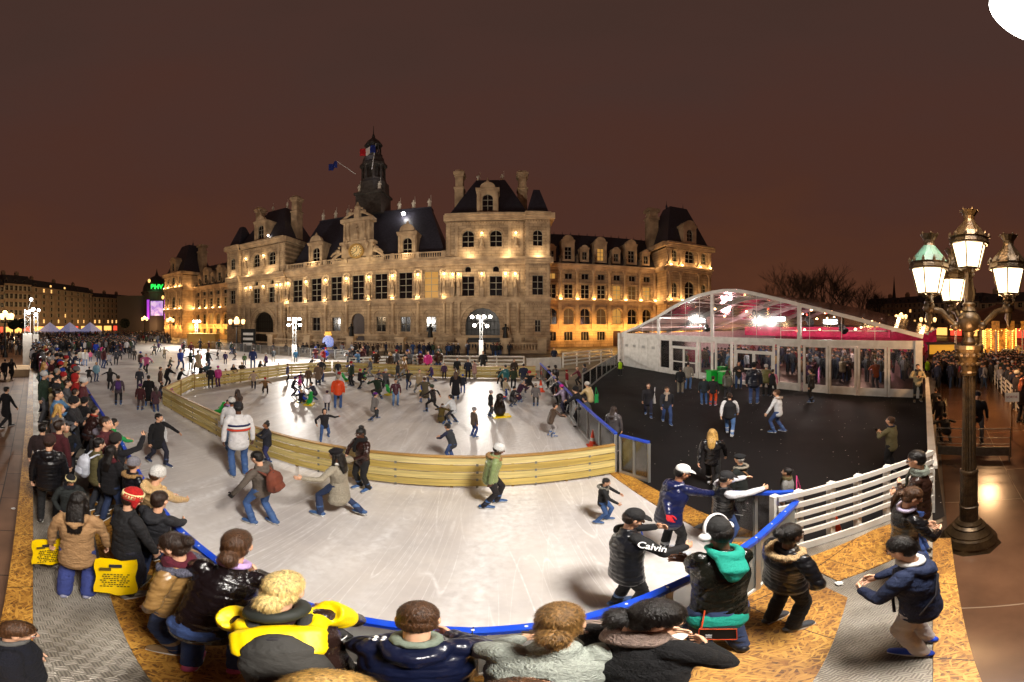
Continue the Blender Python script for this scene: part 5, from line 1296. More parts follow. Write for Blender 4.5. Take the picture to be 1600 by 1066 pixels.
# three pyramid tents, topiary balls
M_pyr = mat('pyramid_tent', 'ccccd8', .5, emit='a0a4d0', estr=.3, noise=(2.5, '9a9cb4', .8))
for x, w, lb in ((78, 13, 'pale blue lit pyramid tent closest to the floodlight masts'), (109, 13, 'middle pale blue lit pyramid tent'), (141, 13, 'pale blue lit pyramid tent closest to the domed store')):
    e = empty('pyramid_tent', at(x, 100, 0), R(30), lb, 'tent', 'pyramid tents on the square'); b = MB()
    r = w*.2; b.add([(-r, -r, 1.3), (r, -r, 1.3), (r, r, 1.3), (-r, r, 1.3), (0, 0, 4.2)], [(0, 1, 4), (1, 2, 4), (2, 3, 4), (3, 0, 4), (0, 3, 2, 1)])
    b.build('canopy', M_pyr, e); b = MB(); b.box(-r+.1, r-.1, -r+.1, r-.1, -.5, 1.2); b.build('side_wall', mat('tent_side', '9aa0d0', .6), e)
def leaf_ball(c, r, n, m, name, parent, sz=.12, rr=None, sq=(1, 1, 1)):
    rr = rr or random.Random(5); b = MB()
    for i in range(n):
        v = Vector((rr.gauss(0, 1), rr.gauss(0, 1), rr.gauss(0, 1))).normalized()*r*(.75+.3*rr.random())
        v = Vector((v.x*sq[0], v.y*sq[1], v.z*sq[2])); p = Vector(c)+v
        a = Vector((rr.gauss(0, 1), rr.gauss(0, 1), rr.gauss(0, 1))).normalized()*sz; q = a.orthogonal().normalized()*sz*.7
        b.add([p-a, p+q, p+a, p-q], [(0, 1, 2, 3)])
    return b.build(name, m, parent)
M_leafd = mat('dark_foliage', '1c2414', .7)
for x, D, r, lb in ((21, 70, .95, 'round clipped tree in silhouette on the walkway'), (195, 120, 1.5, 'round clipped tree before the lower apartment building'), (35, 90, 1.2, 'smaller round clipped tree behind the floodlight mast')):
    e = empty('topiary_tree', at(x, D, GZ), 0, lb, 'tree'); b = MB(); b.tube([(0, 0, 0), (0, 0, 3.4)], [.13, .1], 8); b.build('trunk', M_door, e); leaf_ball((0, 0, 3.9+r*.3), r*1.2, 1500, M_leafd, 'crown', e, .2)

# bare winter trees
M_bark = mat('bark', '2c231c', .9)
def bare_tree(x, D, h, seed, label):
    e = empty('bare_tree', at(x, D, GZ), 0, label, 'tree', 'bare winter trees beyond the marquee'); rr = random.Random(seed)
    tk = MB(); cr_ = MB()
    def grow(p, d, L, r, lv, mb):
        q = p+d*L
        mb.tube([p, (p+q)/2+Vector((rr.uniform(-1, 1), rr.uniform(-1, 1), 0))*L*.05, q], [r, r*.85, r*.65], 5 if lv > 1 else 8, False)
        if lv >= 6: return
        for i in range(3 if lv < 5 else 3):
            nd = (d+Vector((rr.uniform(-1, 1), rr.uniform(-1, 1), rr.uniform(-.25, .7)))*.62).normalized()
            grow(q if i else (p+q*2)/3, nd, L*rr.uniform(.66, .86), r*.6, lv+1, cr_)
    grow(Vector((0, 0, 0)), Vector((0, 0, 1)), h*.28, h*.022, 0, tk)
    tk.build('trunk', M_bark, e); cr_.build('crown', M_bark, e)
for i, (x, D, h) in enumerate(((1216, 75, 15), (1243, 70, 17), (1268, 78, 19), (1292, 72, 17), (1318, 80, 17), (1346, 85, 15), (1375, 92, 14))):
    bare_tree(x, D, h, 20+i, ['first bare tree, directly over the high bay of the marquee', 'second bare tree from the city hall end of the row', 'tallest bare tree in the row beyond the marquee', 'bare tree just past the tallest one', 'middle-sized bare tree over the sloping marquee roof', 'small bare tree near the thin spire', 'last and smallest bare tree beside the thin spire'][i])
for x, D, z, s_ in ((1372, 100, 3.5, .6), (1384, 70, 1.0, .3), (1416, 90, 3, .25), (1425, 75, 1.5, .25), (1433, 88, 2.5, .3)):
    pass

# ------------------------------------------------------------------ carousel
cs = empty('carousel', at(1562, 34, GZ), 0, 'gold-lit merry-go-round with horses behind the dark crowd', 'carousel')
M_goldlit = mat('carousel_gold', 'ffc060', .5, emit='ff9c30', estr=.12, noise=(3, '6b3208', .85)); M_cgold = mat('carousel_bulbs', 'ffe0a0', .4, emit='ffc45a', estr=6)
b = MB(); b.lathe([(4.8, 0), (4.8, .45)], 32); b.build('platform', M_door, cs)
b = MB(); b.lathe([(1.6, .45), (1.6, 3.9)], 12); b.build('core', M_goldlit, cs)
b = MB(); b.lathe([(5.0, 3.9), (5.1, 4.3), (4.9, 4.5), (2.6, 5.6), (.1, 6.5)], 24); b.build('canopy', mat('carousel_canopy', '6b4420', .6, noise=(2, '3a2413', .7)), cs)
for i in range(24):
    b = MB(); a = 2*pi*i/24; b.box(-.35, .35, -.06, .06, 3.75, 4.6, Matrix.Rotation(a, 4, 'Z') @ Matrix.Translation((0, 5.05, 0))); b.build('rounding_board', M_goldlit, cs)
b = MB()
for i in range(14):
    a = 2*pi*i/14
    for z in np.arange(.9, 3.8, .22): b.sphere((1.72*cos(a), 1.72*sin(a), float(z)), .05, 5, 4)
for i in range(60):
    a = 2*pi*i/60; b.sphere((5.12*cos(a), 5.12*sin(a), 3.72), .045, 5, 4)
b.build('bulb', M_cgold, cs)['kind'] = 'stuff'
def horse_mesh():
    b = MB(); b.tube([(-.5, 0, 1.0), (-.3, 0, 1.05), (.1, 0, 1.0), (.4, 0, 1.08)], [.14, .2, .19, .16], 8); b.tube([(.4, 0, 1.1), (.62, 0, 1.4), (.7, 0, 1.55)], [.15, .1, .09], 8); b.tube([(.66, 0, 1.56), (.95, 0, 1.4)], [.09, .05], 8)
    for x, y, f in ((.38, .1, .3), (.38, -.1, .15), (-.45, .1, -.25), (-.45, -.1, -.1)): b.tube([(x, y, .95), (x+f*.6, y, .7), (x+f*.2, y, .45)], [.08, .05, .04], 6)
    b.tube([(-.5, 0, 1.1), (-.75, 0, 1.0), (-.8, 0, .6)], [.05, .07, .02], 6); b.tube([(0, 0, .45), (0, 0, 3.8)], .025, 6)
    return b.mesh('horse', mat('horse_paint', 'd8cdb8', .4))
hm = horse_mesh()
for i in range(14):
    a = 2*pi*i/14; r = 3.9 if i % 2 else 2.9; o = link('horse', hm, cs, (r*cos(a), r*sin(a), .1+.25*(i % 3)), a+pi/2)
for i in range(12):
    b = MB(); a = 2*pi*i/12; b.tube([(4.7*cos(a), 4.7*sin(a), .4), (4.7*cos(a), 4.7*sin(a), 3.9)], .05, 6); b.build('canopy_pole', M_white, cs)
for a in (0, 2.1, 4.2): light('POINT', 'carousel_light', Vector(cs.location)+Vector((3*cos(a), 3*sin(a), 3.3)), 130, (1, .6, .2), .2)
light('POINT', 'carousel_light', Vector(cs.location)+Vector((-4.5, -4.5, 3.6)), 120, (1, .55, .18), .3)
# kiosk between marquee and carousel
ks = empty('kiosk', at(1474, 34, GZ), R(-70), 'small yellow-lit refreshment kiosk beyond the marquee corner', 'kiosk')
b = MB(); b.box(-2.2, 2.2, -.1, 2.4, 0, 1.1); b.box(-2.2, -2.05, -.1, 2.4, 1.1, 2.6); b.box(2.05, 2.2, -.1, 2.4, 1.1, 2.6); b.build('wall', M_stone_d, ks)
b = MB(); b.box(-2.5, 2.5, -.7, 2.6, 2.6, 2.8); b.build('roof', M_farroof, ks)
b = MB(); b.box(-2, 2, 2.2, 2.3, 1.1, 2.55); ks.scale = (.7, .7, .8); b.build('lit_interior', mat('kiosk_glow', 'ffc860', .5, emit='ffb038', estr=.6), ks)
light('POINT', 'kiosk_light', at(1478, 27, 1.8), 60, (1, .62, .2), .3)

# ------------------------------------------------------------------ fences, queue and sign on the wet pavement
M_rust = M_steel
def crowd_barrier(p, q, label, h=1.05, solid=.33):
    p = Vector((*p, GZ+.026)); q = Vector((*q, GZ+.026)); L = (q-p).length; an = atan2(q.y-p.y, q.x-p.x)
    e = empty('crowd_barrier', p, an, label, 'barrier', 'grey metal barriers on the wet pavement'); f = MB()
    f.tube([(0, 0, 0.05), (0, 0, h), (L, 0, h), (L, 0, .05)], .022, 8)
    for z in (solid+.2, solid+.42): f.tube([(0, 0, z), (L, 0, z)], .012, 6)
    f.box(L*.5-.02, L*.5+.02, -.012, .012, .3, h); f.build('frame', M_steel, e)
    b = MB(); b.box(.03, L-.03, -.008, .008, .12, solid+.1); b.build('panel', M_steel, e)
    for x in (.05, L-.05):
        b = MB(); b.tube([(x, -.28, 0), (x, 0, .1), (x, .28, 0)], .018, 6); b.build('foot', M_steel, e)
g1 = P(1463, 716, GZ); g2 = P(1579, 718, GZ)
crowd_barrier((g1.x, g1.y), (g2.x, g2.y), 'grey barrier crossing the pavement beside the street lamp column')
g1 = P(1486, 598, GZ); g2 = P(1546, 592, GZ); crowd_barrier((g1.x, g1.y), (g2.x, g2.y), 'grey barrier further along the queue lane')
a1 = P(1538, 580, GZ); a2 = P(1600, 655, GZ)
rail_fence([(a1.x, a1.y), (a2.x, a2.y)], 'white-painted wooden fence slanting along the queue lane', h=1.1, base=GZ+.026, n=4, step=1.4, name='queue_fence')
sg = P(1581, 688, GZ)
e = empty('sign_post', (sg.x, sg.y, GZ+.026), R(-80), 'small white exit sign on a thin post by the queue lane', 'sign')
b = MB(); b.tube([(0, 0, 0), (0, 0, 1.75)], .02, 6); b.build('post', M_osb, e); b = MB(); b.box(-.24, .24, -.035, -.02, 1.5, 1.85); b.build('board', M_paper, e)
text_obj('lettering', 'SORTIE', .12, mat('sign_red', '9a2418', .6), (0, -.038, 1.68), (pi/2, 0, 0), e)
g = P(1474, 560, GZ)
e = empty('checkpoint_shelter', (g.x, g.y, GZ+.026), R(-75), 'small dark-roofed shelter post beside the marquee corner', 'shelter')
b = MB(); b.box(-.8, .8, -.6, .6, 1.9, 2.1); b.build('roof', M_door, e)
b = MB(); b.box(.65, .75, -.5, -.4, 0, 1.9); b.box(-.75, -.65, -.5, -.4, 0, 1.9); b.box(-.75, .75, -.48, -.42, 1.3, 1.4); b.build('post', M_white, e)
light('POINT', 'pave_fill', at(1545, 14, 3.6), 900, (1, .55, .25), .3)  # added light with no fixture, brightens the paving and queue lane
# traffic cones
M_cone = mat('cone_orange', 'e0430f', .5)
def cone(x, y, z, lb, s=1.0):
    b = MB(); b.box(-.17*s, .17*s, -.17*s, .17*s, 0, .03); b.lathe([(.13*s, .03), (.1*s, .2*s), (.03*s, .55*s)], 14); b.mi = 1; b.lathe([(.103*s, .2*s), (.083*s, .3*s)], 14)
    o = b.build('traffic_cone', [M_cone, M_white]); o.location = P(x, y, z); tag(o, lb, 'cone', 'orange traffic cones')
cone(927, 697, .01, 'orange cone behind the clear barrier beside the curved pine boards'); cone(1305, 848, .01, 'orange cone behind the curved white fence', 1.1); cone(845, 612, .0, 'orange cone by the back corner of the small rink', 1.2); cone(834, 585, 0, 'orange cone furthest along the clear barrier', 1.2)
# green bins by the marquee door
M_bin = mat('green_plastic', '10c040', .45)
for x, y, lb in ((1113, 597, 'bright green bin in front of the marquee window'), (1131, 599, 'second bright green bin, closer to the wide doors'), (1128, 590, 'bright green crate behind the two bins')):
    b = MB(); b.prism([(-.24, -.2), (.24, -.2), (.28, .24), (-.28, .24)], 0, .72); b.prism([(-.3, -.27), (.3, -.27), (.31, .28), (-.31, .28)], .72, .79)
    o = b.build('bin', M_bin); o.location = P(x, y, .01); tag(o, lb, 'bin', 'green bins by the marquee')
# notice boards near the hall
e = empty('info_panel', at(388, 44, GZ), R(28), 'tall dark information panel before the arched doorway pavilion', 'panel'); b = MB(); b.box(-1, 1, -.1, .1, 0, 3.6); b.build('board', M_iron, e)
b = MB(); 
for z in (1.3, 2.0, 2.7): b.box(-.7, .7, -.13, -.11, z, z+.35)
b.build('picture', M_white, e)
b = MB(); b.box(-2.2, 2.2, -1, 1, .3, 2.6); b.box(-2.3, 2.3, -1.1, 1.1, 2.6, 2.8); o = b.build('container', mat('yellow_board', '8f6a20', .6)); o.location = at(318, 49, GZ); o.rotation_euler = (0, 0, R(30)); tag(o, 'mustard-coloured site container beside the small distant mast', 'container')
# litter
M_lit = mat('litter', 'd8d5cf', .8)
rr_ = random.Random(11)
for (x, y, z, lb) in ((70, 846, DZ, 'crumpled paper scrap on the tread plates beside the tan coat'), (21, 795, GZ+.02, 'white scrap on the brown pavement'), (1311, 912, DZ+.02, 'litter with a green cap beside the board edge'), (1190, 672, .01, 'white scrap on the black matting before the marquee')):
    b = MB(); 
    for i in range(5): a = rr_.uniform(0, 6); b.add([(.03*cos(a), .03*sin(a), .004+i*.004), (.05*cos(a+1.4), .05*sin(a+1.4), .012), (.05*cos(a+3), .05*sin(a+3), .004), (.04*cos(a+4.4), .04*sin(a+4.4), .016)], [(0, 1, 2, 3)])
    o = b.build('paper_scrap', M_lit); o.location = P(x, y, z); tag(o, lb, 'litter')
# ------------------------------------------------------------------ people: bodies, clothes, poses
def V3(*a): return np.array(a, float)
def nrm(v):
    l = np.linalg.norm(v); return v/l if l > 1e-9 else v*0+V3(0, 0, 1)
class Shell:
    """closed overlapping lofts, fused afterwards into one skin"""
    def __init__(s): s.v = []; s.f = []; s.n = 0; s.bones = []
    def ring_loft(s, pts, a, b=None, right=(1, 0, 0), n=12, round_=(True, True)):
        pts = [np.array(p, float) for p in pts]; b = a if b is None else b
        if not hasattr(a, '__len__'): a = [a]*len(pts)
        if not hasattr(b, '__len__'): b = [b]*len(pts)
        P_ = []; right = np.array(right, float)
        def tang(i): return nrm(pts[min(i+1, len(pts)-1)]-pts[max(i-1, 0)])
        rings = []
        t0, t1 = nrm(pts[1]-pts[0]), nrm(pts[-1]-pts[-2])
        if round_[0]:
            r = min(a[0], b[0]); rings += [(pts[0]-t0*r*.85, a[0]*.35, b[0]*.35, t0), (pts[0]-t0*r*.5, a[0]*.8, b[0]*.8, t0)]
        for i, p in enumerate(pts): rings.append((p, a[i], b[i], tang(i)))
        if round_[1]:
            r = min(a[-1], b[-1]); rings += [(pts[-1]+t1*r*.5, a[-1]*.8, b[-1]*.8, t1), (pts[-1]+t1*r*.85, a[-1]*.35, b[-1]*.35, t1)]
        ang_ = np.arange(n)*2*pi/n; k = s.n; out = []
        for (p, ra, rb, t) in rings:
            r = right-t*np.dot(right, t)
            if np.linalg.norm(r) < .15: r = np.cross(t, V3(0, 1, 0)) if abs(t[1]) < .9 else V3(1, 0, 0)
            r = nrm(r); u = np.cross(t, r)
            out.append(p+np.outer(np.cos(ang_)*ra, r)+np.outer(np.sin(ang_)*rb, u))
        s.v.append(np.vstack(out)); m = len(rings)
        for i in range(m-1):
            for j in range(n): s.f.append((k+i*n+j, k+i*n+(j+1) % n, k+(i+1)*n+(j+1) % n, k+(i+1)*n+j))
        s.f.append(tuple(k+j for j in range(n))[::-1]); s.f.append(tuple(k+(m-1)*n+j for j in range(n)))
        s.n += m*n
    def ell(s, c, r, R_=None, n=14, m=9):
        c = np.array(c, float); k = s.n; out = []
        for i in range(m+1):
            t = pi*i/m; t = min(max(t, .12), pi-.12)
            for j in range(n):
                a = 2*pi*j/n; out.append([r[0]*sin(t)*cos(a), r[1]*sin(t)*sin(a), -r[2]*cos(t)])
        o = np.array(out)
        if R_ is not None: o = o @ R_.T
        s.v.append(o+c)
        for i in range(m):
            for j in range(n): s.f.append((k+i*n+j, k+i*n+(j+1) % n, k+(i+1)*n+(j+1) % n, k+(i+1)*n+j))
        s.f.append(tuple(k+j for j in range(n))[::-1]); s.f.append(tuple(k+m*n+j for j in range(n)))
        s.n += (m+1)*n
    def raw(s, name='raw'):
        me = bpy.data.meshes.new(name); me.from_pydata(np.vstack(s.v).tolist(), [], s.f); return me
def two_bone(a, t, l1, l2, pole):
    d = t-a; L = np.linalg.norm(d); mx = (l1+l2)*.995
    if L > mx: t = a+d/L*mx; d = t-a; L = mx
    if L < abs(l1-l2)+.02: L = abs(l1-l2)+.02
    dn = nrm(d); x = (l1*l1-l2*l2+L*L)/(2*L); h = sqrt(max(l1*l1-x*x, 0))
    p = pole-dn*np.dot(pole, dn); p = nrm(p)
    return a+dn*x+p*h, t
def rz(a): c, s = cos(a), sin(a); return np.array([[c, -s, 0], [s, c, 0], [0, 0, 1.]])
def rx(a): c, s = cos(a), sin(a); return np.array([[1., 0, 0], [0, c, -s], [0, s, c]])
def ry(a): c, s = cos(a), sin(a); return np.array([[c, 0, s], [0, 1., 0], [-s, 0, c]])
POSES = {
 'stand': dict(feet=((-.11, .0, 0), (.11, .03, 0)), hands='down'),
 'walk': dict(feet=((-.09, .24, 0), (.09, -.26, .05)), hands='swing'),
 'skate': dict(feet=((-.13, .22, 0), (.22, -.34, .06)), hands='out', hip=.84, lean=(0, .14)),
 'skate2': dict(feet=((-.24, -.3, .05), (.12, .2, 0)), hands='bal', hip=.85, lean=(0, .12)),
 'glide': dict(feet=((-.1, .12, 0), (.12, -.12, 0)), hands='half', hip=.88, lean=(0, .08)),
 'wobble': dict(feet=((-.2, .05, 0), (.2, -.05, 0)), hands='fwd', hip=.8, lean=(0, .28)),
 'lean': dict(feet=((-.12, -.05, 0), (.12, .0, 0)), hands='rail', hip=.9, lean=(0, .32)),
 'crouch': dict(feet=((-.14, .1, 0), (.14, -.1, 0)), hands='fwd', hip=.62, lean=(0, .42)),
 'sit': dict(feet=((-.12, .42, 0), (.12, .46, 0)), hands='lap', hip=.5, lean=(0, .12)),
 'pocket': dict(feet=((-.12, .0, 0), (.12, -.02, 0)), hands='pocket'),
 'phone': dict(feet=((-.11, .0, 0), (.12, .05, 0)), hands='phone'),
 'cross': dict(feet=((-.12, .0, 0), (.12, .05, 0)), hands='cross'),
 'push': dict(feet=((-.14, .1, 0), (.14, -.2, 0)), hands='push', hip=.84, lean=(0, .3)),
}
HANDS = {'down': ((-.27, .04, .76), (.27, .04, .76)), 'swing': ((-.25, -.2, .84), (.25, .24, .86)), 'out': ((-.55, .2, 1.05), (.5, -.18, .95)),
 'bal': ((-.62, .1, 1.2), (.6, .1, 1.15)), 'half': ((-.36, .18, .92), (.38, .1, .9)), 'fwd': ((-.26, .36, .98), (.28, .34, .96)),
 'rail': ((-.1, .4, 1.03), (.14, .42, 1.03)), 'lap': ((-.12, .4, .72), (.12, .42, .72)), 'pocket': ((-.21, .1, .92), (.21, .1, .92)),
 'phone': ((-.04, .32, 1.22), (.08, .3, 1.2)), 'cross': ((.1, .26, 1.16), (-.1, .25, 1.2)), 'push': ((-.16, .52, .82), (.16, .52, .82)),
 'up': ((-.3, .1, .8), (.2, .45, 1.62)), 'face': ((-.2, .1, .85), (.1, .2, 1.5)), 'hold': ((-.12, .3, 1.05), (.12, .3, 1.05))}
def skeleton(p):
    q = dict(POSES[p.get('pose', 'stand')]); q.update({k: p[k] for k in ('feet', 'hands', 'hip', 'lean', 'head', 'torso') if k in p})
    J = {}
    fl, fr = [V3(*f) for f in q['feet']]
    al, ar = fl+V3(0, -.05, .09), fr+V3(0, -.05, .09)
    hip = q.get('hip', .93); hc = (fl+fr)/2; hc[2] = 0
    lx, ly = q.get('lean', (0, .03)); lx = max(-.62, min(.62, lx)); ly = max(-.4, min(.66, ly))
    pel = V3(hc[0]-lx*.22, hc[1]-ly*.25, hip)
    for _ in range(12):
        if max(np.linalg.norm(al-(pel+V3(-.09, 0, 0))), np.linalg.norm(ar-(pel+V3(.09, 0, 0)))) > .845: pel[2] -= .012
    L = .52; hx, hy = lx*.75, ly*.75
    s = nrm(V3(hx, hy, sqrt(max(.09, .75**2-hx*hx-hy*hy))))
    r = nrm(V3(1, 0, 0)-s*s[0]); r = rz(R(q.get('torso', 0))) @ r; fwd = np.cross(s, r)
    J.update(pel=pel, s=s, r=r, fwd=fwd, chest=pel+s*.3, neck=pel+s*.52)
    # keep the figure's stomach forward of a leaning spine natural: slight curve
    J['mid'] = pel+s*.16-fwd*.01*0
    J['shL'] = pel+s*.465-r*.175; J['shR'] = pel+s*.465+r*.175
    hy_, hp = q.get('head', (0, 0))[:2]
    up = nrm(s*.55+V3(0, 0, .45)); HR = rz(-R(hy_)) @ rx(-R(hp))
    J['HR'] = HR; J['head'] = J['neck']+up*.085+HR @ V3(0, .02, .095)
    hd = q['hands']
    if isinstance(hd, str): hL, hR = [V3(*h) for h in HANDS[hd]]
    else: hL, hR = [V3(*h) if not isinstance(h, str) else V3(*HANDS[h][i]) for i, h in enumerate(hd)]
    if isinstance(hd, str) and hd in ('down', 'pocket', 'cross', 'phone', 'swing', 'half', 'hold'):
        off = (J['neck']-V3(hc[0], hc[1], 1.45))*.8; hL = hL+off; hR = hR+off
    J['elL'], J['wrL'] = two_bone(J['shL'], hL, .28, .25, V3(-.9, -.25, -.5)); J['elR'], J['wrR'] = two_bone(J['shR'], hR, .28, .25, V3(.9, -.25, -.5))
    J['hipL'] = pel+V3(-.09, 0, -.02); J['hipR'] = pel+V3(.09, 0, -.02)
    J['knL'], J['anL'] = two_bone(J['hipL'], al, .43, .42, V3(-.15, 1, 0)); J['knR'], J['anR'] = two_bone(J['hipR'], ar, .43, .42, V3(.15, 1, 0))
    return J
def hand_mesh(J, side, curl=.5):
    """palm, four unequal bent fingers and a thumb"""
    S_ = Shell(); w = J['wr'+side]; f = nrm(w-J['el'+side]); sg = -1 if side == 'L' else 1
    inn = nrm(J['pel']+V3(0, 0, .3)-w); nrm_ = nrm(inn-f*np.dot(inn, f)); wd = np.cross(f, nrm_)*sg
    S_.ring_loft([w-f*.02, w+f*.03, w+f*.085], [.026, .036, .04], [.02, .017, .014], right=wd, n=8)
    for i, (o, L) in enumerate(((-.03, .062), (-.011, .075), (.01, .08), (.03, .07))):
        a = w+f*.085+wd*o; d1 = nrm(f+nrm_*curl*.5); d2 = nrm(f+nrm_*curl*1.5); d3 = nrm(f*.6+nrm_*curl*2.2)
        S_.ring_loft([a-f*.01, a+d1*L*.45, a+d1*L*.45+d2*L*.32, a+d1*L*.45+d2*L*.32+d3*L*.25], [.0095, .009, .008, .0065], right=wd, n=6)
    a = w+f*.03+wd*.03
    S_.ring_loft([a-wd*.01, a+wd*.025+f*.025+nrm_*.01, a+wd*.03+f*.06+nrm_*.025], [.012, .011, .008], right=nrm_, n=6)
    return S_
JOBS = []
def job(shell, voxel, smooth, disp=None, keep=None, xform=None):
    j = dict(shell=shell, voxel=voxel, smooth=smooth, disp=disp, keep=keep); JOBS.append(j); return j
def run_jobs():
    tmp = bpy.data.collections.new('tmp'); col.children.link(tmp); obs = []
    for j in JOBS:
        me = j['shell'].raw(); o = bpy.data.objects.new('tmp', me); tmp.objects.link(o)
        m = o.modifiers.new('r', 'REMESH'); m.mode = 'VOXEL'; m.voxel_size = j['voxel']; m.adaptivity = 0
        if j['smooth']: sm = o.modifiers.new('s', 'SMOOTH'); sm.factor = .5; sm.iterations = j['smooth']
        obs.append(o)
    dg = bpy.context.evaluated_depsgraph_get(); dg.update()
    for j, o in zip(JOBS, obs):
        ev = o.evaluated_get(dg).to_mesh(); n = len(ev.vertices); co = np.empty(n*3); ev.vertices.foreach_get('co', co); co = co.reshape(-1, 3)
        lp = len(ev.loops); lv = np.empty(lp, 'i'); ev.loops.foreach_get('vertex_index', lv)
        if lp != 4*len(ev.polygons):
            lt = np.empty(len(ev.polygons), 'i'); ev.polygons.foreach_get('loop_total', lt)
        else: lt = np.full(len(ev.polygons), 4, 'i')
        if j['disp'] and n:
            nr = np.empty(n*3); ev.vertices.foreach_get('normal', nr); nr = nr.reshape(-1, 3); co = j['disp'](co, nr)
        j['out'] = (co, lv, lt); o.evaluated_get(dg).to_mesh_clear()
    for o in obs:
        me = o.data; bpy.data.objects.remove(o); bpy.data.meshes.remove(me)
    bpy.data.collections.remove(tmp)
def arrays_of(shell):
    co = np.vstack(shell.v); lv = np.array([i for f in shell.f for i in f], 'i'); lt = np.array([len(f) for f in shell.f], 'i'); return co, lv, lt
def mk(name, parts, mats):
    """parts: [(co, loops, totals, material index)] -> one mesh"""
    me = bpy.data.meshes.new(name); vo = 0; C, LV, LT, MI = [], [], [], []
    for co, lv, lt, mi in parts:
        C.append(co); LV.append(lv+vo); LT.append(lt); MI.append(np.full(len(lt), mi, 'i')); vo += len(co)
    C = np.vstack(C); LV = np.concatenate(LV); LT = np.concatenate(LT); MI = np.concatenate(MI)
    me.vertices.add(len(C)); me.vertices.foreach_set('co', C.astype('f').ravel()); me.loops.add(len(LV)); me.loops.foreach_set('vertex_index', LV.astype('i'))
    me.polygons.add(len(LT)); st = np.concatenate([[0], np.cumsum(LT)[:-1]]).astype('i'); me.polygons.foreach_set('loop_start', st)
    try: me.polygons.foreach_set('loop_total', LT.astype('i'))
    except Exception: pass
    for m in mats: me.materials.append(m)
    me.polygons.foreach_set('material_index', MI); me.update(calc_edges=True); me.polygons.foreach_set('use_smooth', np.ones(len(LT), bool))
    return me
def wrinkle(amp, seed, fr=1.0, ridge=False):
    r_ = np.random.RandomState(seed); K = r_.normal(size=(7, 3))*np.array([22, 22, 34])*fr; ph = r_.uniform(0, 6, 7)
    K2 = r_.normal(size=(5, 3))*np.array([9, 9, 20])*fr
    def f(co, nr):
        d = sum(np.sin(co @ K[i]+ph[i]+1.6*np.sin(co @ K[(i+1) % 7]*.5)) for i in range(7))/7
        if ridge:
            w = sum((1-np.abs(np.sin(co @ K2[i]+ph[i]+1.3*np.sin(co @ K2[(i+1) % 5]*.7))))**3 for i in range(5))/5
            d = d*.45-w*2.4+.5
        return co+nr*(d*amp)[:, None]
    return f
def quilt(amp, bones, sp, seed):
    w = wrinkle(.006, seed, 1, True)
    def f(co, nr):
        best = np.full(len(co), 9.); t_ = np.zeros(len(co))
        for a, b in bones:
            d = b-a; L = np.linalg.norm(d); d = d/L; tt = np.clip((co-a) @ d, -.2, L+.2); ds = np.linalg.norm(co-(a+np.outer(np.clip(tt, 0, L), d)), axis=1); k = ds < best
            best[k] = ds[k]; t_[k] = tt[k]
        co = co+nr*(amp*(np.abs(np.sin(pi*t_/sp))**.55-.55))[:, None]
        return w(co, nr)
    return f
def tufts(out, HC, seed, N, L0, W0, long_):
    """thin ribbons lying along the hair surface, flowing away from the crown"""
    co, lv, lt = out; r_ = np.random.RandomState(seed); q = lv.reshape(-1, 4) if len(lv) == 4*len(lt) else None
    if q is None or not len(q): return None
    f = q[r_.randint(0, len(q), N)]; A, B, C, D = (co[f[:, i]] for i in range(4)); c = (A+B+C+D)/4; n = np.cross(C-A, D-B); n /= np.linalg.norm(n, axis=1)[:, None]+1e-9
    crown = HC+V3(0, 0, .11)+r_.normal(size=3)*.02; g = c-crown; g[:, 2] -= .12+np.where(c[:, 2] < HC[2]-.02, .3, 0); g += r_.normal(size=g.shape)*.035
    g -= n*np.sum(g*n, 1)[:, None]; g /= np.linalg.norm(g, axis=1)[:, None]+1e-9; s_ = np.cross(n, g)
    L = L0*r_.uniform(.6, 1.3, N)[:, None]; W = W0*r_.uniform(.5, 1.2, N)[:, None]; bend = s_*r_.normal(size=(N, 1))*.2
    p0 = c+n*.0015; p1 = c+g*L*.5+n*.0035+bend*L*.4; p2 = c+g*L-n*(.002-.006*r_.rand(N, 1))+bend*L
    V = np.stack([p0-s_*W, p0+s_*W, p1+s_*W*.8, p1-s_*W*.8, p2], 1).reshape(-1, 3); k = np.arange(N)*5
    F = np.stack([k, k+1, k+2, k+3, k+3, k+2, k+4], 1).ravel(); T = np.tile([4, 3], N); return V, F.astype('i'), T.astype('i')
M_skin = mat('skin', 'c98f70', .5, objcolor=True, noise=(40, .9, .3), bump=(60, .08))
M_cloth = mat('cloth', '555555', .82, objcolor=True, noise=(12, .72, .5), bump=(45, .55))
M_wool = mat('wool', '555555', .95, objcolor=True, noise=(60, .6, .7), bump=(110, .9))
M_puff = mat('quilted_nylon', '555555', .3, objcolor=True, noise=(9, .8, .4), bump=(16, .5))
M_leather = mat('leather', '555555', .26, objcolor=True, noise=(14, .75, .5), bump=(22, .7))
M_denim = mat('denim', '555555', .85, objcolor=True, noise=(7, 1.6, .6, (1, 1, .5)), bump=(70, .4))
M_plaid = None
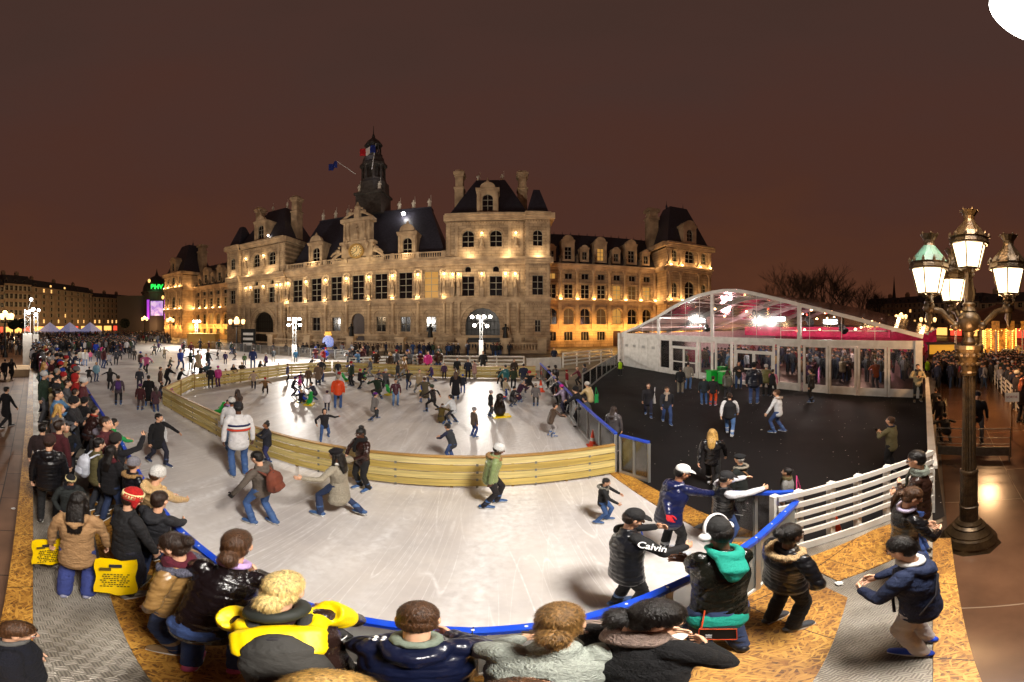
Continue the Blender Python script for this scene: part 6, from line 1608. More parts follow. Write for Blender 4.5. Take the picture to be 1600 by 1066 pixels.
def strands(n, b, t):
    mpn = n.nodes.new('ShaderNodeMapping'); mpn.inputs['Scale'].default_value = (60, 60, 9); n.links.new(t.outputs['Object'], mpn.inputs[0])
    no = n.nodes.new('ShaderNodeTexNoise'); no.inputs['Scale'].default_value = 1.6; no.inputs['Detail'].default_value = 4; n.links.new(mpn.outputs[0], no.inputs['Vector'])
    bp = n.nodes.new('ShaderNodeBump'); bp.inputs['Strength'].default_value = .9; bp.inputs['Distance'].default_value = .012
    n.links.new(no.outputs['Fac'], bp.inputs['Height']); n.links.new(bp.outputs[0], b.inputs['Normal'])
    oi = n.nodes.new('ShaderNodeObjectInfo'); hs = n.nodes.new('ShaderNodeHueSaturation'); n.links.new(oi.outputs['Color'], hs.inputs['Color'])
    mr = n.nodes.new('ShaderNodeMapRange'); mr.inputs[1].default_value = .3; mr.inputs[2].default_value = .7; mr.inputs[3].default_value = .35; mr.inputs[4].default_value = 1.7
    n.links.new(no.outputs['Fac'], mr.inputs[0]); n.links.new(mr.outputs[0], hs.inputs['Value']); n.links.new(hs.outputs[0], b.inputs['Base Color'])
M_hair = mat('hair', '2a1a10', .42, extra=strands)
M_fur = mat('fur_trim', '8a7355', .9, extra=strands)
M_eye = mat('eye_white', 'e8e4de', .2); M_pupil = mat('pupil', '1a120c', .2); M_lip = mat('lip', '9a4c44', .45)
M_shoe = mat('shoe', '333333', .45, objcolor=True, bump=(30, .3)); M_sole = mat('sole', 'd8d6d0', .6); M_blade = mat('blade', 'b0b4b8', .25, .9)
TOPM = {'cloth': M_cloth, 'wool': M_wool, 'puff': M_puff, 'leather': M_leather, 'satin': M_puff, 'hoodie': M_cloth}
SKINS = {'light': 'd9a888', 'mid': 'b98362', 'brown': '8a5a3c', 'dark': '5a3826'}
HAIRC = {'black': '14100e', 'dark': '2a1b12', 'brown': '4a301c', 'blond': 'b08a4a', 'lightblond': 'd8bd7c', 'grey': '8a8680', 'ginger': '9a4a1e'}
def build_person(p, lod):
    """returns list of (part name, mesh-maker) after queuing remesh jobs; finish() assembles them"""
    J = skeleton(p); seed = p.get('seed', 1); vx = (.0115, .019, .03)[lod]; vs = (.0085, .015, .026)[lod]; sm = (3, 2, 1)[lod]
    fat = min(p.get('fat', 1.0), 1.12) if lod else 1+(p.get('fat', 1.0)-1)*.35; parts = []
    pel, s, r, fwd, neck = J['pel'], J['s'], J['r'], J['fwd'], J['neck']; HC, HR = J['head'], J['HR']
    hp = lambda x, y, z: HC+HR @ V3(x, y, z)
    up = V3(0, 0, 1)
    # ---- body: one continuous skin from head to ankles
    B = Shell()
    B.ring_loft([pel-s*.06, pel+s*.1, pel+s*.3, pel+s*.45], [.11, .1, .11, .1], [.06, .06, .065, .045], right=r)
    B.ring_loft([neck-s*.06, neck+s*.02, hp(0, -.015, -.06)], [.058, .05, .052], right=r, n=10)
    for sd in 'LR':
        B.ring_loft([J['sh'+sd], (J['sh'+sd]+J['el'+sd])/2, J['el'+sd]], [.036, .033, .028], right=r, n=8)
        B.ring_loft([J['el'+sd], J['el'+sd]*.6+J['wr'+sd]*.4, J['wr'+sd]], [.028, .03, .025], right=r, n=8)
        B.ring_loft([J['hip'+sd], (J['hip'+sd]+J['kn'+sd])/2, J['kn'+sd]], [.06, .055, .04], right=r, n=8)
        B.ring_loft([J['kn'+sd], J['kn'+sd]*.6+J['an'+sd]*.4, J['an'+sd]], [.04, .042, .032], right=r, n=8)
    hn = 16 if lod == 0 else 12
    B.ell(hp(0, -.012, .03), (.077, .096, .09), HR, hn); B.ell(hp(0, .018, -.035), (.06, .07, .083), HR, hn)
    if lod < 2:
        B.ell(hp(0, .055, -.098), (.028, .026, .022), HR, 8, 6); B.ring_loft([hp(0, .084, .018), hp(0, .1, -.012), hp(0, .108, -.03)], [.009, .012, .015], right=HR @ V3(1, 0, 0), n=8)
        for q in (-1, 1):
            B.ell(hp(q*.03, .074, .024), (.024, .014, .009), HR, 8, 6); B.ell(hp(q*.036, .056, -.032), (.024, .022, .022), HR, 8, 6); B.ell(hp(q*.078, -.005, -.005), (.011, .02, .032), HR, 8, 6)
        B.ell(hp(0, .083, -.064), (.023, .013, .012), HR, 8, 6)
    jb = job(B, vs, 2 if lod == 0 else 1)
    def mk_body(j=jb, J=J):
        L = [(*j['out'], 0)]
        for sd in 'LR':
            if not p.get('gloves'): L.append((*arrays_of(hand_mesh(J, sd, p.get('curl', .5))), 0))
        if lod < 2:
            for q in (-1, 1):
                e = Shell(); e.ell(hp(q*.029, .077, .003), (.0125, .0115, .0095), HR, 10, 8); L.append((*arrays_of(e), 1))
                e = Shell(); e.ell(hp(q*.029, .0865, .003), (.0058, .0045, .0058), HR, 8, 6); L.append((*arrays_of(e), 2))
                e = Shell(); e.ring_loft([hp(q*.014, .087, .026), hp(q*.032, .086, .031), hp(q*.05, .074, .027)], [.003, .0045, .003], right=HR @ V3(0, 0, 1), n=5); L.append((*arrays_of(e), 2))
            e = Shell(); e.ring_loft([hp(-.022, .088, -.064), hp(0, .0965, -.062), hp(.022, .088, -.064)], [.003, .0062, .003], right=HR @ V3(0, 0, 1), n=6); L.append((*arrays_of(e), 3))
        return mk('body', L, [M_skin, M_eye, M_pupil, M_lip])
    parts.append(('body', mk_body, SKINS[p.get('skin', 'light')], None, 0))
    # ---- trousers
    tk = p.get('bot', '1d2433'); tw = p.get('legw', 1.0)
    T = Shell(); T.ring_loft([pel-s*.07, pel+s*.02, pel+s*.1], [.148*fat, .15*fat, .13*fat], [.105*fat, .105*fat, .085*fat], right=r)
    for sd in 'LR':
        h_, k_, a_ = J['hip'+sd], J['kn'+sd], J['an'+sd]
        T.ring_loft([h_, h_*.5+k_*.5, k_, k_*.5+a_*.5, a_*1.0+V3(0, 0, -.02)], [.088*fat, .078*fat, .062*tw, .061*tw, .056*tw], right=r, n=10)
    if p.get('skirt'):
        T.ring_loft([pel+s*.05, pel-up*.15, pel-up*.4], [.16, .2, .25], [.12, .16, .2], right=r)
    jt = job(T, vx, sm, wrinkle(.008, seed+3, .9, True) if lod < 2 else None)
    parts.append(('trousers', lambda j=jt: mk('trousers', [(*j['out'], 0)], [M_denim if p.get('denim', tk in DENIM) else M_cloth]), tk, None, 1))
    # ---- jacket
    kind, tc_ = p.get('top', ('cloth', '1c1c20')); puff = {'puff': 1.1, 'leather': .98, 'wool': 1.02, 'cloth': 1.0, 'satin': 1.06, 'hoodie': 1.06}[kind]*p.get('puff', 1)
    ln = p.get('long', 0)      # coat length below the hip in metres
    F = puff*fat; C = Shell(); hem = pel-s*(.07)-up*ln*0
    ptsC = [pel+s*.02-up*(.15+ln), pel-up*(.08+ln*.5), pel+s*.06, pel+s*.18, pel+s*.32, pel+s*.42, neck-s*.03]
    aC = [(.176+ln*.10)*F, (.174+ln*.05)*F, .158*F, .158*F, .18*F, .165*F, .085]; bC = [(.128+ln*.1)*F, (.125+ln*.05)*F, .12*F, .122*F, .135*F, .11*F, .08]
    C.ring_loft(ptsC, aC, bC, right=r, n=16)
    C.ring_loft([neck-s*.05, neck+s*.025], [.092, .078], [.09, .078], right=r, n=12, round_=(True, False))
    if p.get('hood', kind in ('puff', 'hoodie', 'satin')):
        hb = neck-fwd*.09-s*.02
        C.ring_loft([hb-r*.1+fwd*.06+s*.02, hb-r*.05-s*.03, hb-s*.05-fwd*.02, hb+r*.05-s*.03, hb+r*.1+fwd*.06+s*.02], [.035, .055, .065, .055, .035], right=s, n=8)
    A = C if not p.get('sleeves') else Shell()
    for sd in 'LR':
        sh, el, wr = J['sh'+sd], J['el'+sd], J['wr'+sd]; sw = p.get('slw', 1)*puff**.7*fat**.5
        A.ring_loft([sh-(r if sd == 'R' else -r)*.03, sh*.75+el*.25, sh*.4+el*.6, el], [.066*sw, .064*sw, .055*sw, .05*sw], right=r, n=10)
        A.ring_loft([el, el*.5+wr*.5, wr+(wr-el)*.06], [.05*sw, .047*sw, .038*sw], right=r, n=10)
    bones = [(pel-up*(.1+ln), pel), (pel, neck)]+[(J['sh'+d], J['el'+d]) for d in 'LR']+[(J['el'+d], J['wr'+d]) for d in 'LR']
    dis = (quilt(.008 if lod == 0 else .009, bones, .075, seed) if kind == 'puff' else wrinkle({'leather': .011, 'satin': .011}.get(kind, .009), seed, 1, True)) if lod < 2 else None
    jc = job(C, vx, sm, dis)
    pm = {'plaid': M_cloth}.get(kind, TOPM[kind])
    parts.append(('vest' if p.get('sleeves') else ('coat' if ln > .15 else 'jacket'), lambda j=jc: mk('jacket', [(*j['out'], 0)], [pm]), tc_, None, 2))
    if p.get('sleeves'):
        ja = job(A, vx, sm, wrinkle(.009, seed+8, 1, True) if lod < 2 else None)
        parts.append(('sleeves', lambda j=ja: mk('sleeves', [(*j['out'], 0)], [M_cloth]), p['sleeves'], None, 2))
    if p.get('gloves'):
        def mk_gl(sd):
            sh_ = hand_mesh(J, sd, .6); co, lv, lt = arrays_of(sh_); w = J['wr'+sd]; co = w+(co-w)*1.18
            return mk('glove', [(co, lv, lt, 0)], [M_cloth])
        for sd in 'LR': parts.append(('glove', lambda sd=sd: mk_gl(sd), p['gloves'], None, 3))
    # ---- hair and hats
    st, hc_ = p.get('hair', ('short', 'dark')); hc_ = HAIRC.get(hc_, hc_)
    if st != 'bald':
        H = Shell(); ht = p.get('hat')
        H.ell(*((hp(0, -.03, .008), (.084, .088, .07)) if ht else (hp(0, -.022, .042), (.081, .099, .088))), HR, hn); H.ell(hp(0, -.045, -.01), (.077, .066, .07), HR, hn)
        if st == 'long':
            d = -up*.5-fwd*.0
            H.ring_loft([hp(0, -.06, .02), hp(0, -.085, -.08), neck-fwd*.11-s*.02, neck-fwd*.13-s*.17], [.08, .088, .09, .065], [.045, .04, .035, .02], right=r, n=10)
            for q in (-1, 1): H.ring_loft([hp(q*.072, .0, .03), hp(q*.082, .0, -.06), neck+r*q*.09+fwd*.02-s*.02, neck+r*q*.1+fwd*.05-s*.12], [.022, .03, .03, .018], right=r, n=8)
        if st == 'bob':
            H.ell(hp(0, -.03, -.03), (.1, .085, .1), HR, hn)
        if st == 'bun': H.ell(hp(0, -.115, .06), (.045, .045, .045), HR, 10)
        if st == 'highbun': H.ell(hp(0, -.05, .15), (.05, .05, .045), HR, 10)
        if st == 'lowbun': H.ell(hp(.0, -.12, -.045), (.055, .05, .045), HR, 10); H.ell(hp(.01, -.11, -.085), (.04, .035, .035), HR, 10)
        if st == 'pony': H.ring_loft([hp(0, -.1, .03), hp(0, -.15, -.0), hp(0, -.15, -.09), hp(0, -.13, -.19)], [.025, .035, .035, .012], right=r, n=8)
        if st == 'curly':
            H.ell(hp(0, -.03, .03), (.105, .11, .11), HR, hn); H.ell(hp(0, -.06, -.06), (.1, .07, .09), HR, hn)
        jh = job(H, (.008, .016, .026)[lod], 2 if lod == 0 else 1, wrinkle((.002 if lod == 0 else .004) if st != 'curly' else .009, seed+5, 2.2) if lod < 2 else None)
        def mk_hair(j=jh):
            L = [(*j['out'], 0)]
            if lod < 2:
                t_ = tufts(j['out'], HC, seed, (5200, 420)[lod], (.026 if st == 'short' else .04) if lod == 0 else .045, (.0012, .004)[lod], st == 'long')
                if t_: L.append((*t_, 0))
            return mk('hair', L, [M_hair])
        parts.append(('hair', mk_hair, hc_, None, 4))
    if p.get('hat'):
        hk, hcol = p['hat'][:2]; Q = Shell(); hm_ = M_wool
        if hk == 'beanie':
            Q.ell(hp(0, -.015, .062), (.093, .11, .09), HR, hn); Q.ring_loft([hp(0, -.012, .015), hp(0, -.012, .05)], [.096, .096], [.112, .112], right=HR @ V3(1, 0, 0), n=16)
            if len(p['hat']) > 2 and p['hat'][2] == 'flaps':
                for q in (-1, 1): Q.ring_loft([hp(q*.088, 0, .03), hp(q*.086, .0, -.05), hp(q*.075, .02, -.09)], [.03, .028, .012], right=HR @ V3(0, 1, 0), n=8)
        elif hk == 'pompom': Q.ell(hp(0, -.015, .065), (.1, .117, .1), HR, hn); Q.ell(hp(0, -.03, .19), (.04, .04, .035), HR, 8)
        elif hk == 'cap':
            hm_ = M_cloth; Q.ell(hp(0, -.012, .05), (.088, .104, .082), HR, hn); Q.ring_loft([hp(0, .07, .045), hp(0, .12, .038), hp(0, .165, .022)], [.072, .072, .05], [.008, .008, .007], right=HR @ V3(1, 0, 0), n=12)
        elif hk == 'beret': Q.ell(hp(.01, -.01, .085), (.118, .125, .045), HR, hn); Q.ring_loft([hp(0, -.01, .045), hp(0, -.01, .075)], [.088, .09], [.104, .106], right=HR @ V3(1, 0, 0), n=14)
        elif hk == 'hood':
            hm_ = pm; Q.ell(hp(0, -.045, .03), (.108, .112, .125), HR, hn); Q.ell(hp(0, -.06, -.07), (.105, .09, .09), HR, hn)
        jq = job(Q, (.009, .016, .026)[lod], 2, wrinkle(.002, seed+9, 2) if lod < 2 else None)
        parts.append(({'cap': 'cap', 'hood': 'hood', 'beret': 'beret'}.get(hk, 'hat'), lambda j=jq, m=hm_: mk('hat', [(*j['out'], 0)], [m]), hcol, None, 5))
    # ---- neckwear, fur, bags
    if p.get('fur'):
        Q = Shell(); n_ = 12; nc = neck+s*.0-fwd*.02; pts = [nc+r*.125*sin(a)-fwd*.13*cos(a)-s*(.01+.05*(cos(a) < -.2)) for a in np.linspace(-2.7, 2.7, n_)]
        Q.ring_loft(pts, .04, right=s, n=8); jf = job(Q, vx, 1, wrinkle(.01, seed+2, 3) if lod < 2 else None)
        parts.append(('fur_trim', lambda j=jf: mk('fur_trim', [(*j['out'], 0)], [M_fur]), p['fur'], None, 6))
    if p.get('scarf'):
        Q = Shell(); nc = neck+s*.035
        for k, rr0 in enumerate((.078, .088)):
            pts = [nc-s*.035*k+r*rr0*sin(a)-fwd*rr0*cos(a)+s*.012*sin(2*a+k) for a in np.linspace(0, 2*pi*.97, 12)]
            Q.ring_loft(pts, .034, right=s, n=8)
        if p.get('scarf_end', True): Q.ring_loft([nc+fwd*.1-s*.02, neck+fwd*.155-s*.12+r*.04, neck+fwd*.16-s*.3+r*.05], [.04, .05, .055], [.02, .02, .015], right=r, n=8)
        jf = job(Q, vx, 1, wrinkle(.004, seed+2, 2) if lod < 2 else None)
        parts.append(('scarf', lambda j=jf: mk('scarf', [(*j['out'], 0)], [M_wool]), p['scarf'], None, 6))
    if p.get('collar'):
        Q = Shell(); nc = neck+s*.03
        Q.ring_loft([nc+r*.075*sin(a)-fwd*.08*cos(a) for a in np.linspace(-3, 3, 12)], .026, right=s, n=8); jf = job(Q, vx*.8, 1, None)
        parts.append(('collar', lambda j=jf: mk('collar', [(*j['out'], 0)], [M_cloth]), p['collar'], None, 6))
    # ---- footwear
    sk = p.get('skates'); sc_ = p.get('shoe', '3a5a8a' if sk else '2a2624')
    for sd in 'LR':
        Q = Shell(); a_ = J['an'+sd]; kn = J['kn'+sd]; tilt = min(1.0, max(0, (a_[2]-.1)*2.2)); fd = nrm(V3((.12 if sd == 'R' else -.12), 1, -tilt)); dn = nrm(np.cross(np.cross(fd, V3(0, 0, -1)), fd))
        base = a_+dn*.045
        lift = -dn*(.03 if sk else 0)
        Q.ring_loft([base-fd*.05+lift, base+fd*.06+lift, base+fd*.15+lift+dn*.012, base+fd*.19+lift+dn*.018], [.042, .046, .046, .036], [.042, .042, .03, .022], right=np.cross(fd, dn), n=10)
        if sk or p.get('boots'): Q.ring_loft([base+lift, a_+nrm(kn-a_)*.12, a_+nrm(kn-a_)*(.30 if p.get('boots') == 'tall' else .17)], [.05, .056, .066], right=r, n=10)
        jf = job(Q, max(.009, vx*.7), 2, None)
        def mk_shoe(j=jf, base=base, fd=fd, dn=dn, lift=lift):
            L = [(*j['out'], 0)]; e = Shell(); e.ring_loft([base-fd*.055+dn*.036+lift, base+fd*.07+dn*.038+lift, base+fd*.2+dn*.036+lift], [.04, .047, .036], [.012, .01, .01], right=np.cross(fd, dn), n=10, round_=(False, False)); L.append((*arrays_of(e), 1))
            return mk('shoe', L, [M_shoe, M_sole])
        def mk_blade(base=base, fd=fd, dn=dn, lift=lift):
            e = Shell(); rr1 = nrm(np.cross(fd, dn))
            e.ring_loft([base-fd*.08+dn*.075+lift, base+fd*.2+dn*.075+lift], [.003, .003], [.012, .012], right=rr1, n=6, round_=(False, False))
            for q in (-.03, .13): e.ring_loft([base+fd*q+dn*.04+lift, base+fd*q+dn*.07+lift], [.012, .01], [.02, .02], right=rr1, n=6, round_=(False, False))
            return mk('blade', [(*arrays_of(e), 0)], [M_blade])
        parts.append(('skate' if sk else ('boot' if p.get('boots') else 'shoe'), mk_shoe, sc_, ('blade', mk_blade) if sk and lod < 2 else None, 7))
    return J, parts
DENIM = {'2b3f6b', '34507f', '2a3a5c', '4a6a9a', '23335a', '1f2c4a', '3a4f78', '5b789f', '2f4a86'}
def bulk(p): return 1.0 if p['D'] < 4 else min(1.17, 1+(p['D']-4)*.07)     # padded winter clothing
def finish_person(p, J, parts, name='person'):
    x, y, z = p['pos']; h = p.get('h', 1.0)
    root = empty(name, (x, y, z), p['rot'], p['label'], p.get('cat', 'person'), p.get('group')); k = bulk(p); root.scale = (h*k, h*k, h)
    for nm, fn, colr, sub, _ in parts:
        o = link(nm, fn(), root); o.color = (*lin(colr), 1)
        if sub:
            so = link(sub[0], sub[1](), o)
    return root
def loc_of(px_, z, D=None): return P(px_[0], px_[1], z) if D is None else at(px_[0], D, z)
PEOPLE = []
def person(x, y, f, label, headpx=None, z=0.0, **p):
    """x, y: photo pixel of the spot between the feet; f: heading clockwise from the view direction; headpx: pixel of the head centre, which
    sets either the height (upright) or, with lean_to=True, how the trunk leans"""
    b = P(x, y, z); fi = (x-X0)/KH; rot = -(fi+R(f)); p['pos'] = (b.x, b.y, b.z); p['rot'] = rot; p['label'] = label
    D = sqrt(b.x**2+b.y**2); p['D'] = D
    if headpx is not None and not p.pop('lean_to', False):
        hz = CZ+D*tan((Y0-headpx[1])/KV)-z; p.setdefault('h', max(.5, min(1.15, hz/1.63)))
    elif headpx is not None:
        h = p.get('h', 1.0); mxl = p.get('mxl', .34); c_, s_ = cos(-rot), sin(-rot); w = (0, 0)
        for _ in range(30):
            hd = dict(p); hd['lean'] = w; J = skeleton(hd); H = J['head']; zz = z+H[2]*h
            T = P(headpx[0], headpx[1], zz); dx, dy = (T.x-b.x)/h, (T.y-b.y)/h; lx, ly = c_*dx-s_*dy, s_*dx+c_*dy
            w = (w[0]+.5*(lx-H[0]), w[1]+.5*(ly-H[1])); w = (max(-.22, min(.22, w[0])), max(-.1, min(mxl, w[1])))
        p['lean'] = w
        if 'h' not in p:
            for h in np.arange(.96, 1.17, .02):
                H = skeleton(p)['head']; c2, s2 = cos(rot), sin(rot); X = b.x+h*(c2*H[0]-s2*H[1]); Y = b.y+h*(s2*H[0]+c2*H[1])
                if Y0-KV*atan((z+H[2]*h-CZ)/sqrt(X*X+Y*Y)) <= headpx[1]: break
            p['h'] = float(h)
    h = p.get('h', 1.0)
    hw = p.pop('handpx', None)
    if hw:      # ((x, y, z) or pose tuple or None) for left and right hand, pixels with a world height
        out = []
        for i, t in enumerate(hw):
            if isinstance(t, str): out.append(HANDS[t][i]); continue
            T = P(*t); c_, s_ = cos(-rot), sin(-rot); dx, dy = (T.x-b.x)/h, (T.y-b.y)/h; out.append((c_*dx-s_*dy, s_*dx+c_*dy, (t[2]-z)/h))
        p['hands'] = tuple(out)
    p.setdefault('seed', len(PEOPLE)*7+1)
    PEOPLE.append(p); return p
# ------------------------------------------------------------------ who stands where
def deck_y(D, z=.37): return Y0+KV*atan((CZ-z)/D)
DK = DZ+.018
NAVY, BLACK, GREY, JEANS, DJEANS = '141a33', '141316', '55534f', '34507f', '23335a'
# ---- leaning on the barrier, closest to the camera
person(650, deck_y(1.12), 4, 'man in navy quilted jacket with short brown hair, leaning next to the grey-green fleece', (655, 968), DK, lean_to=True, lod=0,
       top=('puff', '10152c'), bot='1b2136', hair=('short', 'brown'), head=(0, 38), hands='rail', collar='6f7a6c', hood=True, fat=1.05)
person(852, deck_y(1.02), -2, 'person in pale grey-green fleece with untidy light brown hair tied up, at the blue rail', (868, 975), DK, lean_to=True, lod=0,
       top=('wool', 'a9b0a6'), bot='2a2e3a', hair=('lowbun', '7a5a30'), head=(14, 30), hands='rail', fat=1.12)
person(985, deck_y(1.08), 38, 'woman in black coat and taupe fringed scarf, looking at a paper in her hands', (1000, 952), DK, lean_to=True, lod=0,
       top=('wool', '0c0c0f'), long=.25, bot='15151a', hair=('lowbun', 'black'), head=(48, 34), hands='hold', scarf='8d7a70', fat=1.08, hood=False)
person(462, deck_y(1.3), 4, 'blonde woman in brown leather jacket with bright yellow hood and a dark grey backpack', (445, 893), DK, lean_to=True, lod=0,
       top=('leather', '2a1c18'), bot='1a1a20', hair=('lowbun', 'lightblond'), head=(20, 22), hands='rail', hood=False, yhood='f4d400', backpack=('33322f', .84), fat=1.1)
person(338, 1040, 16, 'woman in glossy black jacket, blue jeans and pink shoes, brown hair pinned up', (388, 838), DK, lean_to=True, lod=0, mxl=.46,
       top=('leather', '120c0e'), bot='2b3f6b', hair=('lowbun', 'brown'), head=(8, 12), hands='rail', shoe='d0608a', collar='b89ad0', fat=1.08)
person(280, 1008, -62, 'girl in gold-brown quilted jacket with maroon scarf and beige boots', (270, 853), DK, lod=0, h=1.04, lean_to=True,
       top=('satin', '8a6a3e'), bot='1f2c4a', hair=('bun', 'dark'), head=(-5, 16), hands='pocket', scarf='5a1428', scarf_end=False, boots=True, shoe='8a7050', fur='4a4a58')
person(238, 915, 32, 'boy in dark jacket and jeans by the end of the blue rail, wind-blown dark hair', (254, 790), DK, lean_to=True, lod=0,
       top=('cloth', '15161c'), bot='1f2c4a', hair=('short', 'dark'), head=(10, 8), hands='rail', shoe='5a5236', hood=True)
person(196, 925, 62, 'person in black jacket and red knitted hat with pale lettering, holding a yellow shopping bag', (203, 780), DK, lod=0,
       top=('cloth', '131316'), bot='1c1c28', hair=('short', 'dark'), hat=('beanie', 'c01818', 'flaps'), head=(10, 18), hands=((-.28, .12, .82), (.22, .2, .86)), shoe='8a8478', fat=1.12, hood=False)
person(120, 928, 12, 'woman in tan hooded coat and flared blue jeans, long dark hair, yellow bag beside her', (128, 787), DK, lod=0,
       top=('cloth', 'a07c54'), long=.1, bot='34407f', hair=('long', 'black'), head=(8, 14), hands=((-.3, .12, .8), (.28, .16, .84)), legw=1.35, fat=1.08, hood=True, shoe='8a8aa0')
person(238, 868, 52, 'person in cream quilted coat and white knitted hat beside the blue rail', (252, 742), DK, lod=0, lean_to=True,
       top=('puff', 'b89a6c'), bot='3a3028', hair=('short', 'brown'), hat=('beanie', 'd8d8d4'), head=(10, 12), hands='rail', fur='c0a070', fat=1.1)
person(108, 838, 165, 'person in dark coat facing the camera, black hat with a cream lettered band', (110, 748), DK, lod=0,
       top=('cloth', '1c2120'), bot='141318', hair=('short', 'black'), hat=('beanie', '17161a', 'flaps'), skin='mid', head=(-10, 18), hands='pocket', fat=1.1, scarf='15161f', scarf_end=False)
person(20, 505+490*atan(4.4/1.72), 95, 'man with short brown hair and dark navy coat seen from above, on the brown pavement', (16, 988), GZ+.02, lod=0, lean_to=True,
       top=('wool', '0f1120'), bot='7a8090', hair=('short', 'brown'), head=(5, 14), hands='pocket', collar='5a5a58', hood=False, fat=1.05)
person(830, deck_y(.5), 10, 'brown-haired head just showing below the pale fleece', (832, 1088), DK, lod=0, lean_to=True, top=('cloth', '4a3038'), bot='222228', hair=('long', 'brown'), hands='down')
person(505, deck_y(.62), 5, 'curly blond head just showing below the grey backpack', (512, 1076), DK, lod=0, lean_to=True, top=('cloth', '3a3a48'), bot='222228', hair=('curly', 'blond'), hands='down')
# ---- right-hand deck
person(1126, 1016, -28, 'young man in black leather jacket, teal hoodie and white headphones', (1103, 833), DK, lod=0, lean_to=True,
       top=('leather', '12140f'), bot='2a3a5c', hair=('short', 'black'), skin='dark', hat=('cap', '161616'), head=(-20, 16), hands='cross', shoe='15151a', fat=1.15, teal='0a8a78', headphones=1, shoulderbag='15151a', hood=False, legw=1.1)
person(1226, 975, 48, 'woman in shiny black quilted coat with tan fur hood and orange hair clip', (1226, 836), DK, lod=0, lean_to=True,
       top=('puff', '101013'), bot='0e0e11', hair=('bun', 'black'), skin='dark', head=(10, 5), hands='pocket', fur='a08660', fat=1.3, legw=1.1, shoe='3a3d42')
person(1440, 868, -80, 'man in glasses, brown leather jacket and grey scarf behind the white fence end', (1423, 718), DK, lod=0,
       top=('leather', '2a1a14'), bot='2f4a86', hair=('short', 'black'), head=(-5, 12), hands='cross', scarf='6a7066', glasses=1)
person(1412, 915, 62, 'person in black leather jacket, brown hair in a ponytail, bending over a bag', (1428, 778), DK, lod=0, lean_to=True,
       top=('leather', '101012'), bot='17171c', hair=('pony', 'brown'), head=(15, 28), hands='hold', collar='b8b0c8', fat=1.12, hood=False)
person(1435, 1010, -72, 'boy in navy and white hoodie, pale grey trousers and bright blue trainers', (1408, 862), DK, lod=0, lean_to=True,
       top=('hoodie', '122040'), bot='cfccd0', hair=('short', 'black'), head=(-12, 26), hands='hold', shoe='2048c0', collar='d8d8d4', strap=1, fat=1.05, legw=1.15, gloves=None)
# ---- inside the rink edge, right
person(978, 952, 62, 'man in black cap and quilted vest, white letters on his black sleeve', (985, 812), 0, lod=0, lean_to=True,
       top=('puff', '14161c'), sleeves='0d0d10', bot='0f0f13', hair=('short', 'dark'), hat=('cap', '121214'), head=(22, 22), hands=((-.2, .42, 1.25), (.25, .45, 1.2)), fat=1.1, calvin=1, hood=False, skates=1)
person(1050, 868, 48, 'man in glossy navy quilted jacket, white cap and red gloves', (1076, 740), 0, lod=0, lean_to=True,
       top=('puff', '141c44'), bot='0e0e12', hair=('short', 'black'), hat=('cap', 'e6e6e4'), skin='mid', head=(30, 20), handpx=((1046, 835, .95), (1128, 772, 1.12)), gloves='b0101c', fat=1.15, skates=1, shoe='c0c4cc')
person(1128, 855, 62, 'man in black vest with white sleeves, stretched over the blue rail, black cap', (1200, 786), 0, lod=0, lean_to=True, hip=.9, mxl=.6,
       top=('puff', '121317'), sleeves='c8cad0', bot='2b3f6b', hair=('short', 'black'), hat=('cap', '17171a'), head=(10, 15), hands=((-.3, .75, 1.25), (.2, .7, 1.25)), fat=1.1, hood=False)
person(943, 815, 95, 'small boy in black hooded jacket on the ice near the sill board', (950, 750), 0, lod=0, top=('cloth', '141417'), bot=JEANS, hair=('short', 'black'), head=(10, 18), hands='fwd', fur='6a6860', pose='glide', skates=1)
# ---- on the near lane of ice
person(770, 790, 88, 'skater in pale green quilted parka with tan fur hood and white knitted hat', (786, 697), 0, lod=0, pose='glide', top=('puff', '7a8a5a'), bot='151114', hair=('short', 'black'), skin='dark', hat=('beanie', 'e4e4e2'), head=(8, 20), hands=((-.2, .05, .8), (.24, -.05, .82)), fur='8a6a42', skates=1, fat=1.08, lean=(0, .2), shoe='2a4f80')
person(567, 765, -128, 'skater in brown leather jacket, glasses and bun, leaning back on the pine barrier', (562, 676), 0, lod=0, top=('leather', '2f1a16'), bot='0f0f12', hair=('highbun', 'black'), skin='dark', head=(0, 10), hands='hold', scarf='0e0e12', skates=1, glasses=1)
person(522, 806, -55, 'skater in cream wool coat, black beret and dark blue trousers', (507, 716), 0, lod=0, pose='skate', lean_to=True, top=('wool', 'a8a08e'), long=.3, bot='1f2c4a', hair=('long', 'black'), hat=('beret', '120e14'), head=(-10, 8), hands='bal', skates=1, collar='d8d6d0', fat=1.08)
person(408, 818, -48, 'skater in grey jacket carrying a rust-brown backpack', (401, 716), 0, lod=0, lean_to=True, pose='glide', top=('cloth', '5b524a'), bot='34507f', hair=('short', 'black'), head=(-10, 22), hands='half', skates=1, backpack=('6e3420', 1), gloves='121214', fat=1.15, hood=True)
person(373, 742, -12, 'tall skater in white jacket with navy and red stripes and a black cap', (383, 637), 0, lod=0, top=('cloth', 'd8d8da'), bot='34507f', hair=('short', 'black'), hat=('cap', '15151a'), skin='dark', head=(0, 0), hands='down', skates=1, stripes=1, fat=1.12, long=.05)
person(362, 703, 8, 'person in plain white jacket and jeans behind the striped white jacket', (371, 628), 0, lod=1, top=('cloth', 'd0d0d2'), bot='5b789f', hair=('short', 'black'), skin='brown', hat=('beanie', 'dcdcd8'), skates=1)
